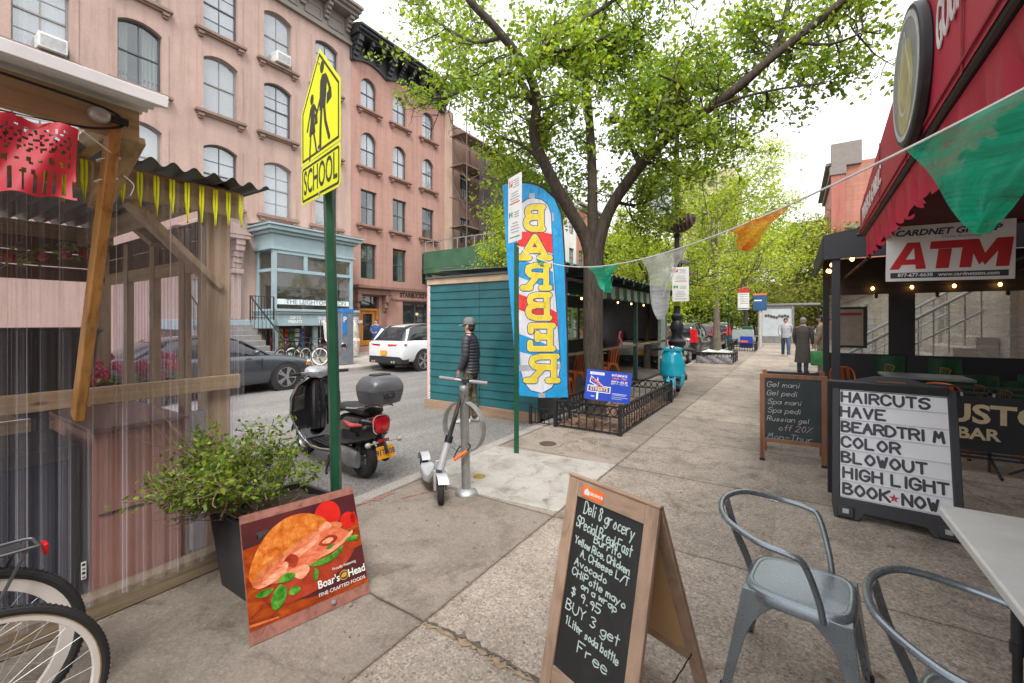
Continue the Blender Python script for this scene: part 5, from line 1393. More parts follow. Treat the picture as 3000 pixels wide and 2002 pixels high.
# ================================================================ PARKING SIGN POLE, BIKE RACK, KICK SCOOTER
def sign_face(par, M, wd, h, rows, m=None, bw=.0):
    """blank metal plate with coloured bars standing for small print"""
    p = MB().prism(rrect(wd, h, .02, 4), .003, M).build('plate', m or whitepaint, par, W=True)
    return p
redink = mat('sign_red', (.52, .02, .025), .5); greenink = mat('sign_green', (.015, .20, .10), .5); greyink = mat('sign_grey', (.30, .31, .33), .6)
def parking_sign(par, M, wd, h, z0=.003, both=True):
    """two stacked kerb regulations: red block above, green block below, arrows"""
    p = sign_face(par, M, wd, h, 0)
    def bars(lst, m, nm):
        mb = MB()
        for x, y, a, b in lst: mb.box((x * wd, y * h, .0036), (a * wd, b * h, .001), M)
        mb.build(nm, m, p, W=True, ang=0)
    bars([(-.30, .40, .26, .10)], redink, 'red_block'); bars([(.0, .085, .72, .018)], redink, 'red_arrow')
    bars([(-.30, -.08, .26, .085)], greenink, 'green_block'); bars([(0, -.43, .72, .015)], greenink, 'green_arrow')
    g = random.Random(3)
    bars([(.12 + g.uniform(-.03, .03), .43 - k * .035, .46 * g.uniform(.7, 1), .015) for k in range(4)] + [(0, .24 - k * .04, .7 * g.uniform(.6, 1), .014) for k in range(4)] +
         [(.14, -.06 - k * .035, .42 * g.uniform(.6, 1), .014) for k in range(3)] + [(0, -.22 - k * .045, .66 * g.uniform(.6, 1), .014) for k in range(4)], greyink, 'small_print')
    mb = MB()
    mb.text('P', .085 * h / .46 * .8, M @ TR(-.30 * wd, .40 * h, .0042), .0008, .002); mb.build('symbol', whitepaint, p, W=True, ang=0)
    mb = MB().ring(circ(.08 * wd, 20, -.30 * wd, .4 * h), circ(.065 * wd, 20, -.30 * wd, .4 * h), .0008, M @ TR(0, 0, .0044)); mb.build('symbol', whitepaint, p, W=True)
    MB().text('2', .075 * h / .46 * .8, M @ TR(-.30 * wd, -.08 * h, .0042), .0008, .002).build('symbol', whitepaint, p, W=True, ang=0)
    return p
pole_o = [(-.03, -.018), (.03, -.018), (.03, -.012), (.016, .018), (-.016, .018), (-.03, -.012)]
np_ = thing('parking_sign', 'white parking regulation sign seen edge on atop a green pole in the pale slab', 'sign', G(1514, 1328))
b_ = Vector(np_.location)
MB().prism(pole_o, 2.55, TR(b_) @ RZ(.3)).build('post', greenpaint, np_, W=True, bevel=.002)
Yp = -_s * b_.x + _c * b_.y
p1, p2 = D(1500, 760, Yp - .12), D(1532, 690, Yp + .0)
dx_ = Vector((D(1497, 600, Yp + .13).x - D(1534, 600, Yp - .13).x, D(1497, 600, Yp + .13).y - D(1534, 600, Yp - .13).y, 0)).normalized()
Mq = frame(D(1515, 612, Yp), -dx_, (0, 0, 1))
if Mq.col[2].to_3d().dot(ray(1515, 612)) > 0: Mq = frame(D(1515, 612, Yp), dx_, (0, 0, 1))
parking_sign(np_, Mq @ TR(0, 0, .03), .32, .80)

rk = thing('bike_rack', 'galvanised bike rack post with a round hoop beside the grey kick scooter', 'bike rack', G(1366, 1447))
b_ = Vector(rk.location)
MB().lathe([(.105, 0), (.105, .012), (.095, .03), (.06, .05), (.05, .055)], 24, TR(b_)).build('base', steel, rk, W=True)
MB().lathe([(.041, .05), (.041, .95), (.044, .955), (.044, .985), (.038, 1.0), (.0, 1.005)], 20, TR(b_) @ Matrix.Shear('XY', 4, (-.03, .0))).build('post', steel, rk, W=True)
Mr = TR(b_ + Vector((-.03, -.0, .62))) @ RX(PI / 2)
MB().ring(circ(.238, 56), circ(.226, 56), .062, Mr @ TR(0, 0, -.031)).build('hoop', mat('hoop_steel', (.33, .34, .34), .55, .6, .25, 12), rk, W=True, bevel=.002)
ks = thing('kick_scooter', 'pale grey electric kick scooter leaning on the bike rack post', 'scooter', G(1287, 1470))
silver = mat('scooter_silver', (.50, .50, .52), .38, .3, .1, 8)
fwc = G(1287, 1478) + Vector((0, .02, .118)); rwc = G(1243, 1398) + Vector((.0, .0, .118)); fd = (fwc - rwc); fd.z = 0; L_ = fd.length; fd.normalize()
sdv = Vector((-fd.y, fd.x, 0))
def wheelring(par, c, ax, r, tw, rimm, name='wheel', n=36):
    M = basis(ax); Mw = Matrix(((M[0].x, M[1].x, M[2].x, c.x), (M[0].y, M[1].y, M[2].y, c.y), (M[0].z, M[1].z, M[2].z, c.z), (0, 0, 0, 1)))
    w_ = MB().tube([Mw @ Vector(((r - tw) * math.cos(a), (r - tw) * math.sin(a), 0)) for a in np.linspace(0, 2 * PI, n + 1)[:-1]], tw, 10, closed=True).build(name, rubber, par, W=True)
    MB().lathe([(.001, -tw * .7), (r - 2 * tw, -tw * .7), (r - 1.7 * tw, -tw * .5), (r - 1.7 * tw, tw * .5), (r - 2 * tw, tw * .7), (.001, tw * .7)], n, Mw, cap=False).build('rim', rimm, w_, W=True)
    MB().ring(circ(r - 1.62 * tw, n), circ(r - 2.0 * tw, n), tw * 1.45, Mw @ TR(0, 0, -tw * .725)).build('rim_band', mat('bronze_band', (.34, .2, .07), .5), w_, W=True)
    return w_
fax = (sdv + fd * .25).normalized()
wheelring(ks, fwc, fax, .118, .03, blackplastic); wheelring(ks, rwc, sdv, .112, .028, blackplastic)
mb = MB(); dm = (fwc + rwc) / 2; 
prof = [(rwc + fd * .10, .06, .15), (rwc + fd * .16, .075, .14), (dm, .078, .125), (fwc - fd * .22, .07, .15), (fwc - fd * .13, .045, .24), (fwc - fd * .07, .035, .33)]
mb.loft([[Vector((c_.x, c_.y, z_ if i < 4 else z_)) + sdv * a_ * (h_) + Vector((0, 0, b__ * .035)) for a_, b__ in ((-1, -1), (-1.05, 0), (-.9, 1), (.9, 1), (1.05, 0), (1, -1))] for i, (c_, h_, z_) in enumerate(prof)])
mb.build('deck', silver, ks, W=True, bevel=.01)
mb = MB()
for i in range(7):
    a0 = .15 + i * .35
    pass
mb.grid(lambda s_, q_: rwc + Vector((0, 0, 0)) + (fd * math.cos(.25 + 2.2 * s_) * -1.0 * .14 + Vector((0, 0, .14 * math.sin(.25 + 2.2 * s_)))) + sdv * (q_ - .5) * .085, 14, 2); mb.build('rear_fender', silver, ks, W=True)
mb = MB()
mb.grid(lambda s_, q_: fwc + (fd * math.cos(.6 + 1.9 * s_) * -.14 + Vector((0, 0, .145 * math.sin(.6 + 1.9 * s_)))) + fax * (q_ - .5) * .09, 12, 3)
for s_ in (-1, 1): mb.bar(fwc + fax * .05 * s_, fwc + fax * .052 * s_ + Vector((0, 0, .17)) - fd * .02, .02, .035, fd)
mb.build('fork', silver, ks, W=True, bevel=.004)
top = D(1362, 1122, 4.05); sb_ = fwc + Vector((0, 0, .17)) - fd * .03
mid_ = sb_ + (top - sb_) * .34
MB().cyl(sb_, mid_, .034, .03, 14).build('stem_lower', silver, ks, W=True)
MB().cyl(mid_, top, .021, .018, 14).build('stem', blackplastic, ks, W=True)
MB().cyl(mid_ - (top - sb_).normalized() * .03, mid_ + (top - sb_).normalized() * .03, .037).build('clamp', black, ks, W=True)
hL, hR = D(1288, 1107, 4.1), D(1428, 1124, 4.0)
mb = MB(); mb.cyl(hL * .7 + hR * .3 , hL * .3 + hR * .7, .014); mb.build('handlebar', steel, ks, W=True)
for a, q in ((hL, hL * .68 + hR * .32), (hR, hR * .68 + hL * .32)): MB().cyl(a, q, .018).build('grip', mat('grey_grip', (.25, .24, .25), .7), ks, W=True)
mb = MB().box(top + Vector((0, 0, .02)), (.10, .05, .035)); mb.tube(smooth([top, top + Vector((.05, -.05, -.1)), top * .6 + sb_ * .4 + Vector((.03, -.04, 0)), mid_], 5), .005, 5); mb.build('display', blackplastic, ks, W=True)
lk = thing('cable_lock', 'orange folding lock holding the kick scooter to the bike rack hoop', 'lock', D(1335, 1335, 3.9))
MB().bar(D(1330, 1348, 3.88), D(1368, 1322, 3.93), .03, .026).build('lock_body', mat('lock_orange', (.72, .15, .01), .45), lk, W=True, bevel=.006)
MB().tube(smooth([D(1368, 1322, 3.93), D(1378, 1308, 3.97), D(1368, 1300, 4.02), D(1345, 1312, 4.0), D(1330, 1340, 3.9)], 5), .007, 6).build('shackle', black, lk, W=True)

# ================================================================ BLACK SCOOTER
def superell(w_, h_, n=20, e=2.6):
    return [(w_ * math.copysign(abs(math.cos(t)) ** (2 / e), math.cos(t)), h_ * math.copysign(abs(math.sin(t)) ** (2 / e), math.sin(t))) for t in [2 * PI * k / n for k in range(n)]]
def body_loft(mb, secs, n=20, e=2.4):
    mb.loft([[Vector((x, yc + a, zc + q)) for a, q in superell(w_, h_, n, e)] for x, yc, zc, w_, h_ in secs])
gloss = mat('scooter_black', (.012, .012, .014), .12, 0, .1, 4, coat=.8)
cl_plate = mat('plate_orange', (.66, .30, .01), .5, 0, .06, 20); 
def plate_part(par, M, txt, wd=.2, h=.13, m=None):
    p = MB().prism(rrect(wd, h, .012, 3), .003, M).build('number_plate', m or cl_plate, par)
    if txt: MB().text(txt, h * .62, M @ TR(0, -.002, .0036), .001, .0015, .86).build('plate_text', mat('plate_navy', (.02, .03, .10), .5), p, ang=0)
    return p
sc = thing('motor_scooter', 'glossy black motor scooter with grey top case parked against the kerb', 'scooter', G(1066, 1398, ZR), math.atan2(.17, -1.49))
def swheel(x, r=.225, tw=.055, par=sc):
    M = TR(x, 0, r) @ RX(PI / 2)
    w_ = MB().lathe([(r - .09, -tw), (r - .035, -tw), (r - .008, -tw * .6), (r, 0), (r - .008, tw * .6), (r - .035, tw), (r - .09, tw)], 40, M, cap=False).build('wheel', rubber, par)
    mb = MB().lathe([(r - .075, -tw * .8), (r - .088, -tw * .8), (r - .1, -tw * .4), (r - .1, tw * .4), (r - .088, tw * .8), (r - .075, tw * .8)], 40, M, cap=False)
    for k in range(5): mb.bar(M @ Vector((.02 * math.cos(k * 1.257), .02 * math.sin(k * 1.257), 0)), M @ Vector(((r - .09) * math.cos(k * 1.257), (r - .09) * math.sin(k * 1.257), 0)), .035, .03, M.col[2].to_3d())
    mb.cyl(M @ Vector((0, 0, -tw)), M @ Vector((0, 0, tw)), .04); mb.build('rim', mat('alloy_grey', (.35, .35, .36), .35, .8), w_); return w_
swheel(0); swheel(1.36)
mb = MB(); body_loft(mb, [(-.36, 0, .60, .03, .04), (-.34, 0, .60, .10, .09), (-.25, 0, .585, .16, .135), (-.08, 0, .56, .205, .17), (.12, 0, .53, .22, .19), (.30, 0, .50, .19, .19), (.42, 0, .46, .12, .17), (.47, 0, .42, .09, .12)]); mb.build('body', gloss, sc)
mb = MB(); body_loft(mb, [(-.22, 0, .735, .08, .03), (-.18, 0, .75, .13, .05), (.05, 0, .765, .15, .055), (.22, 0, .765, .145, .05), (.42, 0, .74, .12, .05), (.50, 0, .70, .07, .04)]); mb.build('seat', blackplastic, sc)
def shield(s_, q_):
    P = [(.40, .27, .17), (.60, .25, .19), (.82, .25, .20), (.98, .30, .21), (1.07, .42, .26), (1.11, .60, .32), (1.12, .80, .31), (1.11, .95, .24), (1.08, 1.03, .12)]
    f = s_ * (len(P) - 1); i = min(len(P) - 2, int(f)); t_ = f - i
    x, z, w_ = [P[i][k] * (1 - t_) + P[i + 1][k] * t_ for k in range(3)]
    y = (q_ - .5) * 2; return (x - .07 * y * y * max(0, (s_ - .4)), y * w_, z)
sm_ = MB().grid(shield, 32, 12).build('leg_shield', gloss, sc); so_ = sm_.modifiers.new('solid', 'SOLIDIFY'); so_.thickness = .03
mb = MB()
for s_ in (0.0, 1.0): mb.tube([Vector(shield(k / 24, s_)) for k in range(25)], .009, 6)
mb.build('shield_trim', chrome, sc)
mb = MB()
for k in range(6): mb.bar((.45, -.12 + k * .048, .272), (.93, -.12 + k * .048, .285), .02, .012)
mb.build('foot_mat', rubber, sc)
MB().lathe([(.0, .0), (.1, .01), (.11, .2), (.09, .5), (.07, .62), (.0, .62)], 14, TR(1.04, 0, .38) @ RY(.08)).build('steering_tunnel', gloss, sc)
def fend(s_, q_):
    a = .2 + 2.6 * s_; y = (q_ - .5) * 2
    r = .275 - .05 * y * y; return (1.36 + r * math.cos(a), y * .095, .225 + r * math.sin(a))
f_ = MB().grid(fend, 20, 8).build('front_fender', gloss, sc); so_ = f_.modifiers.new('solid', 'SOLIDIFY'); so_.thickness = .012
mb = MB(); body_loft(mb, [(.99, 0, 1.06, .05, .04), (1.03, 0, 1.08, .13, .065), (1.10, 0, 1.10, .15, .075), (1.18, 0, 1.09, .10, .07), (1.22, 0, 1.085, .075, .06)]); mb.build('headset', mat('headset_grey', (.35, .36, .38), .25, .5), sc)
MB().ell((1.215, 0, 1.085), (.02, .065, .055)).build('headlight', chrome, sc)
mb = MB().cyl((1.04, -.14, 1.09), (1.0, -.36, 1.09), .014).cyl((1.04, .14, 1.09), (1.0, .36, 1.09), .014); mb.build('handlebar', chrome, sc)
for s_ in (-1, 1):
    MB().cyl((1.01, s_ * .24, 1.09), (.985, s_ * .37, 1.09), .02).build('grip', rubber, sc)
    MB().bar((1.06, s_ * .2, 1.075), (1.04, s_ * .36, 1.07), .006, .014).build('brake_lever', chrome, sc)
mb = MB().tube(smooth([(1.06, -.16, 1.1), (1.08, -.3, 1.28), (1.06, -.34, 1.36)], 5), .006, 6); mb.build('mirror_stalk', chrome, sc)
MB().ell((1.05, -.35, 1.40), (.012, .05, .05)).build('mirror', chrome, sc)
# top case
tc = MB(); casem = mat('case_grey', (.13, .135, .145), .32, .2, .1, 6)
def caserng(z, sx, sy): return [Vector((-.31 + a, q, z)) for a, q in superell(sx, sy, 28, 3.6)]
tc.loft([caserng(.86, .13, .15), caserng(.875, .17, .19), caserng(.96, .195, .21), caserng(1.005, .20, .215)]); case = tc.build('top_case', mat('case_grey_low', (.10, .103, .11), .38, .1, .1, 6), sc)
tc = MB(); tc.loft([caserng(1.008, .202, .218), caserng(1.05, .20, .215), caserng(1.10, .18, .195), caserng(1.14, .145, .155), caserng(1.158, .09, .10)]); tc.build('lid', casem, case)
MB().box((-.512, .02, .965), (.02, .13, .07)).build('lock_plate', blackplastic, case, bevel=.01)
MB().cyl((-.52, .02, .965), (-.53, .02, .965), .018).build('key_lock', chrome, case)
MB().box((-.31, 0, 1.162), (.12, .2, .02)).build('lid_handle', blackplastic, case, bevel=.008)
mb = MB()
for s_ in (-1, 1): mb.tube(smooth([(.1, s_ * .15, .78), (-.1, s_ * .15, .80), (-.32, s_ * .11, .84), (-.45, s_ * .06, .845)], 5), .011, 7)
mb.box((-.31, 0, .85), (.2, .18, .016)); mb.build('carrier_rail', chrome, sc)
redl = mat('tail_light_red', (.50, .008, .015), .12, 0, .2, 12, coat=.5)
mb = MB(); body_loft(mb, [(-.385, 0, .635, .05, .05), (-.365, 0, .635, .085, .085), (-.30, 0, .645, .105, .10)], e=3.4); mb.build('tail_light', redl, sc)
MB().ring(superell(.106, .102, 24, 3.2), superell(.099, .095, 24, 3.2), .012, TR(-.335, 0, .64) @ RY(-PI / 2) @ RZ(PI / 2)).build('tail_light_trim', chrome, sc)
for s_ in (-1, 1):
    MB().tube([(-.24, s_ * .172, .64), (-.1, s_ * .215, .63), (.02, s_ * .222, .66)], [.012, .026, .01], 8).build('indicator', mat('indicator_pink', (.6, .09, .09), .15), sc)
    mb = MB().cyl((-.37, s_ * .06, .46), (-.385, s_ * .17, .46), .009).ell((-.39, s_ * .19, .46), (.03, .035, .028)); mb.build('rear_marker', mat('marker_lens', (.45, .42, .38), .15), sc)
mb = MB(); mb.bar((-.28, 0, .52), (-.40, 0, .33), .16, .02, (0, 1, 0)); mb.build('rear_mudflap', blackplastic, sc, bevel=.006)
MB().box((-.375, 0, .475), (.015, .13, .03)).build('rear_reflector', redl, sc)
plate_part(sc, frame((-.412, 0, .36), (0, -1, 0), (.28, 0, 1)), '91TK08', .21, .13)
mb = MB(); body_loft(mb, [(-.1, .13, .24, .03, .09), (.05, .14, .25, .05, .11), (.25, .13, .26, .05, .10), (.4, .12, .28, .03, .07)]); mb.build('drive_cover', mat('engine_alloy', (.32, .33, .34), .4, .7, .25, 14), sc)
mb = MB().cyl((-.2, -.15, .24), (.25, -.15, .25), .06); mb.build('muffler', black, sc)
mb = MB().tube([(.5, .1, .25), (.46, .2, .02), (.40, .22, .01)], .012, 7); mb.cyl((.55, .08, .2), (.55, .12, .12), .02); mb.build('side_stand', black, sc)
mb = MB()
for k in range(9): mb.box((.06 - k * .028, .212 - .0 * k, .52), (.012, .02, .10 - .004 * k), RX(0))
mb.build('cowl_vents', blackplastic, sc)

# ================================================================ TEAL SHED
teal = mat('teal_clapboard', (.011, .112, .125), .5, 0, .22, 3.5, fine=.10, bmp=.12, bscale=25)
dkg = mat('shed_charcoal', (.085, .088, .086), .6, 0, .2, 3)
dkgreen = mat('shed_dark_green', (.02, .065, .05), .5, 0, .2, 3)
shd = thing('dining_shed', 'teal clapboard dining shed standing in the parking lane', 'shed', (-4.85, 10.8, 0))
YS, XL, XR, YR = 6.36, -6.15, -3.62, 15.3
def sp(fn, name, m, bevel=.004, ang=35):
    mb = MB(); fn(mb); return mb.build(name, m, shd, W=True, bevel=bevel, ang=ang)
xm = PY(1405, 1100, YS).x
def boards(m):
    for k in range(15):
        z = .05 + k * .152
        for a, q in ((XL + .05, xm - .004), (xm + .004, XR)):
            m.add([Vector((a, YS + .03, z)), Vector((q, YS + .03, z)), Vector((q, YS + .03, z + .146)), Vector((a, YS + .03, z + .146)), Vector((a, YS - .012, z)), Vector((q, YS - .012, z)), Vector((q, YS + .006, z + .146)), Vector((a, YS + .006, z + .146))],
                  [(4, 5, 6, 7), (0, 1, 5, 4), (3, 7, 6, 2), (0, 4, 7, 3), (1, 2, 6, 5)])
    m.b2((XL + .05, YS + .031, 0), (XR, YS + .06, 2.34))
sp(boards, 'front_wall', teal, 0)
lw = woodmat('pale_trim_wood', (.52, .38, .26), (.36, .25, .16), 'X', 1, .7, False)
sp(lambda m: m.b2((XL - .02, YS - .03, 2.325), (XR + .02, YS + .05, 2.44)), 'top_trim', lw)
sp(lambda m: m.b2((XL - .06, YS - .05, ZR), (XR + .01, YS + .05, .045)), 'base_board', woodmat('weathered_base_wood', (.33, .225, .155), (.2, .13, .09), 'X', 1, .8, False))
sp(lambda m: m.b2((XL - .04, YS - .06, 2.441), (XR + .08, YS + .4, 2.475)), 'roof_edge', dkg)
sp(lambda m: m.b2((XL - .03, YS - .015, .05), (XL + .048, YS + .08, 2.32)), 'corner_strip', whitepaint)
mb = MB()
for k in range(46):
    for j in range(2): mb.box((XL - .012 + j * .04 , YS - .0165, .08 + k * .049 + (.024 if j else 0)), (.024, .002, .022))
mb.build('red_check_tape', mat('tape_red', (.55, .02, .02), .5), shd, W=True, ang=0)
sp(lambda m: m.b2((XR - .05, YS + .062, ZR), (XR - .001, 7.35, 2.44)), 'side_wall', dkg)
for y in (7.45, 9.2, 11.9, 15.2):
    sp(lambda m: m.b2((XR - .1, y - .05, 0), (XR, y + .05, 2.40)), 'post', dkgreen if y > 8 and y < 15 else dkg)
sp(lambda m: m.b2((XR - .12, 14.55, 0), (XR - .02, 15.14, 2.40)), 'end_panel', mat('grey_green_panel', (.19, .235, .215), .6))
sp(lambda m: [m.b2((XL, YS + .1, ZR), (XL + .06, YR, 1.0)), m.b2((XL, YS + .1, 2.05), (XL + .06, YR, 2.45))] and [m.b2((XL, y, 1.001), (XL + .06, y + .14, 2.049)) for y in np.arange(YS + .1, YR, 1.74)], 'street_wall', dkg)
sp(lambda m: m.b2((XL + .06, YR - .06, 0), (XR - .13, YR, 2.44)), 'end_wall', dkg)
sp(lambda m: m.b2((XL + .06, YS + .08, -.06), (XR + .12, YR, .0)), 'floor', mat('deck_floor', (.10, .085, .07), .8))
sp(lambda m: m.grid(lambda s_, q_: (XL - .2 + (XR + .32 - XL + .2) * s_, YS + .42 + (YR - YS - .2) * q_, 2.60 + .06 * (1 - s_) + .022 * math.sin(q_ * 9 / .15 * 2 * PI * .5)), 3, 420), 'roof', dkg, 0, 60)
sp(lambda m: [m.b2((XL, YS + .5 + k * .75, 2.46), (XR + .3, YS + .55 + k * .75, 2.57)) for k in range(12)], 'rafters', dkgreen)
sp(lambda m: m.b2((XR - .08, YS + .45, 2.40), (XR - .02, YR, 2.459)), 'eave_beam', dkg)
sp(lambda m: [m.b2((XR - .045, 7.5, .92), (XR - .02, 15.1, .98))] and 0 or m.b2((XL + .07, 7, .97), (XL + .2, 15.1, 1.02)), 'counter_rail', woodmat('rail_wood', (.2, .15, .08), (.1, .07, .04), 'Y'))
val = mat('cafe_valance_green', (.02, .10, .05), .7, 0, .2, 4); valw = mat('cafe_valance_pale', (.34, .40, .33), .75, 0, .25, 6)
vb = thing('fabric_valance', 'scalloped green and cream fabric swag along the shed eave', 'valance', (XR + .02, 11.5, 2.2))
mb = MB(); n_ = 20
for k in range(n_):
    y0_, y1_ = 8.9 + k * .29, 8.9 + (k + 1) * .29 - .01
    mb.mi = k % 2
    mb.grid(lambda s_, q_: (XR + .03 + .025 * math.sin(s_ * PI * 3) * q_, y0_ + (y1_ - y0_) * s_, 2.42 - q_ * (.26 + .05 * math.sin(s_ * PI))), 8, 4)
mb.build('swags', [val, valw], vb, W=True)
bulb = mat('amber_bulb', (1, .55, .2), .3, emit=(1.0, .42, .10), es=9)
def light_string(name, label, pts, r=.02, drop=.03):
    t = thing(name, label, 'string light', pts[0])
    MB().tube([T3(p) for p in pts], .004, 5).build('cable', black, t, W=True)
    for p in pts: MB().ell(T3(p) - Vector((0, 0, drop)), (r, r, r * 1.3), 10, 7).build('bulb', bulb, t, W=True)
    return t
light_string('bulb_string', 'amber bulbs strung under the roof of the teal shed', [(XR - .2, y, 2.12) for y in (7.4, 8.6, 9.8, 10.9, 12, 13.2)])
# orange metal chairs, tables in the shed
orange = mat('orange_metal', (.55, .12, .02), .35, .3, .12, 8)
gunm = mat('gunmetal_paint', (.215, .25, .275), .28, .6, .12, 9, fine=.08, coat=.25, bmp=.1, bscale=30)
def armchair(name, label, loc, rz, m, group, arms=True):
    t = thing(name, label, 'chair', loc, rz, group)
    # seat pan
    def srect(w0, w1, d, z, r=.05):
        P = rrect(d, 1, .0001, 1); o = []
        n_ = 28
        for a, q in superell(1, 1, n_, 4.2): o.append(Vector((a * d / 2, q * (w0 + (w1 - w0) * (a + 1) / 2) / 2, z)))
        return o
    mb = MB(); mb.loft([srect(.29, .33, .34, .448), srect(.31, .35, .36, .452), srect(.345, .385, .385, .448), srect(.36, .40, .40, .438), srect(.365, .405, .405, .405)], cap=False)
    mb.add(srect(.29, .33, .34, .448), [tuple(range(28))]); st_ = mb.build('seat', m, t, ang=50)
    for sx in (-1, 1):
        for sy in (-1, 1):
            cx, cy_ = sx * .185, sy * (.175 + .01 * sx)
            fx, fy = sx * (.235 if sx > 0 else .255), sy * .235
            mb = MB()
            rings = []
            for k in range(17):
                f = (k / 16) ** 1.5; z = .435 - .433 * f
                c_ = Vector((cx + (fx - cx) * f, cy_ + (fy - cy_) * f, z))
                wd = (.14 * (1 - f) ** 6 + .026 + .022 * (1 - f))
                a_ = c_ + Vector((-sx * wd, 0, 0)); b__ = c_ + Vector((0, -sy * wd, 0)); co = c_ + Vector((sx * .008, sy * .008, 0))
                a2 = a_ + Vector((0, -sy * .012, 0)); b2__ = b__ + Vector((-sx * .012, 0, 0)); ci = c_ + Vector((-sx * .014, -sy * .014, 0))
                rr_ = [a_, co, b__, b2__, ci, a2]
                rings.append(rr_ if sx * sy > 0 else rr_[::-1])
            mb.loft(rings); mb.build('leg', m, t, bevel=.003, ang=40)
            MB().cyl((fx - sx * .004, fy - sy * .004, 0), (fx - sx * .004, fy - sy * .004, .02), .018).build('foot_cap', rubber, t)
    mb = MB()
    for sx, sy in ((0, 1), (0, -1)): mb.b2((-.12, sy * .17, .395), (.12, sy * .182, .43))
    mb.b2((.178, -.12, .395), (.19, .12, .43)); mb.b2((-.19, -.12, .395), (-.178, .12, .43)); mb.build('apron', m, t)
    if arms:
        P = smooth([(.10, -.205, .425), (.085, -.225, .52), (.045, -.265, .655), (.0, -.28, .685), (-.12, -.275, .70), (-.25, -.20, .725), (-.305, -.07, .735), (-.305, .07, .735), (-.25, .20, .725), (-.12, .275, .70), (.0, .28, .685), (.045, .265, .655), (.085, .225, .52), (.10, .205, .425)], 6)
        MB().tube(P, .0125, 10).build('arm_rail', m, t)
        mb = MB(); Q = smooth([(-.188, 0, .42), (-.215, 0, .50), (-.26, 0, .60), (-.298, 0, .73)], 5)
        mb.loft([[p + Vector((-.002, -.04, 0)), p + Vector((-.002, .04, 0)), p + Vector((.002, .04, 0)), p + Vector((.002, -.04, 0))] for p in Q]); mb.build('back_strap', m, t, bevel=.001)
    else:
        P = smooth([(-.17, -.17, .42), (-.22, -.175, .62), (-.265, -.16, .80), (-.28, -.08, .855), (-.28, .08, .855), (-.265, .16, .80), (-.22, .175, .62), (-.17, .17, .42)], 6)
        MB().tube(P, .012, 8).build('back_rail', m, t)
        for y in (-.085, 0, .085):
            mb = MB(); Q = smooth([(-.19, y * .8, .42), (-.22, y, .6), (-.275, y, .85)], 4)
            mb.loft([[p + Vector((-.002, -.022, 0)), p + Vector((-.002, .022, 0)), p + Vector((.002, .022, 0)), p + Vector((.002, -.022, 0))] for p in Q]); mb.build('back_slat', m, t)
    return t
oc = armchair('metal_chair', 'orange metal chair nearest the tree trunk inside the teal shed', PX(1690, 1190, -4.1), .3, orange, 'orange metal chairs', False)
oc.location = (-3.95, 7.9, 0)
for x, y, r_, lb in ((-4.25, 9.1, 2.8, 'orange metal chair at the wooden table in the shed, left of the green post'), (-4.1, 10.3, .4, 'orange metal chair by the green post behind the blue street sign'), (-4.3, 11.5, 2.6, 'orange metal chair deepest in the teal shed')):
    dup(oc, (x, y, 0), r_, lb)
def table(name, label, loc, w_, d_, m, rz=0):
    t = thing(name, label, 'table', loc, rz)
    MB().box((0, 0, .735), (w_, d_, .035)).build('table_top', m, t, bevel=.008)
    MB().lathe([(.25, 0), (.25, .015), (.03, .04), (.03, .715), (.1, .717)], 20).build('pedestal', black, t)
    return t
table('wooden_table', 'square wooden table inside the teal shed behind the tree', (-4.55, 8.5, 0), .7, .7, woodmat('table_wood', (.2, .115, .07), (.11, .06, .035), 'X'))
table('wooden_table', 'wooden table farther back in the teal shed', (-4.6, 10.9, 0), .7, .7, MATS['table_wood'])

# ================================================================ BARBER FLAG
fgb = thing('feather_flag', 'blue feather flag with mirrored yellow BARBER lettering on a barber pole', 'flag', G(1668, 1235))
YF = 6.78; kf = YF / FPX
fwd = Vector((-_s, _c, 0)); rgt = Vector((_c, _s, 0))
MFl = Matrix(((rgt.x, 0, -fwd.x, fwd.x * YF), (rgt.y, 0, -fwd.y, fwd.y * YF), (0, 1, 0, EYE), (0, 0, 0, 1)))
def zp(P): return [((1440 + x / 2.177 - 1500) * kf, (HZ - (480 + y / 2.177)) * kf) for x, y in P]
def flagmat(name, col, rough=.55):
    m, t, b = nodes(name); v = coords(t, 'Object', (1.2, 1.2, .5))
    c = ramp(t, noise(t, v, 5, 4), [(.3, tuple(q * .88 for q in col)), (.7, tuple(min(1, q * 1.08) for q in col))])
    t.links.new(c.outputs[0], b.inputs['Base Color']); b.inputs['Roughness'].default_value = rough
    bump(t, b, noise(t, coords(t, 'Object', (2.5, 2.5, .6)), 3, 4, .6, .8), .8, .05); return m
fb = flagmat('flag_blue', (.012, .29, .60)); fw = flagmat('flag_white', (.62, .63, .68)); fr_ = flagmat('flag_red', (.70, .035, .03)); fy = flagmat('flag_yellow', (.72, .56, .04)); fk_ = flagmat('flag_black', (.03, .032, .05))
outl = [(70, 135), (85, 400), (100, 640), (130, 1000), (150, 1250), (178, 1478), (330, 1492), (487, 1490), (482, 1200), (475, 1000), (468, 760), (460, 560), (440, 320), (400, 225), (330, 160), (250, 130), (150, 122)]
ow = zp(outl); 
MB().prism(ow, .003, MFl).build('cloth', fb, fgb, W=True)
def fl(k, m, *polys, sm=False, nm='print', par=None):
    mb = MB()
    for P in polys:
        P = zp(P)
        if sm: P = [(p.x, p.y) for p in smooth([(x, y, 0) for x, y in P], 4, True)]
        mb.prism(P, .0012, MFl @ TR(0, 0, .003 + .0013 * k))
    return mb.build(nm, m, fgb, W=True, ang=0)
pole = [(165, 640), (160, 400), (165, 310), (190, 255), (230, 228), (270, 220), (320, 232), (358, 265), (378, 320), (384, 450), (392, 650), (415, 950), (438, 1290), (425, 1360), (380, 1430), (320, 1462), (250, 1445), (205, 1390), (185, 1310), (178, 1100), (170, 850)]
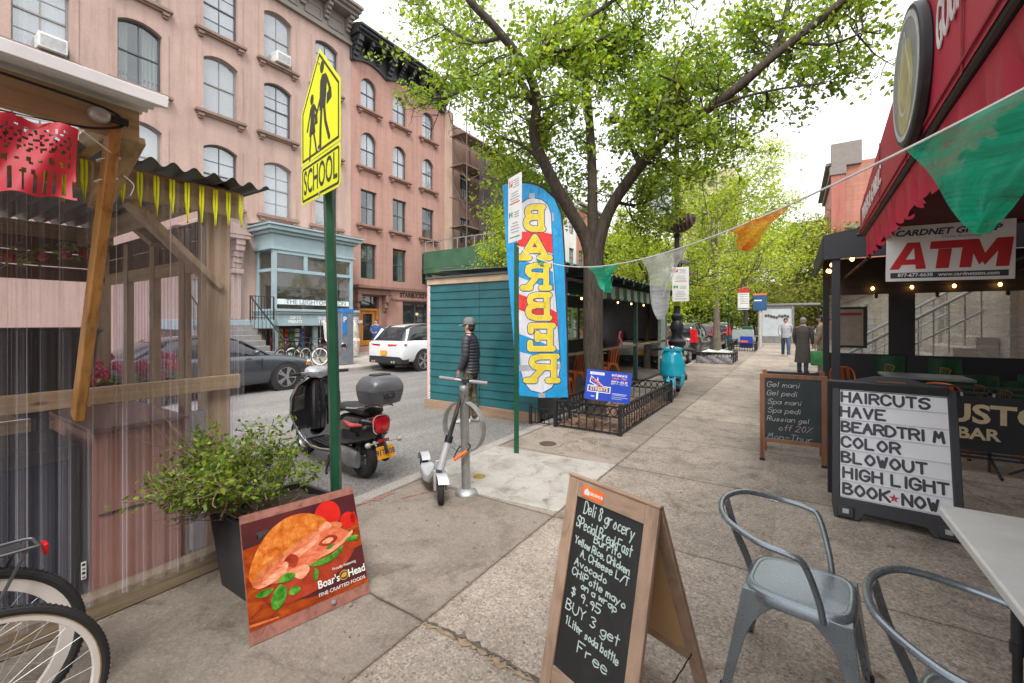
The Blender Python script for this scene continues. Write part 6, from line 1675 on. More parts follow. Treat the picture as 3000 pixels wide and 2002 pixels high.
big = [(x + (x - 280) * .035, y + (y - 840) * .008) for x, y in pole]
fl(0, fk_, big); fl(1, fw, pole)
fl(2, fr_, [(163, 440), (260, 428), (384, 448), (388, 575), (300, 545), (165, 525)], [(172, 828), (300, 880), (418, 950), (424, 1042), (300, 980), (174, 930)])
fl(2, fb, [(166, 612), (240, 630), (392, 690), (400, 812), (300, 770), (168, 720)], [(176, 1085), (300, 1130), (432, 1190), (436, 1265), (300, 1230), (180, 1200)])
fl(2, mat('flag_grey', (.36, .37, .42), .5), [(115, 345), (160, 345), (160, 400), (115, 395)], [(384, 310), (398, 318), (398, 368), (386, 368)], [(175, 1285), (440, 1275), (440, 1310), (178, 1325)], [(240, 190), (275, 190), (275, 222), (240, 222)], [(300, 1464), (340, 1462), (342, 1492), (298, 1492)])
BL = {'B': [[(0, 0), (0, 9)], [(-.7, 9), (3, 9), (4.6, 8.4), (5, 7), (4.6, 5.6), (3, 5)], [(0, 5), (3, 5), (5, 4.2), (5.5, 2.5), (5, .8), (3.2, 0), (-.7, 0)]],
      'A': [[(-.2, .2), (2.6, 9), (5.6, .2)], [(1.2, 3.2), (4.4, 3.2)], [(-1.2, 0), (1.4, 0)], [(4, 0), (6.6, 0)]],
      'R': [[(0, 0), (0, 9)], [(-.7, 9), (3, 9), (4.7, 8.2), (4.9, 6.6), (4.2, 5.2), (0, 4.8)], [(2.4, 4.8), (4.4, 1), (5.2, 0)], [(-.9, 0), (1.3, 0)], [(4.2, 0), (6.2, 0)]],
      'E': [[(5, 6.8), (5, 9), (-.7, 9)], [(0, 9), (0, 0)], [(0, 4.7), (3.3, 4.7)], [(3.3, 6), (3.3, 3.6)], [(-.7, 0), (5.2, 0), (5.2, 2.4)]]}
fo, fl2, fi = MB(), MB(), MB()
for ch, x0, x1, y0, y1 in (('B', 212, 316, 278, 418), ('A', 190, 342, 468, 600), ('R', 205, 348, 650, 792), ('B', 222, 352, 838, 984), ('E', 226, 374, 1034, 1180), ('R', 226, 396, 1230, 1382)):
    u_ = (x1 - x0) / 2.177 * kf / 6.0; v_ = (y1 - y0) / 2.177 * kf / 9.0
    bx, by = zp([(x1, y1)])[0]
    for s_ in BL[ch]:
        P = [(bx - p[0] * u_, by + p[1] * v_) for p in s_]
        fo.stroke(P, .116, .0012, MFl @ TR(0, 0, .0075)); fl2.stroke(P, .094, .0012, MFl @ TR(0, 0, .009)); fi.stroke(P, .078, .0012, MFl @ TR(0, 0, .0105))
fo.build('letter_outline', fk_, fgb, W=True, ang=0); fl2.build('letter_outline', mat('flag_cream', (.6, .56, .4), .5), fgb, W=True, ang=0); fi.build('lettering', fy, fgb, W=True, ang=0)
pp_ = [MFl @ Vector((*zp([(x, y)])[0], -.01)) for x, y in ((495, 1640), (490, 1490), (480, 1000), (464, 560), (444, 320), (402, 218), (330, 150), (250, 122), (150, 112), (72, 128))]
pp_[0] = Vector(fgb.location)
MB().tube(smooth(pp_, 5), [.016 - .0002 * i for i in range(46)], 8).build('pole', blackplastic, fgb, W=True)
mb = MB(); b_ = Vector(fgb.location)
mb.bar(b_ + Vector((-.25, 0, .012)), b_ + Vector((.25, 0, .012)), .05, .02); mb.bar(b_ + Vector((0, -.25, .034)), b_ + Vector((0, .25, .034)), .05, .02); mb.build('base', black, fgb, W=True)

# ================================================================ TREE PIT
x0, x1, y0, y1 = -3.03, -2.02, 5.86, 8.85
pf = thing('tree_pit_fence', 'low black iron fence with rings round the tree pit under the big tree', 'fence', (-2.52, 7.3, 0))
def panel(a, q):
    a, q = Vector(a), Vector(q); d = (q - a); L = d.length; d.normalize()
    M = frame(a, d, (0, 0, 1)); mb = MB()
    for z in (.03, .255, .40): mb.box((L / 2, z, 0), (L - .05, .018 if z < .4 else .022, .026 if z > .3 else .02), M)
    n_ = round(L / .125)
    for k in range(n_):
        x = .03 + (k + .5) * (L - .06) / n_
        mb.box((x - (L - .06) / n_ / 2, .14, 0), (.013, .215, .013), M)
        mb.tube([M @ Vector((x + .052 * math.cos(t_), .328 + .058 * math.sin(t_), 0)) for t_ in np.linspace(0, 2 * PI, 15)[:-1]], .009, 5, closed=True)
    mb.build('panel', black, pf, W=True)
cs = [(x0, y0, 0), (x1, y0, 0), (x1, y1, 0), (x0, y1, 0)]
for i in range(4):
    panel(cs[i], cs[(i + 1) % 4])
    MB().box((cs[i][0], cs[i][1], .21), (.05, .05, .42)).ell((cs[i][0], cs[i][1], .43), (.03, .03, .02), 10, 6).build('post', black, pf, W=True, bevel=.003)
lf = thing('fence_stub', 'short black iron fence stub beside the flag pole left of the tree pit', 'fence', (-3.25, 5.8, 0))
mb = MB()
for z in (.03, .25): mb.b2((-3.42, 5.80, z), (-3.08, 5.815, z + .016))
for k in range(4): mb.b2((-3.36 + k * .08, 5.80, .03), (-3.348 + k * .08, 5.812, .25))
mb.build('panel', black, lf, W=True); MB().b2((-3.46, 5.785, 0), (-3.42, 5.825, .3)).build('post', black, lf, W=True)
mulch = mat('bark_mulch', (.20, .125, .085), .95, 0, .5, 18, fine=.5, bmp=.9, bscale=45)
stuff(MB().grid(lambda a, q: (x0 + .03 + (x1 - x0 - .06) * a, y0 + .03 + (y1 - y0 - .06) * q, .03 + .03 * math.sin(a * 9 + q * 23) * math.sin(q * 31)), 20, 50).build('mulch', mulch))
g = random.Random(8); mb = MB()
for k in range(420):
    p = Vector((g.uniform(x0 + .05, x1 - .05), g.uniform(y0 + .05, y1 - .1), .05 + g.uniform(0, .03)))
    mb.box((0, 0, 0), (g.uniform(.02, .07), g.uniform(.01, .025), .008), TR(p) @ Euler((g.uniform(-.5, .5), g.uniform(-.5, .5), g.uniform(0, 6))).to_matrix().to_4x4())
stuff(mb.build('bark_chips', mat('bark_chip', (.24, .15, .105), .9, 0, .5, 6), ang=0))
# OPEN STREETS notice
osn = thing('street_notice', 'blue street event notice board propped inside the tree pit fence', 'sign', G(1790, 1240))
Yo = 6.12; TLp, TRp, BLp = D(1720, 1081, Yo + .06), D(1852, 1096, Yo - .06), D(1737, 1163, Yo - .02)
Mo = frame(TLp, TRp - TLp, TLp - BLp); Wo = (TRp - TLp).length; Ho = (TLp - BLp).length + .02
nb = mat('notice_blue', (.012, .05, .40), .4, 0, .06, 4)
def op(P): return [(x * Wo, -y * Ho) for x, y in P]
nbd = MB().prism(op([(0, 1), (1, 1), (1, 0), (0, 0)]), .004, Mo @ TR(0, 0, -.004)).build('board', nb, osn, W=True)
ork = mat('notice_orange', (.75, .16, .05), .5); yyk = mat('notice_yellow', (.78, .52, .05), .5)
def on(m, *P, k=0, nm='print'):
    mb = MB()
    for q in P: mb.prism(op(q)[::-1] if False else op(q), .0006, Mo @ TR(0, 0, .0002 + k * .0007))
    mb.build(nm, m, osn, W=True, ang=0)
on(whitepaint, [(.08, .42), (.40, .64), (.43, .56), (.38, .50), (.11, .20)], [(.05, .74), (.56, .74), (.56, .52), (.05, .52)], [(.26, .98), (.30, .98), (.30, .74), (.26, .74)], [(.08, .16), (.40, .16), (.40, .07), (.08, .07)], [(.24, .34), (.28, .36), (.26, .22)])
on(nb, [(.10, .40), (.38, .60), (.40, .555), (.36, .50), (.12, .24)], [(.07, .715), (.54, .715), (.54, .545), (.07, .545)], k=1)
def ot(txt, s_, x, y, m, rot=0, off=.001, sx=1, k=2):
    MB().text(txt, s_, Mo @ TR(x * Wo, -y * Ho, .0002 + k * .0007) @ RZ(rot), .0006, off, sx).build('lettering', m, osn, W=True, ang=0)
ot('OPEN', .062, .245, .41, ork, -.55); ot('STREETS', .072, .305, .63, yyk, 0, .002, .92)
ot('SATURDAYS', .042, .73, .12, whitepaint, 0, .001, .92); ot('10AM - 7PM', .040, .73, .22, ork, 0, .001, .95); ot('MAY 6 - JUL 29', .034, .74, .325, whitepaint); ot('SEPT 9 - OCT 28', .034, .74, .40, whitepaint, 0, 0, .95)
on(mat('notice_pale', (.42, .48, .66), .5), [(.6, .735), (.92, .735), (.92, .715), (.6, .715)], [(.6, .775), (.9, .775), (.9, .76), (.6, .76)], [(.6, .9), (.82, .9), (.82, .885), (.6, .885)], [(.12, .14), (.36, .14), (.36, .09), (.12, .09)], [(.14, .9), (.22, .9), (.22, .86), (.14, .86)], k=1)
on(whitepaint, [(.6, .84), (.94, .84), (.94, .83), (.6, .83)])
mb = MB()
mb.tube([Mo @ Vector((Wo * .96, -Ho * .55, -.02)), G(1880, 1215) + Vector((0, .2, 0.02))], .008, 6); mb.tube([Mo @ Vector((Wo * .5, -Ho * .8, -.02)), G(1800, 1215) + Vector((0, .2, .02))], .008, 6)
mb.build('stake', steel, osn, W=True)

# ================================================================ LAMP POST
lp = thing('lamp_post', 'black ornate cast iron lamp post with basket and banner beside the pavement', 'lamp post', (-2.7, 12.5, 0))
MB().lathe([(.27, 0), (.27, .12), (.23, .16), (.22, .5), (.25, .54), (.25, .6), (.19, .66), (.18, .9), (.23, .96), (.24, 1.05), (.16, 1.12), (.13, 1.25), (.17, 1.35), (.175, 1.5), (.12, 1.62), (.15, 1.68), (.15, 1.76), (.09, 1.82), (.075, 1.95)], 20).build('base', black, lp)
MB().lathe([(.085, 1.9), (.08, 2.4), (.07, 4.0), (.06, 7.2), (.085, 7.25), (.085, 7.4), (.03, 7.55), (.045, 7.7), (.0, 7.9)], 16).build('shaft', black, lp)
mb = MB().tube(smooth([(0, 0, 6.6), (-.1, .0, 7.6), (-.6, 0, 8.5), (-1.3, 0, 8.6), (-1.75, 0, 8.2), (-1.8, 0, 7.9)], 8), .035, 8)
mb.lathe([(.05, .3), (.12, .2), (.25, .02), (.22, 0)], 16, TR(-1.8, 0, 7.6)); mb.build('crook_arm', black, lp)
MB().lathe([(.086, 2.02), (.105, 2.03), (.10, 2.62), (.084, 2.63)], 16).build('yellow_wrap', mat('yellow_wrap', (.42, .42, .02), .5, 0, .25, 9), lp)
bk = thing('hanging_basket', 'brown coir basket ringed round the lamp post shaft', 'basket', (-2.7, 12.5, 4.05))
cm, t, b = nodes('coir'); v = coords(t, 'Object', (1, 1, 1))
wv = N(t, 'ShaderNodeTexWave', Scale=3.5, Distortion=5.0); wv.inputs['Detail'].default_value = 4; t.links.new(v, wv.inputs['Vector'])
t.links.new(ramp(t, wv.outputs['Fac'], [(.2, (.045, .032, .025)), (.7, (.17, .115, .08))]).outputs[0], b.inputs['Base Color']); b.inputs['Roughness'].default_value = .95; bump(t, b, wv.outputs['Fac'], .8, .03)
mb = MB()
def bowl(s_, q_):
    a = 2 * PI * s_; r = .08 + .41 * math.sin(q_ * PI / 2) ** .8; r *= 1 + .025 * math.sin(a * 16)
    return (r * math.cos(a), r * math.sin(a), .42 * q_ ** 1.4)
mb.grid(bowl, 64, 12); mb.build('basket', cm, bk)
MB().lathe([(.12, -.12), (.06, -.02), (.085, .03)], 12).build('bracket', black, bk)
bnr = thing('street_banner', 'pale grey street banner hanging from the lamp post', 'banner', (-2.75, 12.45, 5.3))
Yb = 12.0
MB().grid(lambda s_, q_: D(1888 + 78 * s_ + 2 * math.sin(q_ * 5), 632 - 108 * q_ - 8 * s_, Yb + .05 * math.sin(s_ * 4 + q_ * 3)), 10, 12).build('cloth', mat('banner_grey', (.45, .50, .54), .6, 0, .06, 3), bnr, W=True)
mb = MB(); Mbn = frame(D(1926, 570, Yb - .08), rgt, (0, 0, 1))
for a, q in ((-.17, -.2), (-.17, .2)): pass
mb.ring([(-.12, -.26), (.12, -.26), (.12, .26), (-.12, .26)], [(-.105, -.245), (.105, -.245), (.105, .245), (-.105, .245)], .003, Mbn); 
for z_, s_ in ((.17, 1), (.05, -1), (-.1, 1)): mb.ring([(-.06, z_ - .04), (.06, z_ - .04), (.06, z_ + .04), (-.06, z_ + .04)], [(-.045, z_ - .025), (.045, z_ - .025), (.045, z_ + .025), (-.045, z_ + .025)], .003, Mbn)
mb.build('print', mat('banner_ink', (.12, .14, .17), .6), bnr, W=True)
for v_ in (528, 634): MB().cyl(D(1885, v_ - 2, Yb), Vector((-2.7, 12.5, D(1970, v_ - 6, Yb).z)), .015).build('banner_arm', black, bnr, W=True)
ls = thing('parking_sign', 'white parking regulation sign strapped to the ornate lamp post', 'sign', (-2.68, 12.36, 2.7))
parking_sign(ls, frame(D(1994, 833, 11.72), (1, .25, 0), (0, 0, 1)), .42, .93)
scam = thing('security_camera', 'grey security camera bracketed to the lamp post above the parking sign', 'camera', D(2000, 765, 11.8))
MB().bar((-.13, 0, .02), (.16, 0, -.07), .12, .10).build('housing', mat('camera_grey', (.12, .12, .13), .5), scam, bevel=.012)
MB().cyl((-.02, 0, -.02), (-.08, .05, -.28), .025).build('bracket', black, scam)

# ================================================================ BLUE MOPED
cy_ = mat('cyan_paint', (.012, .42, .58), .18, 0, .06, 4, coat=.7)
mp = thing('moped', 'bright cyan electric moped facing the camera by the lamp post', 'moped', (-2.2, 10.3, 0), -PI / 2 + .10)
swheel(0, .21, .05, mp); swheel(1.2, .21, .05, mp)
def mshield(s_, q_):
    P = [(1.0, .24, .13), (1.05, .36, .19), (1.09, .55, .21), (1.10, .75, .20), (1.07, .90, .17), (1.03, .97, .12)]
    f = s_ * 5; i = min(4, int(f)); t_ = f - i; x, z, w_ = [P[i][k] * (1 - t_) + P[i + 1][k] * t_ for k in range(3)]
    y = (q_ - .5) * 2; return (x - .10 * abs(y) ** 2.5, y * w_, z)
f_ = MB().grid(lambda s_, q_: mshield(.32 + .68 * s_, q_), 18, 14).build('front_shield', cy_, mp); so_ = f_.modifiers.new('solid', 'SOLIDIFY'); so_.thickness = .05; so_.offset = -1
for sg_ in (-1, 1):
    f_ = MB().grid(lambda s_, q_: mshield(.0 + .36 * s_, .5 + sg_ * (.36 + .14 * q_)), 8, 4).build('shield_leg', cy_, mp); so_ = f_.modifiers.new('solid', 'SOLIDIFY'); so_.thickness = .05
MB().grid(lambda s_, q_: (1.2 + .235 * math.cos(.3 + 2.2 * s_), (q_ - .5) * .15, .21 + .235 * math.sin(.3 + 2.2 * s_)), 16, 6).build('front_fender', cy_, mp)
mb = MB()
for sg_ in (-1, 1): mb.cyl((1.06, sg_ * .06, .58), (1.19, sg_ * .07, .22), .018)
mb.build('fork', chrome, mp)
mb = MB(); body_loft(mb, [(-.3, 0, .6, .03, .05), (-.2, 0, .58, .14, .13), (.1, 0, .54, .18, .18), (.4, 0, .5, .13, .17), (.45, 0, .45, .1, .1)]); mb.build('body', cy_, mp)
mb = MB(); body_loft(mb, [(-.3, 0, .74, .05, .03), (-.2, 0, .75, .14, .05), (.3, 0, .75, .14, .05), (.44, 0, .73, .08, .04)]); mb.build('seat', blackplastic, mp)
MB().b2((.4, -.16, .22), (1.0, .16, .30)).build('floor_board', blackplastic, mp, bevel=.02)
mb = MB(); body_loft(mb, [(.96, 0, 1.02, .05, .03), (1.0, 0, 1.03, .2, .045), (1.06, 0, 1.02, .2, .045), (1.09, 0, 1.01, .1, .03)], e=3); mb.build('headset', cy_, mp)
MB().ell((1.06, 0, 1.055), (.05, .055, .045)).build('headlight', chrome, mp)
for sg_ in (-1, 1):
    MB().tube([(1.0, sg_ * .17, 1.02), (.96, sg_ * .30, 1.03), (.92, sg_ * .40, 1.0)], [.02, .045, .035], 10).build('hand_guard', blackplastic, mp)
    MB().ell((1.02, sg_ * .22, .83), (.03, .045, .05)).build('indicator', mat('marker_lens', (.45, .42, .38), .15), mp)
Mpl = frame((1.115, 0, .62), (0, 1, 0), (.03, 0, 1))
MB().prism(rrect(.22, .055, .006, 2), .003, Mpl).build('number_strip', whitepaint, mp)
mb = MB(); g = random.Random(2)
for k in range(6): mb.box((-.085 + k * .034, 0, .0035), (.018, .034, .001), Mpl)
mb.build('number_marks', black, mp)
mb = MB().tube([(.4, -.12, .24), (.36, -.2, .02), (.28, -.26, .01)], .012, 6); mb.build('side_stand', black, mp)
mb = MB()
mb.box((0.05, .0, .30), (.3, .1, .1)); mb.build('motor', black, mp, bevel=.02)
# ================================================================ DELI A-BOARD
wbrown = woodmat('whitewashed_oak', (.40, .275, .195), (.27, .175, .12), 'Z', 1.3, .7, False)
wbrownx = woodmat('whitewashed_oak_rail', (.40, .275, .195), (.27, .175, .12), 'X', 1.3, .7, False)
chalkb = mat('chalkboard', (.020, .021, .022), .55, 0, .45, 3, stretch=(1, 1, .5), fine=.15)
kraft = mat('hardboard_back', (.54, .345, .165), .65, 0, .06, 4)
chalk = mat('chalk_mint', (.50, .62, .56), .9, 0, .18, 60); chalkw = mat('chalk_white', (.55, .58, .57), .9, 0, .2, 60); chalkp = mat('chalk_pink', (.56, .40, .40), .9, 0, .2, 60); chalkbl = mat('chalk_blue', (.32, .48, .55), .9, 0, .2, 60)
ab = thing('chalkboard_sign', 'whitewashed wooden A frame chalkboard with deli breakfast special in the foreground', 'chalkboard', (-.6, 1.6, 0))
zt = .90
TL, TR_ = G(1669, 1392, zt), G(1932, 1492, zt)
ex = (TR_ - TL).normalized(); wd = (TR_ - TL).length
nb_ = Vector((ex.y, -ex.x, 0)); nb_ = nb_ if nb_.y < 0 else -nb_
dn = (nb_ * .20 + ex * -.03 + Vector((0, 0, -.90))).normalized()
Ma = frame(TL, ex, -dn)                      # x right, y up the slope, z towards the reader
Hh = .93
fwid = .058
def ap(fn, name, m, par=None, bevel=.003):
    mb = MB(); fn(mb); return mb.build(name, m, par or ab, W=True, bevel=bevel)
ap(lambda m: m.b2((0, -Hh, -.02), (fwid, -.0, 0), Ma), 'stile', wbrown); ap(lambda m: m.b2((wd - fwid, -Hh, -.02), (wd, 0, 0), Ma), 'stile', wbrown)
ap(lambda m: m.b2((fwid, -.075, -.019), (wd - fwid, -.0005, -.001), Ma), 'top_rail', wbrownx); ap(lambda m: m.b2((fwid, -Hh + .10, -.019), (wd - fwid, -Hh + .165, -.001), Ma), 'bottom_rail', wbrownx)
bd = ap(lambda m: m.b2((fwid, -Hh + .1655, -.016), (wd - fwid, -.0755, -.008), Ma), 'board', chalkb, None, 0)
ap(lambda m: m.b2((-.004, .0005, -.026), (wd + .004, .012, .004), Ma), 'top_cap', wbrownx)
nf = nb_ * -1
Mb_ = frame(TL + ex * wd + nf * .03, -ex, -(nf * .36 + Vector((0, 0, -.90))).normalized())
ap(lambda m: m.b2((0, -.97, -.02), (fwid, 0, 0), Mb_), 'rear_stile', wbrown); ap(lambda m: m.b2((wd - fwid, -.97, -.02), (wd, 0, 0), Mb_), 'rear_stile', wbrown)
ap(lambda m: m.b2((fwid, -.07, -.019), (wd - fwid, -.0005, -.001), Mb_), 'rear_rail', wbrownx); ap(lambda m: m.b2((fwid, -.80, -.019), (wd - fwid, -.74, -.001), Mb_), 'rear_rail', wbrownx)
ap(lambda m: m.b2((fwid, -.7395, -.016), (wd - fwid, -.0705, -.010), Mb_), 'rear_panel', kraft, None, 0)
mb = MB()
c0, c1 = Ma @ Vector((wd - .03, -.72, -.02)), Mb_ @ Vector((.03, -.74, -.02))
for k in range(16):
    p = c0 + (c1 - c0) * (k / 15) + Vector((0, 0, -.05 * math.sin(PI * k / 15)))
    a = 0 if k % 2 else PI / 2
    mb.tube([p + Vector((.006 * math.sin(a) * math.cos(t_), .011 * math.sin(t_) * .6 + .0, .009 * math.cos(t_) if not k % 2 else .006 * math.sin(t_ + .7))) + (c1 - c0).normalized() * .011 * math.sin(t_) for t_ in np.linspace(0, 2 * PI, 9)[:-1]], .0018, 5, closed=True)
mb.build('chain', black, ab, W=True)
sk = MB().prism(rrect(.115, .045, .006, 3), .0012, Ma @ TR(.145, -.042, .0005)).build('sticker', mat('sticker_orange', (.82, .165, .03), .45), ab, W=True)
mb = MB(); Mst = Ma @ TR(.145, -.042, .0022)
mb.prism([(-.045, -.012), (-.018, -.012), (-.018, .004), (-.0315, .016), (-.045, .004)], .0006, Mst); mb.text('GRUBHUB', .017, Mst @ TR(.018, -.002, 0), .0006, .0006, .95)
mb.build('sticker_print', whitepaint, sk, W=True, ang=0)
iw = wd - 2 * fwid
lines = [('Deli & grocery', .045, -.10, .056, 1.0), ('SPecial BreakFast', .015, -.18, .050, .98), ('Burrito', .12, -.235, .032, 1.0), ('Yellow Rice, CHicken', .02, -.275, .033, 1.02), ('A. CHeese L/T', .06, -.325, .033, 1.05), ('Avocado', .035, -.372, .034, 1.05),
         ('CHiPotle mayo', .03, -.42, .033, 1.12), ('on a wrap', .085, -.462, .031, 1.05), ('$ 9.95', .035, -.508, .040, 1.2), ('BUY 3 get', .02, -.575, .044, 1.1), ('1 Liter soda bottle', .03, -.645, .036, 1.12), ('Free', .11, -.715, .048, 1.15)]
mb = MB(); Mw_ = Ma @ TR(fwid, 0, -.0078)
for tx, x, y, h, wdm in lines:
    tot = sum(chw(c_) for c_ in tx) * h / 9 * wdm
    k = min(wdm, wdm * (iw - x - .005) / tot)
    write(mb, tx, x, -.088 + (y + .10) * .86 - h * .75, h * .86, .0046, Mw_, .0008, .05, .08, -.26, 1.0, k * 1.05)
mb.build('chalk_writing', chalk, bd, W=True, ang=0)
print('aboard', wd, Hh, [tuple(round(q, 2) for q in (Ma @ Vector((0, -Hh, 0)))), tuple(round(q, 2) for q in (Mb_ @ Vector((0, -.97, 0))))])

# ================================================================ GREY METAL CHAIRS, FOLDING TABLE, CAN
grp = 'grey metal armchairs by the folding table'
ch = armchair('metal_armchair', 'grey metal armchair standing clear behind the deli chalkboard', (.025, 2.285, 0), -.13, gunm, grp)
dup(ch, (.51, 1.765, 0), -.30, 'grey metal armchair nearest the camera tucked against the white table', grp)
ft = thing('folding_table', 'white plastic folding table with dark grey steel legs', 'table', (1.2, 1.9, 0))
cx0, cx1, cy0, cy1 = .565, 1.33, .35, 2.80
mb = MB(); mb.prism([(x + (cx0 + cx1) / 2, y + (cy0 + cy1) / 2) for x, y in rrect(cx1 - cx0, cy1 - cy0, .05, 5)], .042, TR(0, 0, .70)); mb.build('table_top', mat('table_white', (.62, .61, .585), .42, 0, .09, 7, fine=.04, bmp=.06, bscale=160), ft, W=True, bevel=.008)
legm = mat('table_leg_grey', (.06, .062, .07), .45, .5)
for y in (2.38, .75):
    for x in (.70, 1.2):
        MB().cyl((x, y, .38), (x, y, .70), .018).cyl((x, y, 0), (x, y, .40), .0145).build('leg', legm, ft, W=True)
        MB().cyl((x, y, .36), (x, y, .40), .022).build('leg_collar', blackplastic, ft, W=True)
    MB().bar((.70, y, .52), (1.2, y, .52), .022, .03).build('cross_bar', legm, ft, W=True)
MB().bar((.95, 2.38, .53), (.95, 1.4, .69), .02, .02).build('brace', legm, ft, W=True)
can = thing('drink_can', 'small red drink can near the far end of the white table', 'can', (.85, 2.655, .7425))
canm, t, b = nodes('can_red'); v = coords(t, 'Object', (1, 1, 1)); t.links.new(ramp(t, noise(t, v, 26, 3), [(.45, (.42, .055, .04)), (.6, (.55, .2, .15)), (.68, (.6, .55, .5))]).outputs[0], b.inputs['Base Color']); b.inputs['Roughness'].default_value = .3; b.inputs['Metallic'].default_value = .4
MB().lathe([(.024, 0), (.031, .008), (.033, .02), (.033, .098), (.030, .108), (.026, .114)], 28).build('body', canm, can); MB().lathe([(.026, .1145), (.0265, .118), (.024, .116), (.0, .114)], 24, cap=False).build('lid', steel, can)
# ================================================================ LETTER BOARD (haircuts)
lb = thing('letter_board_sign', 'black plastic A frame sign with haircut services in black letters on white tracks', 'sign', (.62, 4.4, 0))
F0, F1 = G(2437, 1512), G(2832, 1598)
ex = (F1 - F0).normalized(); wl_ = (F1 - F0).length
T0 = PX(2432, 1128, F0.x - .0); 
T0 = D(2430, 1112, 3.82)
upv = (T0 - F0); upv = (upv - ex * upv.dot(ex)); Hl = upv.length
Ml = frame(F0, ex, upv)
bp = mat('sign_frame_black', (.028, .029, .034), .5, 0, .2, 5, bmp=.12, bscale=150)
pts_o = [(0, .10), (.015, .0), (.17, .0), (.20, .055), (wl_ - .20, .055), (wl_ - .17, .0), (wl_ - .015, .0), (wl_, .10), (wl_ - .0, Hl - .03), (wl_ * .62, Hl + .055), (wl_ * .38, Hl + .055), (0, Hl - .03)]
W0, W1, Z0, Z1 = .055, wl_ - .055, .165, Hl - .07
pts_i = [(W0, Z0), (W0 + .01, Z0 - .0001), (.2, Z0), (.24, Z0), (wl_ - .24, Z0), (wl_ - .2, Z0), (W1 - .01, Z0), (W1, Z0), (W1, Z1), (wl_ * .6, Z1), (wl_ * .4, Z1), (W0, Z1)]
fr_l = MB().ring(pts_o, pts_i, .05, Ml @ TR(0, 0, -.045)).build('frame', bp, lb, W=True, bevel=.008)
mb = MB().ring(rrect(.24, .05, .025, 5, wl_ / 2, Hl + .005), rrect(.19, .026, .013, 5, wl_ / 2, Hl + .005), .006, Ml @ TR(0, 0, .005)); mb.build('handle_rim', bp, fr_l, W=True)
MB().prism(rrect(.19, .026, .013, 5, wl_ / 2, Hl + .005), .002, Ml @ TR(0, 0, .0055)).build('handle_slot', mat('orange_beyond', (.16, .07, .03), .6), fr_l, W=True)
for x in (.09, wl_ - .09):
    MB().b2((x - .055, .015, .005), (x + .055, .10, .022), Ml).build('foot', bp, lb, W=True, bevel=.008); MB().b2((x - .02, .045, .022), (x + .02, .08, .03), Ml).build('foot_clip', steel, lb, W=True)
for x in (wl_ * .29, wl_ * .71): MB().cyl(Ml @ Vector((x, Hl - .015, .004)), Ml @ Vector((x, Hl - .015, .008)), .024).build('boss', bp, lb, W=True)
pw_ = mat('track_white', (.76, .77, .80), .35, 0, .03, 3)
MB().b2((W0, Z0, -.01), (W1, Z1, -.004), Ml).build('panel', pw_, lb, W=True)
rows7 = 7; rh = (Z1 - Z0 - .02) / rows7
mb = MB()
for k in range(rows7 + 1): mb.b2((W0, Z0 + .012 + k * rh - .005, -.0039), (W1, Z0 + .012 + k * rh + .0, .0015), Ml)
mb.build('tracks', mat('track_clear', (.55, .57, .61), .25), lb, W=True)
mb = MB()
for k, (tx, dx) in enumerate((('HAIRCUTS', .012), ('HAVE', .006), ('BEARDTRI M', .012), ('COLOR', .014), ('BLOWOUT', .012), ('HIGH LIGHT', .022), ('BOOK', .022))):
    y = Z1 - .015 - (k + 1) * rh + rh * .22
    write(mb, tx, W0 + dx, y, rh * .62, .0185, Ml @ TR(0, 0, -.003), .0025, .008, 0, 0, 1.06 if k != 2 else 1.0, 1.06 if k != 2 else 1.04)
ynow = Z1 - .015 - 7 * rh + rh * .22
write(mb, 'NOW', W0 + .385, ynow - .004, rh * .62, .0185, Ml @ TR(0, 0, -.003), .0025, .008, 0, 0, 1.06, 1.0)
mb.build('letters', mat('letter_black', (.03, .03, .045), .4), lb, W=True, ang=0)
star = [((.034 if k % 2 == 0 else .014) * math.sin(k * PI / 5), (.034 if k % 2 == 0 else .014) * math.cos(k * PI / 5)) for k in range(10)][::-1]
MB().prism(star, .0015, Ml @ TR(W0 + .335, ynow + .03, -.003)).build('star', mat('star_red', (.52, .03, .035), .4), lb, W=True)
rb = frame(F0 + Vector((ex.x * 0, 0, 0)) + Vector((0, .62, 0)) + ex * wl_, -ex, upv - 2 * Vector((upv.x, upv.y, 0)))
MB().b2((0.005, .0, -.02), (wl_ - .005, Hl - .0, .02), rb).build('rear_leaf', bp, lb, W=True, bevel=.008)
# ================================================================ NAIL SALON CHALKBOARD
nc = thing('chalkboard_sign', 'reddish brown framed A board with gel manicure prices beside the black letter board', 'chalkboard', (0, 5.75, 0))
F0, F1 = G(2226, 1348), G(2424, 1374); T0 = D(2228, 1094, 4.98)
ex = (F1 - F0).normalized(); wn = (F1 - F0).length; upv = (T0 - F0); upv -= ex * upv.dot(ex); Hn = upv.length; Mn = frame(F0, ex, upv)
redw = woodmat('mahogany_frame', (.27, .125, .07), (.15, .06, .032), 'Z', 1.3, .5, False)
def npart(fn, name, m, par=None, bevel=.003): mb = MB(); fn(mb); return mb.build(name, m, par or nc, W=True, bevel=bevel)
fq = .05
for x in (0, wn - fq): npart(lambda m: m.b2((x, 0, -.02), (x + fq, Hn, 0), Mn), 'stile', redw); npart(lambda m: m.b2((x - .002, 0, -.022), (x + fq + .002, .03, .002), Mn), 'foot_cap', rubber)
npart(lambda m: m.b2((fq, Hn - fq, -.019), (wn - fq, Hn - .001, -.001), Mn), 'top_rail', redw); npart(lambda m: m.b2((fq, .22, -.019), (wn - fq, .265, -.001), Mn), 'bottom_rail', redw)
bd2 = npart(lambda m: m.b2((fq, .2655, -.015), (wn - fq, Hn - fq - .0005, -.008), Mn), 'board', mat('slate_green', (.035, .045, .047), .6, 0, .35, 3), None, 0)
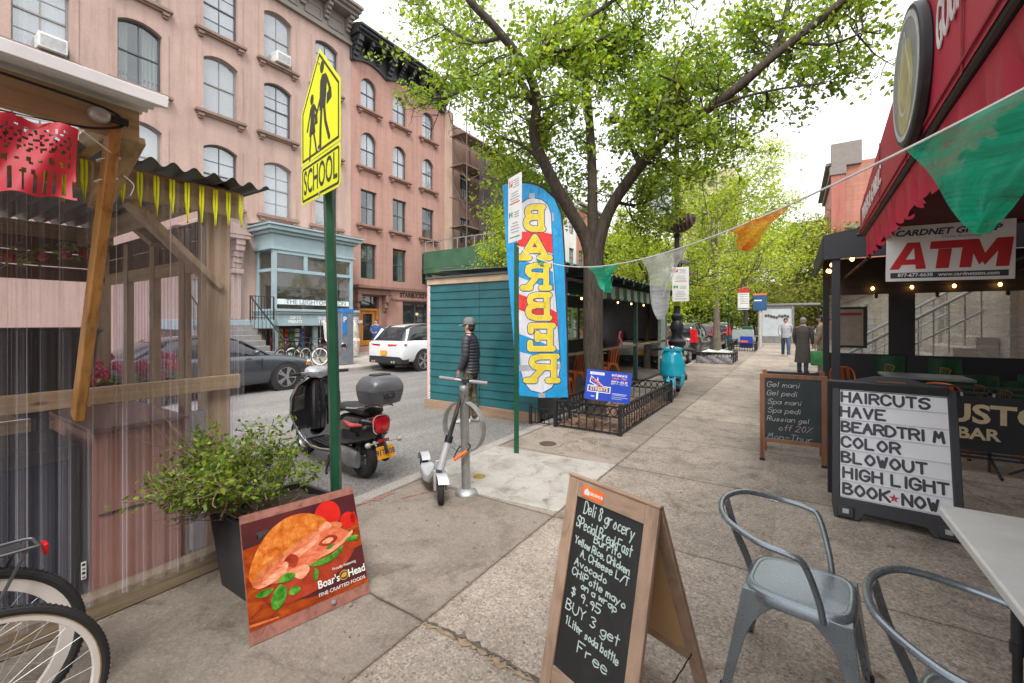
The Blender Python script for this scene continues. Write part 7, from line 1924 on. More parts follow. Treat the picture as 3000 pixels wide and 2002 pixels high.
Mn2 = frame(F1 + Vector((.0, .5, 0)), -ex, upv - 2 * Vector((upv.x, upv.y, 0)))
for x in (0, wn - fq): npart(lambda m: m.b2((x, 0, -.02), (x + fq, Hn, 0), Mn2), 'rear_stile', redw)
npart(lambda m: m.b2((fq, .25, -.015), (wn - fq, Hn - .02, -.008), Mn2), 'rear_panel', chalkb, None, 0)
tx_ = [('Gel mani', .02, 0, chalkw, .058), ('Gel pedi', .02, 1, chalkw, .055), ('Spa mani', .03, 2, chalkw, .055), ('Spa pedi', .03, 3, chalkw, .055), ('Russian gel', .02, 4, chalkw, .052), ('off 20%', .13, 5.05, chalkp, .065), ('Mon-Thur', .025, 6.15, chalkbl, .066)]
lh = (Hn - .265 - fq) / 7.1
for m_ in (chalkw, chalkp, chalkbl):
    mb = MB()
    for t_, x, r_, mm, h in tx_:
        if mm is m_: 
            tot = sum(chw(c_) for c_ in t_) * h / 9
            write(mb, t_, fq + x, Hn - fq - .02 - (r_ + .8) * lh, h, .0042, Mn @ TR(0, 0, -.0078), .0008, .03, .22, .0, 1, min(1.05, (wn - 2 * fq - x - .02) / tot))
    mb.build('chalk_writing', m_, bd2, W=True, ang=0)

# ================================================================ PAVEMENT CAFE
cf = thing('pavement_cafe', 'black canopied pavement cafe with clear vinyl end windows', 'canopy', (1.9, 8, 0))
cblk = mat('canopy_black', (.030, .031, .036), .65, 0, .2, 3)
CX, CY0, CY1 = .43, 6.52, 9.3
def cp_(fn, name, m, bevel=.004, ang=35): mb = MB(); fn(mb); return mb.build(name, m, cf, W=True, bevel=bevel, ang=ang)
for y in (CY0, 8.4): cp_(lambda m: m.b2((CX - .04, y - .04, 0), (CX + .04, y + .04, 2.36)), 'post', cblk)
cp_(lambda m: m.add([Vector(p) for p in ((CX - .1, CY0 - .05, 2.62), (3.0, CY0 - .05, 3.05), (3.0, CY1, 3.05), (CX - .1, CY1, 2.62), (CX - .1, CY0 - .05, 2.65), (3.0, CY0 - .05, 3.08), (3.0, CY1, 3.08), (CX - .1, CY1, 2.65))], [(0, 3, 2, 1), (4, 5, 6, 7), (0, 1, 5, 4), (1, 2, 6, 5), (2, 3, 7, 6), (3, 0, 4, 7)]), 'roof', cblk, 0)
cp_(lambda m: m.add([Vector(p) for p in ((CX - .12, CY0 - .07, 2.35), (3.0, CY0 - .07, 2.35), (3.0, CY0 - .07, 3.05), (CX - .12, CY0 - .07, 2.64))], [(0, 1, 2, 3)]), 'front_valance', cblk, 0)
cp_(lambda m: m.b2((CX - .13, CY0 - .06, 2.36), (CX - .10, CY1, 2.64)), 'side_valance', cblk)
for k in range(5): cp_(lambda m: m.bar((CX + .3 + k * .5, CY0, 2.34), (CX + .3 + k * .5, CY1, 2.34), .03, .03), 'ceiling_bar', cblk)
cp_(lambda m: [m.b2((CX, CY1 - .05, 0), (3.0, CY1, 1.06)), m.b2((CX, CY1 - .05, 2.05), (3.0, CY1, 2.66))] and 0 or m.b2((1.30, CY1 - .06, 1.06), (1.62, CY1 - .01, 2.05)), 'end_wall', cblk)
vinyl, t, b = nodes('clear_vinyl'); b.inputs['Base Color'].default_value = (.70, .70, .69, 1); b.inputs['Roughness'].default_value = .18
tr = t.nodes.new('ShaderNodeBsdfTransparent'); tr.inputs[0].default_value = (.92, .93, .93, 1); ms = t.nodes.new('ShaderNodeMixShader')
n1 = noise(t, coords(t, 'Object', (1, 1, 2.5)), 2.3, 6, .7, 1.5); t.links.new(ramp(t, n1, [(.3, (.14,) * 3), (.55, (.34,) * 3), (.75, (.6,) * 3)]).outputs[0], ms.inputs[0]); bump(t, b, n1, .5, .05)
t.links.new(tr.outputs[0], ms.inputs[1]); t.links.new(b.outputs[0], ms.inputs[2]); t.links.new(ms.outputs[0], t.nodes['Material Output'].inputs[0])
for a, q in ((CX + .04, 1.295), (1.625, 2.95)): cp_(lambda m: m.grid(lambda s_, q_: (a + (q - a) * s_, CY1 - .03 + .012 * math.sin(s_ * 9 + q_ * 5), 1.062 + .986 * q_), 14, 10), 'vinyl_window', vinyl, 0, 60)
for x in (CX + .12, 1.12, 1.85, 2.6): cp_(lambda m: m.b2((x, CY1 - .09, 1.98), (x + .04, CY1 - .065, 2.08)), 'strap', cblk)
light_string('bulb_string', 'amber bulbs strung along the back of the black cafe canopy', [(CX + .18 + k * .48, CY1 - .12, 2.17) for k in range(6)], .022)
light_string('bulb_string', 'amber bulbs strung along the pavement side of the black cafe canopy', [(CX + .02, CY0 + .15 + k * .42, 2.42 - .05 * (k % 2)) for k in range(7)], .022)
light_string('bulb_string', 'single amber bulb at the front corner of the black cafe canopy', [(CX + .16, CY0 + .05, 2.38), (CX + .7, CY0 + .2, 2.46)], .022)
# fence with lettered banner across the front of the cafe
fb_ = thing('barrier_banner', 'black barrier banner lettered in cream across the front of the cafe', 'banner', (1.9, 6.5, 0))
mb = MB()
for z in (.16, .20, .84, .90): mb.bar((1.02, CY0, z), (2.98, CY0, z), .022, .022)
for x in (1.05, 1.72, 2.35, 2.95): mb.bar((x, CY0, .02), (x, CY0, .9), .022, .022)
for x in (1.15, 1.75, 2.4): mb.bar((x, CY0 - .22, .012), (x, CY0 + .22, .20), .02, .02); mb.bar((x + .1, CY0 - .02, .03), (x + .35, CY0 - .02, .18), .02, .02)
mb.build('barrier', cblk, fb_, W=True)
MB().grid(lambda s_, q_: (1.0 + 1.97 * s_, CY0 - .03 + .008 * math.sin(s_ * 17 + q_ * 3), .235 + .575 * q_), 40, 6).build('cloth', mat('banner_black', (.022, .023, .027), .6, 0, .15, 3), fb_, W=True)
crm = mat('cream_print', (.60, .49, .31), .6)
Mban = frame((1.0, CY0 - .042, 0), (1, 0, 0), (0, 0, 1))
xu = PY(2818, 1230, CY0 - .04).x
mb = MB(); mb.text('JUSTO', .27, Mban @ TR(xu - 1.0 - .215, .615, 0), .003, .008, 1.12, 'LEFT'); mb.text('BAR    KITCHEN', .165, Mban @ TR(PY(2822, 1280, CY0 - .04).x - 1.0 - .05, .41, 0), .003, .005, 1.05, 'LEFT'); mb.build('lettering', crm, fb_, W=True, ang=0)
mb = MB()
for k in range(9): mb.cyl((1.03 + k * .24, CY0 - .02, .80), (1.03 + k * .24, CY0 - .005, .84), .012, n=6)
mb.build('ties', steel, fb_, W=True)
# furniture in the cafe
gh = 'orange chairs in the pavement cafe'
for k, (x, y, r_, lb_) in enumerate(((.75, 8.5, -1.2, 'orange chair at the left end of the black cafe by the post'), (1.15, 7.35, .4, 'orange chair behind the top of the black letter board'), (2.15, 7.6, 2.4, 'orange slatted chair by the green banners on the right of the cafe'), (1.6, 7.35, 1.1, 'orange chair in the middle of the cafe behind the letter board'))):
    d_ = dup(oc, (x, y, 0), r_, lb_, gh); d_.name = 'cafe_chair'
tb = table('cafe_table', 'grey topped table in the black pavement cafe', (1.5, 8.1, 0), .9, .6, mat('cafe_table_grey', (.22, .25, .27), .35))
tb.location.z = .1
dgm = mat('pub_green', (.012, .075, .032), .6, 0, .2, 6); gold = mat('pub_gold', (.30, .20, .05), .5)
for k, (x, z, r_) in enumerate(((1.3, .82, .03), (1.95, .80, -.05), (2.2, .62, .06), (2.75, .66, .0), (2.45, .56, -.04))):
    pn = thing('pub_pennant', ('dark green pub pennant hanging left of the grey cafe table', 'dark green pub pennant above the table at the black column', 'dark green pub pennant behind the slatted orange chair', 'dark green pub pennant at the right edge of the cafe', 'dark green pub pennant right of the slatted orange chair')[k], 'pennant', (x, CY1 - .12 if z > .7 else 8.7, z))
    MB().grid(lambda s_, q_: (-.19 + .38 * s_, .012 * math.sin(s_ * 8 + k), -.2 + .42 * q_), 8, 4).build('cloth', dgm, pn)
    mb = MB(); Mh = frame((0, -.016, 0), (1, 0, 0), (0, 0, 1))
    mb.stroke([(-.05, .09), (-.06, -.02), (0, -.09), (.06, .05), (.02, .08), (-.05, .09)], .016, .002, Mh)
    for q in range(3): mb.stroke([(-.03 + q * .022, .08), (-.03 + q * .024, -.05 + q * .03)], .007, .002, Mh)
    mb.build('harp_emblem', gold, pn, ang=0)
mn = thing('menu_board', 'framed menu board hanging at the left end of the black cafe', 'menu', (.78, CY1 - .2, 1.5))
MB().box((0, 0, 0), (.46, .03, .68)).build('frame', cblk, mn, bevel=.006); MB().box((-.01, -.017, 0), (.38, .004, .6)).build('sheet', mat('menu_paper', (.36, .31, .26), .6), mn); MB().box((-.01, -.02, .22), (.34, .003, .05)).build('heading', mat('menu_red', (.3, .05, .05)), mn)
# stone stoop with steel handrail beyond the cafe
sp2 = thing('stoop', 'pale stone stoop with steel handrail seen through the vinyl cafe windows', 'stairs', (2.2, 11.5, 0))
pal = stonemat('pale_limestone', (.55, .50, .43), (.6, .3, .01, .95, .85))
mb = MB()
for k in range(7): mb.b2((.95 + k * .28, 10.6, 0), (.95 + (k + 1) * .28, 12.6, .19 * (k + 1)))
mb.build('steps', pal, sp2, W=True, bevel=.01)
MB().b2((2.92, 10.2, 0), (3.25, 13.8, 3.6)).build('portal', pal, sp2, W=True)
mb = MB()
for y in (10.6, 12.6):
    mb.tube([(.85, y, .95), (2.75, y, 2.25)], .03, 8); mb.tube([(.85, y, .5), (2.75, y, 1.8)], .018, 8)
    for k in range(10): mb.cyl((.9 + k * .2, y, .1 + k * .135), (.9 + k * .2, y, .98 + k * .137), .012, n=6)
mb.build('handrail', steel, sp2, W=True)
# ================================================================ AWNING
aw = thing('shop_awning', 'deep red lettered canvas awning with scalloped valance over the deli front', 'awning', (1.5, 2.5, 0))
k_ = 1.16
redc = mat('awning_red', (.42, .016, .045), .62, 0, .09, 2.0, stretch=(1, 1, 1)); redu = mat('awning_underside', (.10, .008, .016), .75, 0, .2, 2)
def Aw(u, v, k): return None
E0, E1 = Vector((.60 * k_, 5.20 * 1.0, 2.46)), None
# lower front edge and upper edge run from the far end towards and past the camera
lo_far, lo_near = Vector((.553, 5.46, 2.45)), Vector((.415, -1.2, 2.45))
hi_far, hi_near = Vector((.553, 5.46, 2.71)), Vector((.415, -1.2, 3.55))
def lerp(a, q, t_): return a + (q - a) * t_
mb = MB()
mb.grid(lambda s_, q_: lerp(lerp(lo_far, lo_near, s_), lerp(hi_far, hi_near, s_), q_) + Vector((.004 * math.sin(s_ * 40) * math.sin(q_ * PI), 0, 0)), 40, 6); mb.build('fascia', redc, aw, W=True)
bk_far, bk_near = Vector((2.99, 5.46, 4.2)), Vector((2.99, -1.2, 4.6))
MB().grid(lambda s_, q_: lerp(lerp(hi_far, hi_near, s_), lerp(bk_far, bk_near, s_), q_) + Vector((0, 0, -.03 * math.sin(q_ * PI))), 20, 8).build('canvas', redc, aw, W=True)
MB().add([lo_far, hi_far, bk_far, Vector((2.99, 5.46, 2.45))], [(0, 1, 2, 3)]).build('end_panel', redc, aw, W=True)
mb = MB()
def vl(s_, q_):
    y = 5.40 - 6.5 * s_; sc_a = abs(math.sin(y / .105 * PI / 1.0)) ** .7
    return (.505 + .0207 * (y - 1.686) + .02 * math.sin(y * 19) * q_ + .010 * math.sin(y * 47) * q_ + .02 * q_, y, 2.43 - q_ * (.20 + .03 * sc_a))
mb.grid(vl, 520, 6); mb.build('valance', redc, aw, W=True)
mb = MB()
mb.tube([lo_far + Vector((.02, 0, 0)), lo_near + Vector((.02, 0, 0))], .016, 8); mb.tube([hi_far + Vector((.02, 0, 0)), hi_near + Vector((.02, 0, 0))], .014, 8)
for y in (5.42, 2.9, 1.4, -.4): mb.tube([(.52, y, 2.45), (3.0, y, 2.45)], .016, 8)
mb.build('frame', mat('awning_frame', (.05, .04, .042), .5, .5), aw, W=True)
mb = MB()
for k in range(7):
    t_ = .06 + k * .15; p_, q_ = lerp(lo_far, lo_near, t_), lerp(hi_far, hi_near, t_); mb.bar(p_ + Vector((-.004, 0, 0)), q_ + Vector((-.004, 0, 0)), .012, .004, (1, 0, 0))
mb.bar(lo_far + Vector((-.006, 0, .03)), lo_near + Vector((-.006, 0, .03)), .006, .012)
mb.build('seams', mat('awning_seam', (.30, .012, .03), .7), aw, W=True)
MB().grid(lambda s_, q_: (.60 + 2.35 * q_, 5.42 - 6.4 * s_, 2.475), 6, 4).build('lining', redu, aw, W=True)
mb = MB()
Mtx = frame((.633, 4.95, 2.785), (-.006, -1, 0), (0, 0, 1))
xz = lambda y: .6085 + (.6465 - .6085) * (y + 1.2) / 6.25 - .014
for tx, y0_, sx_, z_, h_ in (('WINES & GARLIC', 5.2, .80, 2.585, .20), ('GOURMET DELI', 2.40, .44, 2.76, .28)):
    mb.text(tx, h_, frame((.475 + .0207 * (y0_ - 1.686) - .006, y0_, z_), (-.0207, -1, .045), (0, 0, 1)), .004, .002, sx_, 'LEFT')
mb.build('lettering', mat('awning_white', (.66, .64, .62), .6), aw, W=True, ang=0)
md = thing('medallion', 'thick round painted medallion with a pear drawing mounted on the awning front', 'medallion', (.55, 2.78, 2.95))
cdisc = Vector((.492, 2.76, 2.76))
MB().lathe([(.0, 0), (.305, 0), (.316, .01), (.316, .036), (.308, .044), (.0, .044)], 40, TR(cdisc) @ RY(-PI / 2)).build('disc', mat('disc_black', (.02, .02, .023), .5, 0, .4, 12), md, W=True)
Mdz = TR(cdisc + Vector((-.0445, 0, 0))) @ frame((0, 0, 0), (0, -1, 0), (0, 0, 1))
MB().prism(circ(.290, 40), .0015, Mdz).build('face', mat('disc_grey', (.26, .27, .26), .7, 0, .2, 8, fine=.15), md, W=True)
MB().prism([(x * .17, y * .22 - .04) for x, y in circ(1, 24)], .001, Mdz @ TR(0, 0, .0018)).build('painting', mat('disc_yellow', (.40, .37, .17), .7, 0, .3, 9), md, W=True)
mb = MB(); mb.ring(circ(.285, 40), circ(.262, 40), .001, Mdz @ TR(0, 0, .002)); mb.stroke([(p.x, p.y) for p in smooth([(0, .22, 0), (.05, .1, 0), (.12, -.04, 0), (.06, -.15, 0), (-.06, -.15, 0), (-.12, -.04, 0), (-.05, .1, 0)], 5, True)], .016, .001, Mdz @ TR(0, 0, .003)); mb.build('painted_outline', mat('disc_pale', (.5, .5, .48), .7, 0, .2, 14), md, W=True, ang=0)
# ATM sign
at = thing('hanging_sign', 'white cash machine sign in red letters hanging beneath the awning end', 'sign', (1.1, 4.95, 2.4))
ya = 4.2
a0, a1, a2, a3 = PY(2594, 826, ya), PY(2968, 817, ya), PY(2985, 641, ya), PY(2600, 666, ya)
ex = (a1 - a0); upv = ((a3 - a0) + (a2 - a1)) / 2
wa, ha = ((a1 - a0).length + (a2 - a3).length) / 2, upv.length
Mat_ = frame(a0, ex, upv)
pa = MB().prism([(0, 0), (wa, 0), (wa, ha), (0, ha)], .006, Mat_).build('plate', mat('sign_panel_white', (.74, .73, .70), .45, 0, .03, 4), at, W=True, bevel=.001)
mb = MB(); La = wa * .94; Hq = ha * .48; z0_ = ha * .215
def blk(P, k=0): mb.prism([(wa * .03 + x * La + y * Hq * .10, z0_ + y * Hq) for x, y in P], .002 + k * 3e-4, Mat_ @ TR(0, 0, .0065))
blk([(0, 0), (.085, 0), (.215, 1), (.125, 1)]); blk([(.235, 0), (.325, 0), (.235, 1), (.18, 1)], 1); blk([(.09, .17), (.27, .17), (.255, .37), (.12, .37)], 2)
blk([(.33, .72), (.60, .72), (.60, 1), (.33, 1)]); blk([(.405, 0), (.515, 0), (.515, .71), (.405, .71)], 1)
blk([(.60, 0), (.695, 0), (.695, 1), (.60, 1)], 0); blk([(.885, 0), (.985, 0), (.985, 1), (.885, 1)], 1); blk([(.62, 1), (.72, 1), (.805, .33), (.755, .08)], 2); blk([(.86, 1), (.96, 1), (.80, .06), (.76, .30)], 3)
mb.build('red_letters', mat('atm_red', (.50, .008, .012), .4), pa, W=True, ang=0)
mb = MB(); mb.text('CARDNET GROUP', ha * .15, Mat_ @ TR(wa * .48, ha * .865, .0075), .002, .002, 1.08, 'CENTER', .25); mb.b2((wa * .04, ha * .055, .006), (wa * .955, ha * .155, .0072), Mat_); mb.build('black_print', mat('letter_black', (.03, .03, .045), .4), pa, W=True, ang=0)
mb = MB(); mb.text('Think Business', ha * .075, Mat_ @ TR(wa * .60, ha * .765, .0075), .001, .0, 1.1); mb.build('grey_print', greyink, pa, W=True, ang=0)
mb = MB(); mb.text('877-677-6638   www.cardnetatm.com', ha * .085, Mat_ @ TR(wa * .497, ha * .107, .0078), .001, .0008, .98); mb.build('white_print', whitepaint, pa, W=True, ang=0)
mb = MB()
for x in (.1, .78): mb.tube(smooth([Mat_ @ Vector((wa * x, ha - .02, .01)), Mat_ @ Vector((wa * x, ha + .03, .012)), Mat_ @ Vector((wa * x + .02, ha + .10, -.02))], 4), .006, 6)
mb.build('hooks', black, at, W=True)
# ================================================================ BUNTING
bu = thing('bunting', 'string of green, white and orange pennants from the sign pole to the awning', 'bunting', (-1.1, 3.1, 2.0))
A_, B_ = Vector((-2.81, 4.42, 2.52)), Vector((.44, 1.46, 2.13))
def bp_(t_): 
    p = A_ + (B_ - A_) * t_; return p + Vector((0, 0, -.33 * 4 * t_ * (1 - t_)))
MB().tube([bp_(k / 50 * 1.02) for k in range(51)], .004, 5).build('string', mat('string_white', (.66, .66, .66), .6), bu, W=True)
def clothm(name, col, cover_=.9):
    m, t, b = nodes(name); b.inputs['Base Color'].default_value = (*col, 1); b.inputs['Roughness'].default_value = .35
    tr = t.nodes.new('ShaderNodeBsdfTranslucent'); tr.inputs[0].default_value = (*[min(1, q * 1.3) for q in col], 1)
    ms = t.nodes.new('ShaderNodeMixShader'); ms.inputs[0].default_value = .45
    t.links.new(b.outputs[0], ms.inputs[1]); t.links.new(tr.outputs[0], ms.inputs[2]); t.links.new(ms.outputs[0], t.nodes['Material Output'].inputs[0])
    bump(t, b, noise(t, coords(t, 'Object', (3, 3, 1)), 6, 4, .6, 1), .6, .02)
    tp = t.nodes.new('ShaderNodeBsdfTransparent'); m3 = t.nodes.new('ShaderNodeMixShader'); wv_ = noise(t, coords(t, 'Object', (1, 1, 9)), 5, 4, .6, 1.5)
    t.links.new(ramp(t, wv_, [(.4, (cover_,) * 3), (.7, (cover_ * .55,) * 3)]).outputs[0], m3.inputs[0]); t.links.new(tp.outputs[0], m3.inputs[1]); t.links.new(ms.outputs[0], m3.inputs[2]); t.links.new(m3.outputs[0], t.nodes['Material Output'].inputs[0]); return m
gP, wP, oP = clothm('pennant_green', (.012, .46, .27)), clothm('pennant_white', (.66, .68, .70), .7), clothm('pennant_orange', (.80, .25, .012), .85)
def ufind(u):
    for k in range(2000):
        p = bp_(k / 1960); X = _c * p.x + _s * p.y; Y = -_s * p.x + _c * p.y
        if 1500 + FPX * X / Y >= u: return k / 1960
    return 1.0
for u0, u1, m_, ln, sk_ in ((1565, 1600, gP, .07, 0), (1718, 1812, gP, .19, .06), (1878, 2012, wP, .37, -.16), (2140, 2320, oP, .11, -.34), (2650, 3090, gP, .31, -.17)):
    t0, t1 = ufind(u0), ufind(u1)
    if u1 > 3000: t1 = 1.04
    def pf_(s_, q_):
        p = bp_(t0 + (t1 - t0) * (s_ * (1 - q_) + (.58 + sk_) * q_ + (.0 if q_ < .99 else 0)))
        w_ = .014 * math.sin(s_ * 9 + q_ * 6) * (q_ > 0)
        return p + Vector((w_, w_ * 1.3 + .03 * q_, -ln * q_ + .05 * q_ * (1 - q_) * math.sin(s_ * 5)))
    def pf2(s_, q_):
        e = .16 + .84 * (1 - q_)
        return pf_(.5 + (s_ - .5) * 1, q_ * .96)
    MB().grid(pf2, 14, 12).build('pennant', m_, bu, W=True, ang=70)
# ================================================================ CARS
def paint(name, col, metal=.3, rough=.25): return mat(name, col, rough, metal, .05, 2, coat=.9)
cglass = mat('car_glass', (.018, .021, .025), .05, 0, .2, 2, coat=.6)
alloy = mat('alloy_wheel', (.48, .48, .49), .3, .8, .08, 9)
darktrim = mat('dark_trim', (.02, .02, .022), .5)
headm = mat('headlamp_clear', (.55, .58, .60), .08, .2, .2, 9)
amber = mat('marker_amber', (.65, .2, .01), .2)
def car(name, label, loc, rz, pm, kind, plate=True, group=None):
    t = thing(name, label, 'car', loc, rz, group)
    if kind == 'coupe':
        L, W, ws = 4.62, .905, (-1.42, 1.40); wr = .335
        st = [(-2.31, .60, .42, .80), (-2.24, .80, .30, .92), (-1.9, .87, .24, .97), (-1.4, .895, .22, .965), (-.6, .89, .20, .93), (.4, .89, .20, .92), (1.0, .895, .21, .90), (1.4, .90, .22, .865), (1.85, .86, .22, .79), (2.1, .79, .24, .72), (2.25, .66, .28, .65), (2.31, .45, .34, .58)]
        gh = [(-1.85, .60, .52, .955, .97), (-1.3, .72, .56, .955, 1.22), (-.7, .75, .58, .94, 1.36), (.0, .76, .59, .93, 1.38), (.45, .76, .57, .925, 1.28), (.95, .74, .60, .91, 1.0), (1.12, .70, .62, .90, .915)]
    else:
        hh = {'suv': 0, 'boxy': .04, 'wagon': -.05}[kind]
        L, W, ws = 4.66, .93, (-1.38, 1.40); wr = .365
        st = [(-2.33, .70, .48, .95), (-2.28, .84, .38, 1.04), (-2.0, .91, .34, 1.08), (-1.4, .935, .30, 1.08), (-.5, .93, .28, 1.06), (.4, .93, .28, 1.05), (1.0, .93, .28, 1.03), (1.5, .92, .30, 1.0), (1.95, .86, .32, .93), (2.2, .76, .36, .84), (2.33, .55, .42, .74)]
        gh = [(-2.17, .72, .58, 1.06, 1.10), (-1.95, .78, .60, 1.07, 1.36 + hh), (-1.65, .80, .62, 1.06, 1.55 + hh), (-.9, .82, .65, 1.05, 1.63 + hh), (.1, .82, .65, 1.04, 1.62 + hh), (.55, .81, .62, 1.04, 1.48 + hh), (1.05, .78, .66, 1.02, 1.16), (1.25, .74, .68, 1.01, 1.03)]
        if kind == 'boxy': gh[0] = (-2.27, .76, .62, 1.04, 1.12); gh[1] = (-2.15, .80, .66, 1.05, 1.50 + hh)
    def sec(x, w_, b, tp):
        zs = [(.70, b), (.93, b + .03), (1.0, b + .14), (1.0, (b + tp) / 2), (.985, tp - .10), (.94, tp - .03), (.80, tp)]
        P = [Vector((x, w_ * a, z)) for a, z in zs]
        return P + [Vector((p.x, -p.y, p.z)) for p in P[::-1]]
    def ip(lst, n):
        V4 = [Vector(q[:1] + q[1:4]) if False else q for q in lst]; out = []
        for i in range(len(lst) - 1):
            for k in range(n):
                f = k / n; p0, p1, p2, p3 = lst[max(0, i - 1)], lst[i], lst[i + 1], lst[min(len(lst) - 1, i + 2)]
                out.append(tuple(p1[j] + .5 * f * (p2[j] - p0[j] + f * (2 * p0[j] - 5 * p1[j] + 4 * p2[j] - p3[j] + f * (3 * (p1[j] - p2[j]) + p3[j] - p0[j]))) for j in range(len(p1))))
        out.append(lst[-1]); return out
    mb = MB(); mb.loft([sec(*q) for q in ip(st, 4)]); body = mb.build('body', pm, t, ang=50)
    def gsec(x, wb, wt, zb, zt, k=1.0, dz=0):
        zz = zb + (zt - zb)
        P = [Vector((x, wb * k, zb - .03)), Vector((x, wb * k * .985, zb + (zz - zb) * .3)), Vector((x, (wb * .35 + wt * .65) * k, zb + (zz - zb) * .72)), Vector((x, wt * k, zz - .03)), Vector((x, wt * k * .86, zz)), Vector((x, wt * .45, zz + .012))]
        return P + [Vector((p.x, -p.y, p.z)) for p in P[::-1]]
    G_ = ip(gh, 4)
    mb = MB(); mb.loft([gsec(*q) for q in G_]); mb.build('windows', cglass, t, ang=50)
    # roof skin and pillars, a few mm proud of the glass
    top = [q for q in G_ if q[4] > max(g[4] for g in gh) - .14]
    mb = MB(); mb.loft([[Vector((q[0], y * q[2] * 1.0, q[4] + (.018 if abs(y) < .8 else -.02))) for y in (-1.02, -.86, -.45, .45, .86, 1.02)] for q in top], closed=False, cap=False)
    def pil(i0, i1, w_):
        for s_ in (-1, 1):
            a, b = G_[i0], G_[i1]
            mb.bar((a[0], s_ * (a[1] + .004), a[3] - .02), (b[0], s_ * (b[2] + .012), b[4] - .01), w_, .03, (1, 0, 0))
    n_ = len(G_)
    pil(n_ - 2, n_ - 9, .07); pil(2, 6, .16); mb.build('roof', pm, t, ang=50)
    mb = MB(); m0 = G_[n_ // 2]
    for s_ in (-1, 1): mb.bar((m0[0] - .2, s_ * (m0[1] + .006), m0[3]), (m0[0] - .3, s_ * (m0[2] + .014), m0[4] - .03), .07, .02, (1, 0, 0))
    mb.build('door_pillars', darktrim, t)
    for x in ws:
        for s_ in (-1, 1):
            Mw = TR(x, s_ * (W - .10), wr) @ RX(-PI / 2 * s_)
            MB().lathe([(.0, -.03), (wr + .055, -.03), (wr + .055, .109), (wr + .03, .112), (.0, .112)], 32, Mw, cap=False).build('wheel_arch', darktrim, t)
            w_ = MB().lathe([(wr - .10, -.1), (wr - .02, -.1), (wr, -.07), (wr, .08), (wr - .02, .115), (wr - .09, .125), (wr - .10, .11)], 36, Mw, cap=False).build('wheel', rubber, t)
            mb = MB().lathe([(wr - .09, .122), (wr - .105, .118), (wr - .115, .06), (.0, .055)], 36, Mw, cap=False)
            for k in range(10):
                a = 2 * PI * (k // 2) / 5 + (.14 if k % 2 else -.14)
                mb.bar(Mw @ Vector((.05 * math.cos(a * .5 + PI * (k // 2) / 5), .05 * math.sin(a * .5 + PI * (k // 2) / 5), .105)), Mw @ Vector(((wr - .1) * math.cos(a), (wr - .1) * math.sin(a), .113)), .042, .03, Mw.col[2].to_3d())
            mb.cyl(Mw @ Vector((0, 0, .06)), Mw @ Vector((0, 0, .12)), .06); mb.build('rim', alloy, w_)
    x0 = -2.33 if kind != 'coupe' else -2.30
    zl = .90 if kind != 'coupe' else .80
    for s_ in (-1, 1):
        if kind == 'boxy' or kind == 'wagon':
            mb = MB(); mb.loft([[Vector((x, s_ * y, z)) for x, y, z in ((-2.30, .60, zz), (-2.345 + (zz - .95) * .12, .62, zz), (-2.33 + (zz - .95) * .14, .82 - (zz - .9) * .1, zz), (-2.12, .90 - (zz - .9) * .1, zz))] for zz in (.80, .95, 1.15, 1.38)]); mb.build('tail_light', redl, t, ang=50)
        else: MB().loft([[Vector((x, s_ * y, z)) for x, y, z in ((-2.30, .2, zz), (-2.352, .22, zz), (-2.325, .70, zz), (-2.18, .905, zz + .02), (-2.1, .88, zz + .02))] for zz in (zl, zl + .055)]).build('tail_light', redl, t, ang=50)
        xf = 2.16 if kind != 'coupe' else 2.05
        MB().ell((xf, s_ * (.62 if kind != 'coupe' else .64), .82 if kind != 'coupe' else .665), (.16, .17, .06)).build('headlight', headm, t)
        MB().bar((xf - .08, s_ * .815, .62 if kind == 'coupe' else .7), (xf + .04, s_ * .765, .6 if kind == 'coupe' else .69), .05, .075).build('side_marker', amber, t)
        MB().ell((.62, s_ * 1.0, 1.0), (.07, .11, .07)).build('mirror', pm, t)
        mb = MB()
        for x in (-.25, .75) if kind != 'coupe' else (.1,):
            mb.box((x - .25, s_ * (W - .004), .90 if kind != 'coupe' else .80), (.18, .03, .03))
        mb.build('door_handle', pm, t, bevel=.006)
        mb = MB()
        for x in (-.95, .05, .98) if kind != 'coupe' else (-.6, .82): mb.b2((x - .004, s_ * (W - .02), .38), (x + .004, s_ * (W - .013 + (.0 if kind == 'coupe' else .0145)), .95 if kind != 'coupe' else .86))
        mb.build('door_seam', darktrim, t)
    mb = MB(); b0 = .30
    mb.loft([[Vector((x0 + .0 + dx, y, z)) for y, z in ((-w2, b0), (w2, b0), (w2, b0 + .24), (-w2, b0 + .24))] for dx, w2 in ((-.03, .60), (.02, .80), (.3, .90))]); mb.build('rear_bumper', darktrim if kind != 'coupe' else pm, t, bevel=.02)
    for s_ in (-1, 1):
        for y_ in (.55, .43): MB().cyl((x0 + .05, s_ * y_, .36), (x0 - .05, s_ * y_, .36), .042).build('exhaust', chrome, t)
    if plate: plate_part(t, frame((x0 - .035, 0, .66), (0, -1, 0), (.1, 0, 1)), '', .31, .16)
    mb = MB(); mb.b2((2.2, -.35, .42), (2.3, .35, .62)); mb.build('grille', darktrim, t, bevel=.02)
    MB().b2((-2.0, -.7, .2), (2.0, .7, .34)).build('underbody', darktrim, t)
    return t
gy = 'cars parked along the street'
car('parked_car', 'dark grey coupe parked at the far kerb, nose showing past the hut', (-11.62, 4.62, ZR), PI / 2, paint('slate_metallic', (.075, .085, .10), .55, .3), 'coupe', group=gy)
car('parked_suv', 'white sport utility car parked at the far kerb left of the teal shed', (-11.72, 12.3, ZR), PI / 2, paint('pearl_white', (.66, .68, .69), 0, .2), 'suv', group=gy)
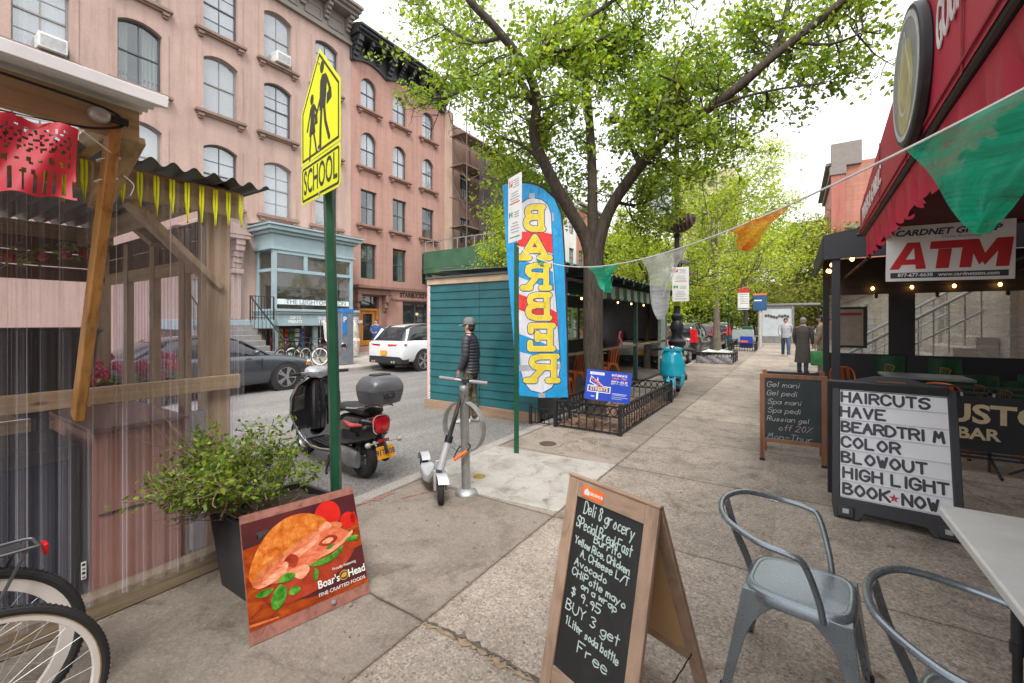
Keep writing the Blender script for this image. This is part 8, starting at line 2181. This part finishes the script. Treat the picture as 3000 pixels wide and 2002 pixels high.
car('parked_car', 'silver car at the far kerb seen through the windows of the teal shed', (-11.7, 18.2, ZR), PI / 2, paint('silver_metallic', (.40, .41, .42), .5, .28), 'wagon', group=gy)
car('parked_suv', 'black sport utility car parked behind the lamp post, red tail light showing', (-4.42, 22.55, ZR), PI / 2, paint('black_metallic', (.02, .021, .023), .2, .2), 'boxy', group=gy)
car('parked_car', 'dark red car parked between the black and the blue sport utility cars', (-4.45, 28.4, ZR), PI / 2, paint('dark_maroon', (.09, .02, .025), .3, .25), 'wagon', group=gy)
car('parked_suv', 'blue sport utility car parked beyond the street tree', (-4.35, 34.0, ZR), PI / 2, paint('deep_blue', (.015, .09, .16), .3, .25), 'boxy', group=gy)
car('parked_car', 'pale grey car parked at the near kerb beyond the end of the teal shed', (-4.5, 17.4, ZR), PI / 2, paint('pale_beige', (.42, .41, .39), .3, .3), 'wagon', group=gy)

# ================================================================ PEOPLE
skinm = mat('skin', (.50, .31, .225), .5, 0, .08, 14)
def skinmesh(name, par, V, E, Rr, m, lv=2):
    me = bpy.data.meshes.new(name); me.from_pydata([tuple(v) for v in V], E, []); o = bpy.data.objects.new(name, me); C.objects.link(o)
    me.materials.append(m)
    k = o.modifiers.new('skin', 'SKIN'); k.use_smooth_shade = True
    sv = me.skin_vertices[0].data if me.skin_vertices else None
    if False:
        bpy.context.view_layer.objects.active = o
        me.attributes
    for i, r in enumerate(Rr):
        sv[i].radius = (r, r) if not hasattr(r, '__len__') else r
    sv[0].use_root = True
    s_ = o.modifiers.new('sub', 'SUBSURF'); s_.levels = lv; s_.render_levels = lv
    o.parent = par; WM[o.name] = WM[par.name]
    return o
def person(label, loc, rz, H=1.75, top=None, bottom=None, shoe=None, hair=None, stance=(.06, -.10), arms=None, cap=None, coat=0, quilt=False, lean=.02):
    """x = facing direction; joints laid out for a standing or strolling adult"""
    t = thing('person', label, 'person', loc, rz)
    k = H / 1.75
    hipz, kneez, shz, nkz = .93 * k, .50 * k, 1.43 * k, 1.50 * k
    fz = .075 * k
    J = {'p': (0, 0, hipz)}
    V, E, Rr, idx = [], [], [], {}
    def add(nm, p, r, par=None):
        idx[nm] = len(V); V.append(Vector(p)); Rr.append(r)
        if par: E.append((idx[par], idx[nm]))
    add('pel', (0, 0, hipz), .12 * k); add('belly', (.01, 0, 1.10 * k), .125 * k, 'pel'); add('chest', (lean, 0, 1.30 * k), .13 * k, 'belly'); add('neckb', (lean + .0, 0, 1.455 * k), .065 * k, 'chest')
    add('neck', (lean + .01, 0, 1.52 * k), .052 * k, 'neckb'); add('jaw', (lean + .03, 0, 1.585 * k), .066 * k, 'neck'); add('skull', (lean + .022, 0, 1.655 * k), .088 * k, 'jaw'); add('crown', (lean + .015, 0, 1.705 * k), .072 * k, 'skull')
    legs = []
    for s_, sw in ((1, stance[0]), (-1, stance[1])):
        n = 'L' if s_ > 0 else 'R'; y = s_ * .095 * k
        add('hip' + n, (0, y, .86 * k), .088 * k, 'pel'); kn = (sw * .55 + .025, y * 1.05, kneez); an = (sw - .02, y * 1.05, fz + .01)
        add('knee' + n, kn, .056 * k, 'hip' + n); add('calf' + n, ((kn[0] + an[0]) / 2 - .015, y * 1.05, .34 * k), .05 * k, 'knee' + n); add('ank' + n, an, .036 * k, 'calf' + n); add('toe' + n, (an[0] + .16 * k, y * 1.15, .035), .03 * k, 'ank' + n)
        legs.append(((0, y, .9 * k), kn, an, s_))
    AR = arms or {1: ((.02, .25, 1.16), (.10, .24, .93)), -1: ((.0, -.25, 1.16), (.06, -.25, .92))}
    sl_ = []
    for s_ in (1, -1):
        n = 'L' if s_ > 0 else 'R'; sh_ = Vector((lean, s_ * .185 * k, shz - .02)); el = Vector(AR[s_][0]) * k; wr_ = Vector(AR[s_][1]) * k
        add('sh' + n, sh_, .055 * k, 'neckb'); add('el' + n, el, .042 * k, 'sh' + n); add('wr' + n, wr_, .028 * k, 'el' + n)
        d = (wr_ - el).normalized(); pm_ = wr_ + d * .055 * k; add('palm' + n, pm_, (.036 * k, .02 * k), 'wr' + n)
        for j, (dy, ln) in enumerate(((.026, .072), (.009, .082), (-.008, .076), (-.025, .06))):
            b1 = pm_ + Vector((dy, 0, -.02)) * k + d * .025 * k; add(f'f{n}{j}', b1, .0095 * k, 'palm' + n); add(f'g{n}{j}', b1 + (d + Vector((-.12, -s_ * .25, 0))) * ln * .6 * k, .008 * k, f'f{n}{j}'); add(f'h{n}{j}', b1 + (d * .9 + Vector((-.3, -s_ * .5, 0))) * ln * k, .007 * k, f'g{n}{j}')
        add('th' + n, wr_ + d * .03 * k + Vector((.032, -s_ * .006, 0)) * k, .011 * k, 'palm' + n); add('tt' + n, wr_ + d * .075 * k + Vector((.045, -s_ * .012, 0)) * k, .008 * k, 'th' + n)
        sl_.append((sh_, el, wr_, s_))
    body = skinmesh('body', t, V, E, Rr, skinm)
    hd = Vector((lean + .025, 0, 1.64 * k))
    mb = MB(); mb.ell(hd + Vector((.088, 0, -.015)) * k, (.022 * k, .016 * k, .026 * k), 8, 6)
    for s_ in (-1, 1): mb.ell(hd + Vector((-.005, s_ * .087, -.01)) * k, (.02 * k, .01 * k, .032 * k), 8, 6)
    mb.build('nose_and_ears', skinm, t)
    mb = MB()
    for s_ in (-1, 1): mb.ell(hd + Vector((.083, s_ * .033, .008)) * k, (.008 * k, .014 * k, .007 * k), 8, 5)
    mb.bar(hd + Vector((.082, -.022, -.062)) * k, hd + Vector((.082, .022, -.062)) * k, .006, .006); mb.build('eyes_and_mouth', mat('face_dark', (.08, .04, .035), .5), t)
    if hair:
        mb = MB(); mb.ell(hd + Vector((-.022, 0, .03)) * k, (.092 * k, .092 * k, .092 * k), 16, 10); mb.ell(hd + Vector((-.045, 0, -.03)) * k, (.06 * k, .078 * k, .07 * k), 14, 8); mb.build('hair', hair, t)
    if cap:
        mb = MB(); mb.lathe([(.101, 0), (.104, .03), (.10, .07), (.08, .105), (.04, .122), (0, .126)], 22, TR(hd + Vector((-.012, 0, .03 * k)))); mb.grid(lambda a, q: hd + Vector((.06 + .12 * a * math.cos((q - .5) * 1.9), .10 * math.sin((q - .5) * 2.2) * (1 - .12 * a), .032 - .012 * a - .02 * abs(q - .5))), 5, 8); c_ = mb.build('cap', cap, t); z_ = c_.modifiers.new('solid', 'SOLIDIFY'); z_.thickness = .004
    # jacket, coat or shirt
    mb = MB(); zb = (.86 if not coat else coat) * k
    zs = np.linspace(zb, 1.49 * k, 110 if quilt else 34); rings = []
    for z in zs:
        f = (z / k - .86) / .63
        if f < 0: w_, d_ = .185 + .05 * -f, .135 + .05 * -f
        else:
            w_ = np.interp(f, [0, .3, .7, .88, 1.0], [.180, .172, .205, .19, .075]); d_ = np.interp(f, [0, .3, .7, .88, 1.0], [.130, .128, .135, .11, .075])
        q_ = (1 + .085 * abs(math.sin(z / (.052 * k) * PI)) ** .6 if quilt else 1 + .01 * math.sin(z * 40))
        rings.append([Vector((lean * max(0, min(1, f)) + a * d_ * q_ * k, b * w_ * q_ * k, z)) for a, b in superell(1, 1, 24, 2.3)])
    mb.loft(rings)
    for sh_, el, wr_, s_ in sl_:
        P = smooth([sh_ + Vector((0, -s_ * .03, .0)), sh_ + Vector((0, s_ * .02, -.03)), el, wr_], 9 if not quilt else 22)
        mb.tube(P, [(.078 - .032 * (i / (len(P) - 1))) * k * (1 + (.12 * abs(math.sin(i * .55)) ** .6 if quilt else .02 * math.sin(i * 2))) for i in range(len(P))], 14)
    if quilt: mb.lathe([(.075 * k, 0), (.08 * k, .025), (.078 * k, .05), (.066 * k, .05)], 18, TR(lean + .005, 0, 1.475 * k), cap=False)
    mb.build('jacket' if not coat else 'coat', top, t, ang=60)
    mb = MB()
    mb.loft([[Vector((a * d_ * k, b * w_ * k, z * k)) for a, b in superell(1, 1, 20, 2.3)] for z, w_, d_ in ((.80, .15, .105), (.86, .172, .125), (.95, .17, .122), (1.0, .165, .118))])
    for hp_, kn, an, s_ in legs:
        P = smooth([hp_, ((hp_[0] + kn[0]) / 2, hp_[1] * 1.02, .70 * k), kn, ((kn[0] + an[0]) / 2 - .012, an[1], .3 * k), (an[0], an[1], .07 * k)], 6)
        mb.tube(P, [(.098 - .038 * (i / (len(P) - 1)) ** .8) * k * (1 + .03 * math.sin(i * 2.3)) for i in range(len(P))], 14)
    mb.build('trousers', bottom, t, ang=60)
    for hp_, kn, an, s_ in legs:
        MB().loft([[Vector((an[0] + x * k, an[1] * 1.05 + b * w_ * k, max(.0, z0 + (a + 1) / 2 * h_) * k)) for a, b in superell(1, 1, 14, 2.6)] for x, w_, z0, h_ in ((-.075, .03, .0, .075), (-.05, .042, 0, .10), (.0, .044, 0, .105), (.08, .05, 0, .075), (.15, .048, 0, .055), (.185, .03, 0, .04))]).build('shoe', shoe, t)
    return t
denim = mat('denim', (.045, .085, .16), .8, 0, .2, 10); dshoe = mat('shoe_dark', (.03, .03, .032), .6); wshoe = mat('shoe_pale', (.45, .45, .44), .6)
hairb = mat('hair_brown', (.035, .022, .015), .6, 0, .3, 30); hairg = mat('hair_grey', (.25, .24, .23), .7, 0, .3, 30)
def camo():
    m, t, b = nodes('camo_trousers'); n = noise(t, coords(t, 'Object', (1, 1, 1)), 13, 2, .5, 1)
    r = ramp(t, n, [(.0, (.035, .03, .022)), (.42, (.11, .095, .055)), (.52, (.06, .075, .04)), (.6, (.19, .165, .11))]); r.color_ramp.interpolation = 'CONSTANT'
    t.links.new(r.outputs[0], b.inputs['Base Color']); b.inputs['Roughness'].default_value = .85; return m
mp_ = G(1375, 1240, ZR)
person('person in dark quilted jacket, grey cap and camouflage trousers standing before the teal shed', (mp_.x, mp_.y + .05, ZR), PI + .35, 1.76, mat('navy_puffer', (.040, .037, .048), .5, 0, .15, 10), camo(), wshoe, hairb, (.07, -.02), {1: ((.02, .245, 1.15), (.12, .22, .92)), -1: ((-.02, -.245, 1.15), (.03, -.24, .92))}, mat('cap_grey', (.17, .185, .18), .8, 0, .2, 25), 0, True)
wk = G(2302, 1045)
person('person in pale grey pullover and blue jeans walking towards the camera down the pavement', (wk.x, wk.y, 0), -PI / 2 + .05, 1.75, mat('pullover_grey', (.37, .38, .42), .85, 0, .12, 10), denim, wshoe, hairb, (.24, -.26), {1: ((-.08, .25, 1.15), (.0, .24, .92)), -1: ((.08, -.25, 1.15), (.2, -.22, .95))})
dk_ = G(2352, 1092)
person('person in long dark coat standing with back turned near the black cafe posts', (dk_.x, dk_.y, 0), PI / 2 - .3, 1.72, mat('coat_charcoal', (.085, .074, .07), .85, 0, .2, 8), denim, dshoe, hairg, (.03, -.03), None, None, .32)
person('person in tan jacket and light trousers beside the dark coated person', (dk_.x + .48, dk_.y - .4, 0), PI - .3, 1.78, mat('jacket_tan', (.27, .20, .15), .85, 0, .2, 8), mat('trousers_tan', (.30, .24, .18), .85, 0, .2, 8), dshoe, hairb, (.05, -.05))
bg_ = thing('shopping_bag', 'bright green shopping bag held low beside the tan jacketed person', 'bag', (dk_.x + .38, dk_.y - .72, .3))
mb = MB(); mb.loft([[Vector((a * .2, b * .08, z)) for a, b in superell(1, w_, 16, 3)] for z, w_ in ((0, .9), (.05, 1.1), (.3, 1), (.42, .5))]); mb.build('bag', mat('bag_green', (.04, .22, .06), .4, 0, .3, 8), bg_)
MB().tube(smooth([(-.1, 0, .4), (-.05, 0, .55), (.05, 0, .55), (.1, 0, .4)], 5), .008, 6).build('handle', mat('bag_green', (.03, .3, .07)), bg_)
bp2 = PX(1102, 1085, -16.6)
person('person in blue jacket and jeans standing by the orange wooden door opposite', (-16.6, bp2.y, 0), -1.0, 1.7, mat('jacket_blue', (.03, .07, .20), .75, 0, .15, 8), denim, dshoe, hairb, (.03, -.03), {1: ((.05, .24, 1.15), (.25, .1, 1.12)), -1: ((.05, -.24, 1.15), (.25, -.1, 1.12))})

# ================================================================ STREET FURNITURE FARTHER OFF
# payment kiosk on the far pavement
kp = PX(1012, 1075, -13.9)
kk = thing('payment_kiosk', 'slim grey parking payment kiosk with blue header on the far pavement', 'kiosk', (-13.9, kp.y, 0))
MB().box((0, 0, .95), (.28, .5, 1.9)).build('cabinet', mat('kiosk_grey', (.17, .185, .215), .45, .2), kk, bevel=.02)
MB().box((0, 0, 1.985), (.30, .52, .16)).build('header', mat('kiosk_blue', (.03, .16, .42), .5), kk, bevel=.01)
mb = MB().box((.145, -.13, 1.5), (.012, .2, .75)); mb.build('panel', mat('kiosk_blue', (.03, .16, .42)), kk)
MB().text('P', .28, frame((.153, -.13, 1.66), (0, 1, 0), (0, 0, 1)), .004, .004).build('lettering', whitepaint, kk, ang=0)
# bicycles locked on the far pavement
b0 = bpy.data.objects['bicycle']
for k, (x, y, r_, lb) in enumerate(((-14.6, 8.0, -1.1, 'bicycle locked on the far pavement left of the payment kiosk'), (-14.2, 9.2, .5, 'bicycle standing on the far pavement right above the grey coupe'), (-15.0, 9.9, 1.9, 'bicycle by the shop garments on the far pavement'))):
    dup(b0, (x, y, 0), r_, lb, 'bicycles on the far pavement')
# iron area railings before the red brownstone
ir = thing('area_railing', 'low black iron railing before the orange door opposite', 'railing', (-16.3, 15.5, 0))
mb = MB()
mb.bar((-16.3, 13.6, 1.0), (-16.3, 20.8, 1.0), .04, .04); mb.bar((-16.3, 13.6, .12), (-16.3, 20.8, .12), .03, .03)
for k in range(58): mb.bar((-16.3, 13.65 + k * .125, .0), (-16.3, 13.65 + k * .125, 1.0), .018, .018)
mb.build('bars', black, ir, W=True)
pb_ = thing('flower_bed', 'pale pink and white flowering plants along the railing before the coffee shop', 'plants', (-15.6, 18.2, 0))
g = random.Random(5); pts = [Vector((-15.7 + g.uniform(-.35, .35), g.uniform(16.9, 20.3), .5 + abs(g.gauss(0, .45)))) for _ in range(260)]
leaves(pts, 6, .09, .12, pb_, leafmat('leaf_grey', (.2, .22, .12), (.34, .33, .22), (1.2, 1.1, 1)), 4, name='foliage')
leaves(pts[::2], 5, .08, .11, pb_, leafmat('petal_pink', (.48, .26, .2), (.55, .42, .36), (1.1, 1, 1)), 5, name='flowers')
MB().b2((-16.0, 16.8, 0), (-15.2, 20.4, .45)).build('planter', black, pb_, W=True)
# parking signs and other posts down the near kerb
rs = thing('parking_sign', 'red topped parking sign on a green pole before the slim tree', 'sign', (-2.75, 24.2, 0))
MB().prism(pole_o, 3.6, TR(-2.75, 24.2, 0)).build('post', greenpaint, rs, W=True)
Yr = .546 * 2.75 + .838 * 24.2
Mr_ = frame(D(2178, 875, Yr - .1), (1, .3, 0), (0, 0, 1)); hs_ = 205 / 1265 * Yr * .3
pl_ = sign_face(rs, Mr_, .52, 1.12, 0)
MB().box((0, .42, .005), (.52, .27, .004), Mr_).build('red_block', redink, pl_, W=True)
mb = MB()
for k in range(5): mb.box((.04, .2 - k * .11, .005), (.36, .03, .003), Mr_)
mb.build('small_print', greyink, pl_, W=True, ang=0)
MB().box((0, -.50, .005), (.5, .05, .003), Mr_).build('blue_block', mat('kiosk_blue', (.03, .16, .42)), pl_, W=True)
for k, (u, v, w_, lb) in enumerate(((2135, 1068, .95, 'plastic wrapped tree pit guard with low black rails down the pavement'), (2205, 1030, 1.2, 'second black tree pit guard farther down the pavement by the blue notice'), (2265, 1005, 1.2, 'farthest black tree pit guard before the bus shelter'))):
    p = G(u, v); t_ = thing('tree_pit_guard', lb, 'tree guard', (p.x - .5, p.y + .9, 0), 0, 'tree pit guards')
    mb = MB()
    for z in (.25, .40):
        for y in (-1, 1): mb.bar((-.6, y * .9, z), (.6, y * .9, z), .05, .04)
        for x in (-.6, .6): mb.bar((x, -.9, z), (x, .9, z), .05, .04)
    for x in (-.6, .6):
        for y in (-.9, -.3, .3, .9): mb.box((x, y, .21), (.05, .05, .42))
    for j in range(9): mb.box((-.5 + j * .125, -.9, .2), (.02, .02, .4))
    mb.build('rails', black, t_)
    if k == 0:
        wrap = mat('plastic_wrap', (.22, .21, .235), .2, 0, .4, 12)
        MB().grid(lambda a, q: (-.62 + 1.24 * a, -.935 + .012 * math.sin(a * 17 + q * 5), .02 + .26 * q), 40, 8).build('plastic_wrap', wrap, t_)
        MB().grid(lambda a, q: (-.5 + a, -.7 + 1.4 * q, .42 + .05 * math.sin(a * 13) * math.sin(q * 9)), 16, 16).build('plastic_sheet', mat('plastic_pale', (.5, .5, .5), .3), t_)
    if k == 1:
        MB().bar((-.1, -.85, .48), (.5, -.85, .48), .02, .62).build('notice', nb, t_); MB().box((.1, -.865, .52), (.36, .01, .10)).build('notice_print', ork, t_); MB().box((.0, -.3, .9), (1.0, .7, .5)).build('glass_box', mat('pale_glass', (.36, .42, .42), .2), t_)
wp = thing('blue_street_sign', 'dark blue bus stop sign on a pale post before the bus shelter', 'sign', (-1.75, 31, 0))
Yw = .546 * 1.75 + .838 * 31
MB().cyl((0, 0, 0), (0, 0, 2.7), .11).build('post', mat('pale_post', (.42, .40, .37), .6), wp)
MB().box((.0, -.05, 2.75), (.72, .16, .95)).build('panel', mat('bus_blue', (.02, .085, .20), .5), wp, bevel=.01); MB().box((-.1, -.135, 2.9), (.4, .01, .08)).build('print', whitepaint, wp)
MB().box((0, -.05, 3.28), (.74, .17, .1)).build('cap', ork, wp)
bsx = thing('bus_shelter', 'glass bus shelter with lit advertisement panel at the end of the pavement', 'shelter', (-1.2, 38, 0))
gm = mat('shelter_grey', (.24, .24, .235), .5, .3)
mb = MB(); mb.b2((-2.2, 37.0, 2.75), (1.6, 40.5, 2.9)); mb.build('roof', gm, bsx, W=True, bevel=.02)
mb = MB()
for x in (-2.1, -.1): mb.b2((x, 37.05, 0), (x + .14, 37.2, 2.75))
mb.b2((-1.95, 37.1, .0), (-.11, 37.18, .5)); mb.b2((-1.95, 37.1, 2.5), (-.11, 37.18, 2.74)); mb.build('frame', gm, bsx, W=True)
MB().b2((-1.95, 37.08, .5), (-.11, 37.1, 2.5)).build('advert', mat('advert_pale', (.50, .55, .58), .3, 0, .1, 2), bsx, W=True)
mb = MB()
g = random.Random(6)
for k in range(9): mb.ell((-1.7 + k * .17, 37.06, 1.98 + g.uniform(-.1, .08)), (.09, .008, .11), 8, 6)
mb.build('advert_picture', mat('advert_ink', (.12, .08, .08), .5, 0, .5, 9), bsx, W=True)
MB().b2((1.5, 37.2, .1), (1.55, 40.4, 2.7)).build('glass_side', glassmat('pane_shop', (.03, .035, .04)), bsx, W=True)
tl = thing('traffic_light', 'yellow traffic signal on a pole at the cross street', 'traffic light', (-2.9, 50, 0))
MB().cyl((0, 0, 0), (0, 0, 4.6), .1).build('post', greenpaint, tl); MB().cyl((0, 0, 4.5), (-5.5, 0, 5.6), .07).build('arm', greenpaint, tl)
ysig = mat('signal_yellow', (.60, .32, .01), .5)
MB().box((.35, 0, 2.6), (.5, .3, 1.0)).build('signal_head', ysig, tl, bevel=.03); MB().box((-5.2, 0, 5.0), (.35, .3, 1.0)).build('signal_head', ysig, tl, bevel=.03)
gb = thing('relay_box', 'dark green mail relay box near the kerb beyond the parking sign', 'box', (-2.6, 33.2, 0))
MB().b2((-.32, -.3, .0), (.32, .3, 1.25)).build('box', greenpaint, gb, bevel=.04)

# litter and leaf fall
scr = thing('paper_scrap', 'small white scrap of paper lying on the pavement behind the grey chair', 'litter', G(2268, 1468, .004))
MB().grid(lambda a, q: (-.03 + .06 * a, -.014 + .028 * q, .004 + .004 * math.sin(a * 6)), 6, 2).build('paper', whitepaint, scr, ang=0)
g = random.Random(77); mb = MB()
for k in range(260):
    x = g.choice((g.uniform(-3.15, -1.7), g.uniform(-3.15, -.2), -1.65 + g.gauss(0, .02))); y = g.uniform(1.2, 8.8)
    if k % 3 == 0: x, y = g.uniform(-3.5, -1.9), g.uniform(4.9, 5.85)
    mb.box((0, 0, 0), (g.uniform(.006, .022), g.uniform(.004, .011), .003), TR(x, y, .0065) @ RZ(g.uniform(0, 6)))
stuff(mb.build('leaf_litter', mat('leaf_litter', (.20, .15, .09), .9, 0, .6, 3), ang=0))
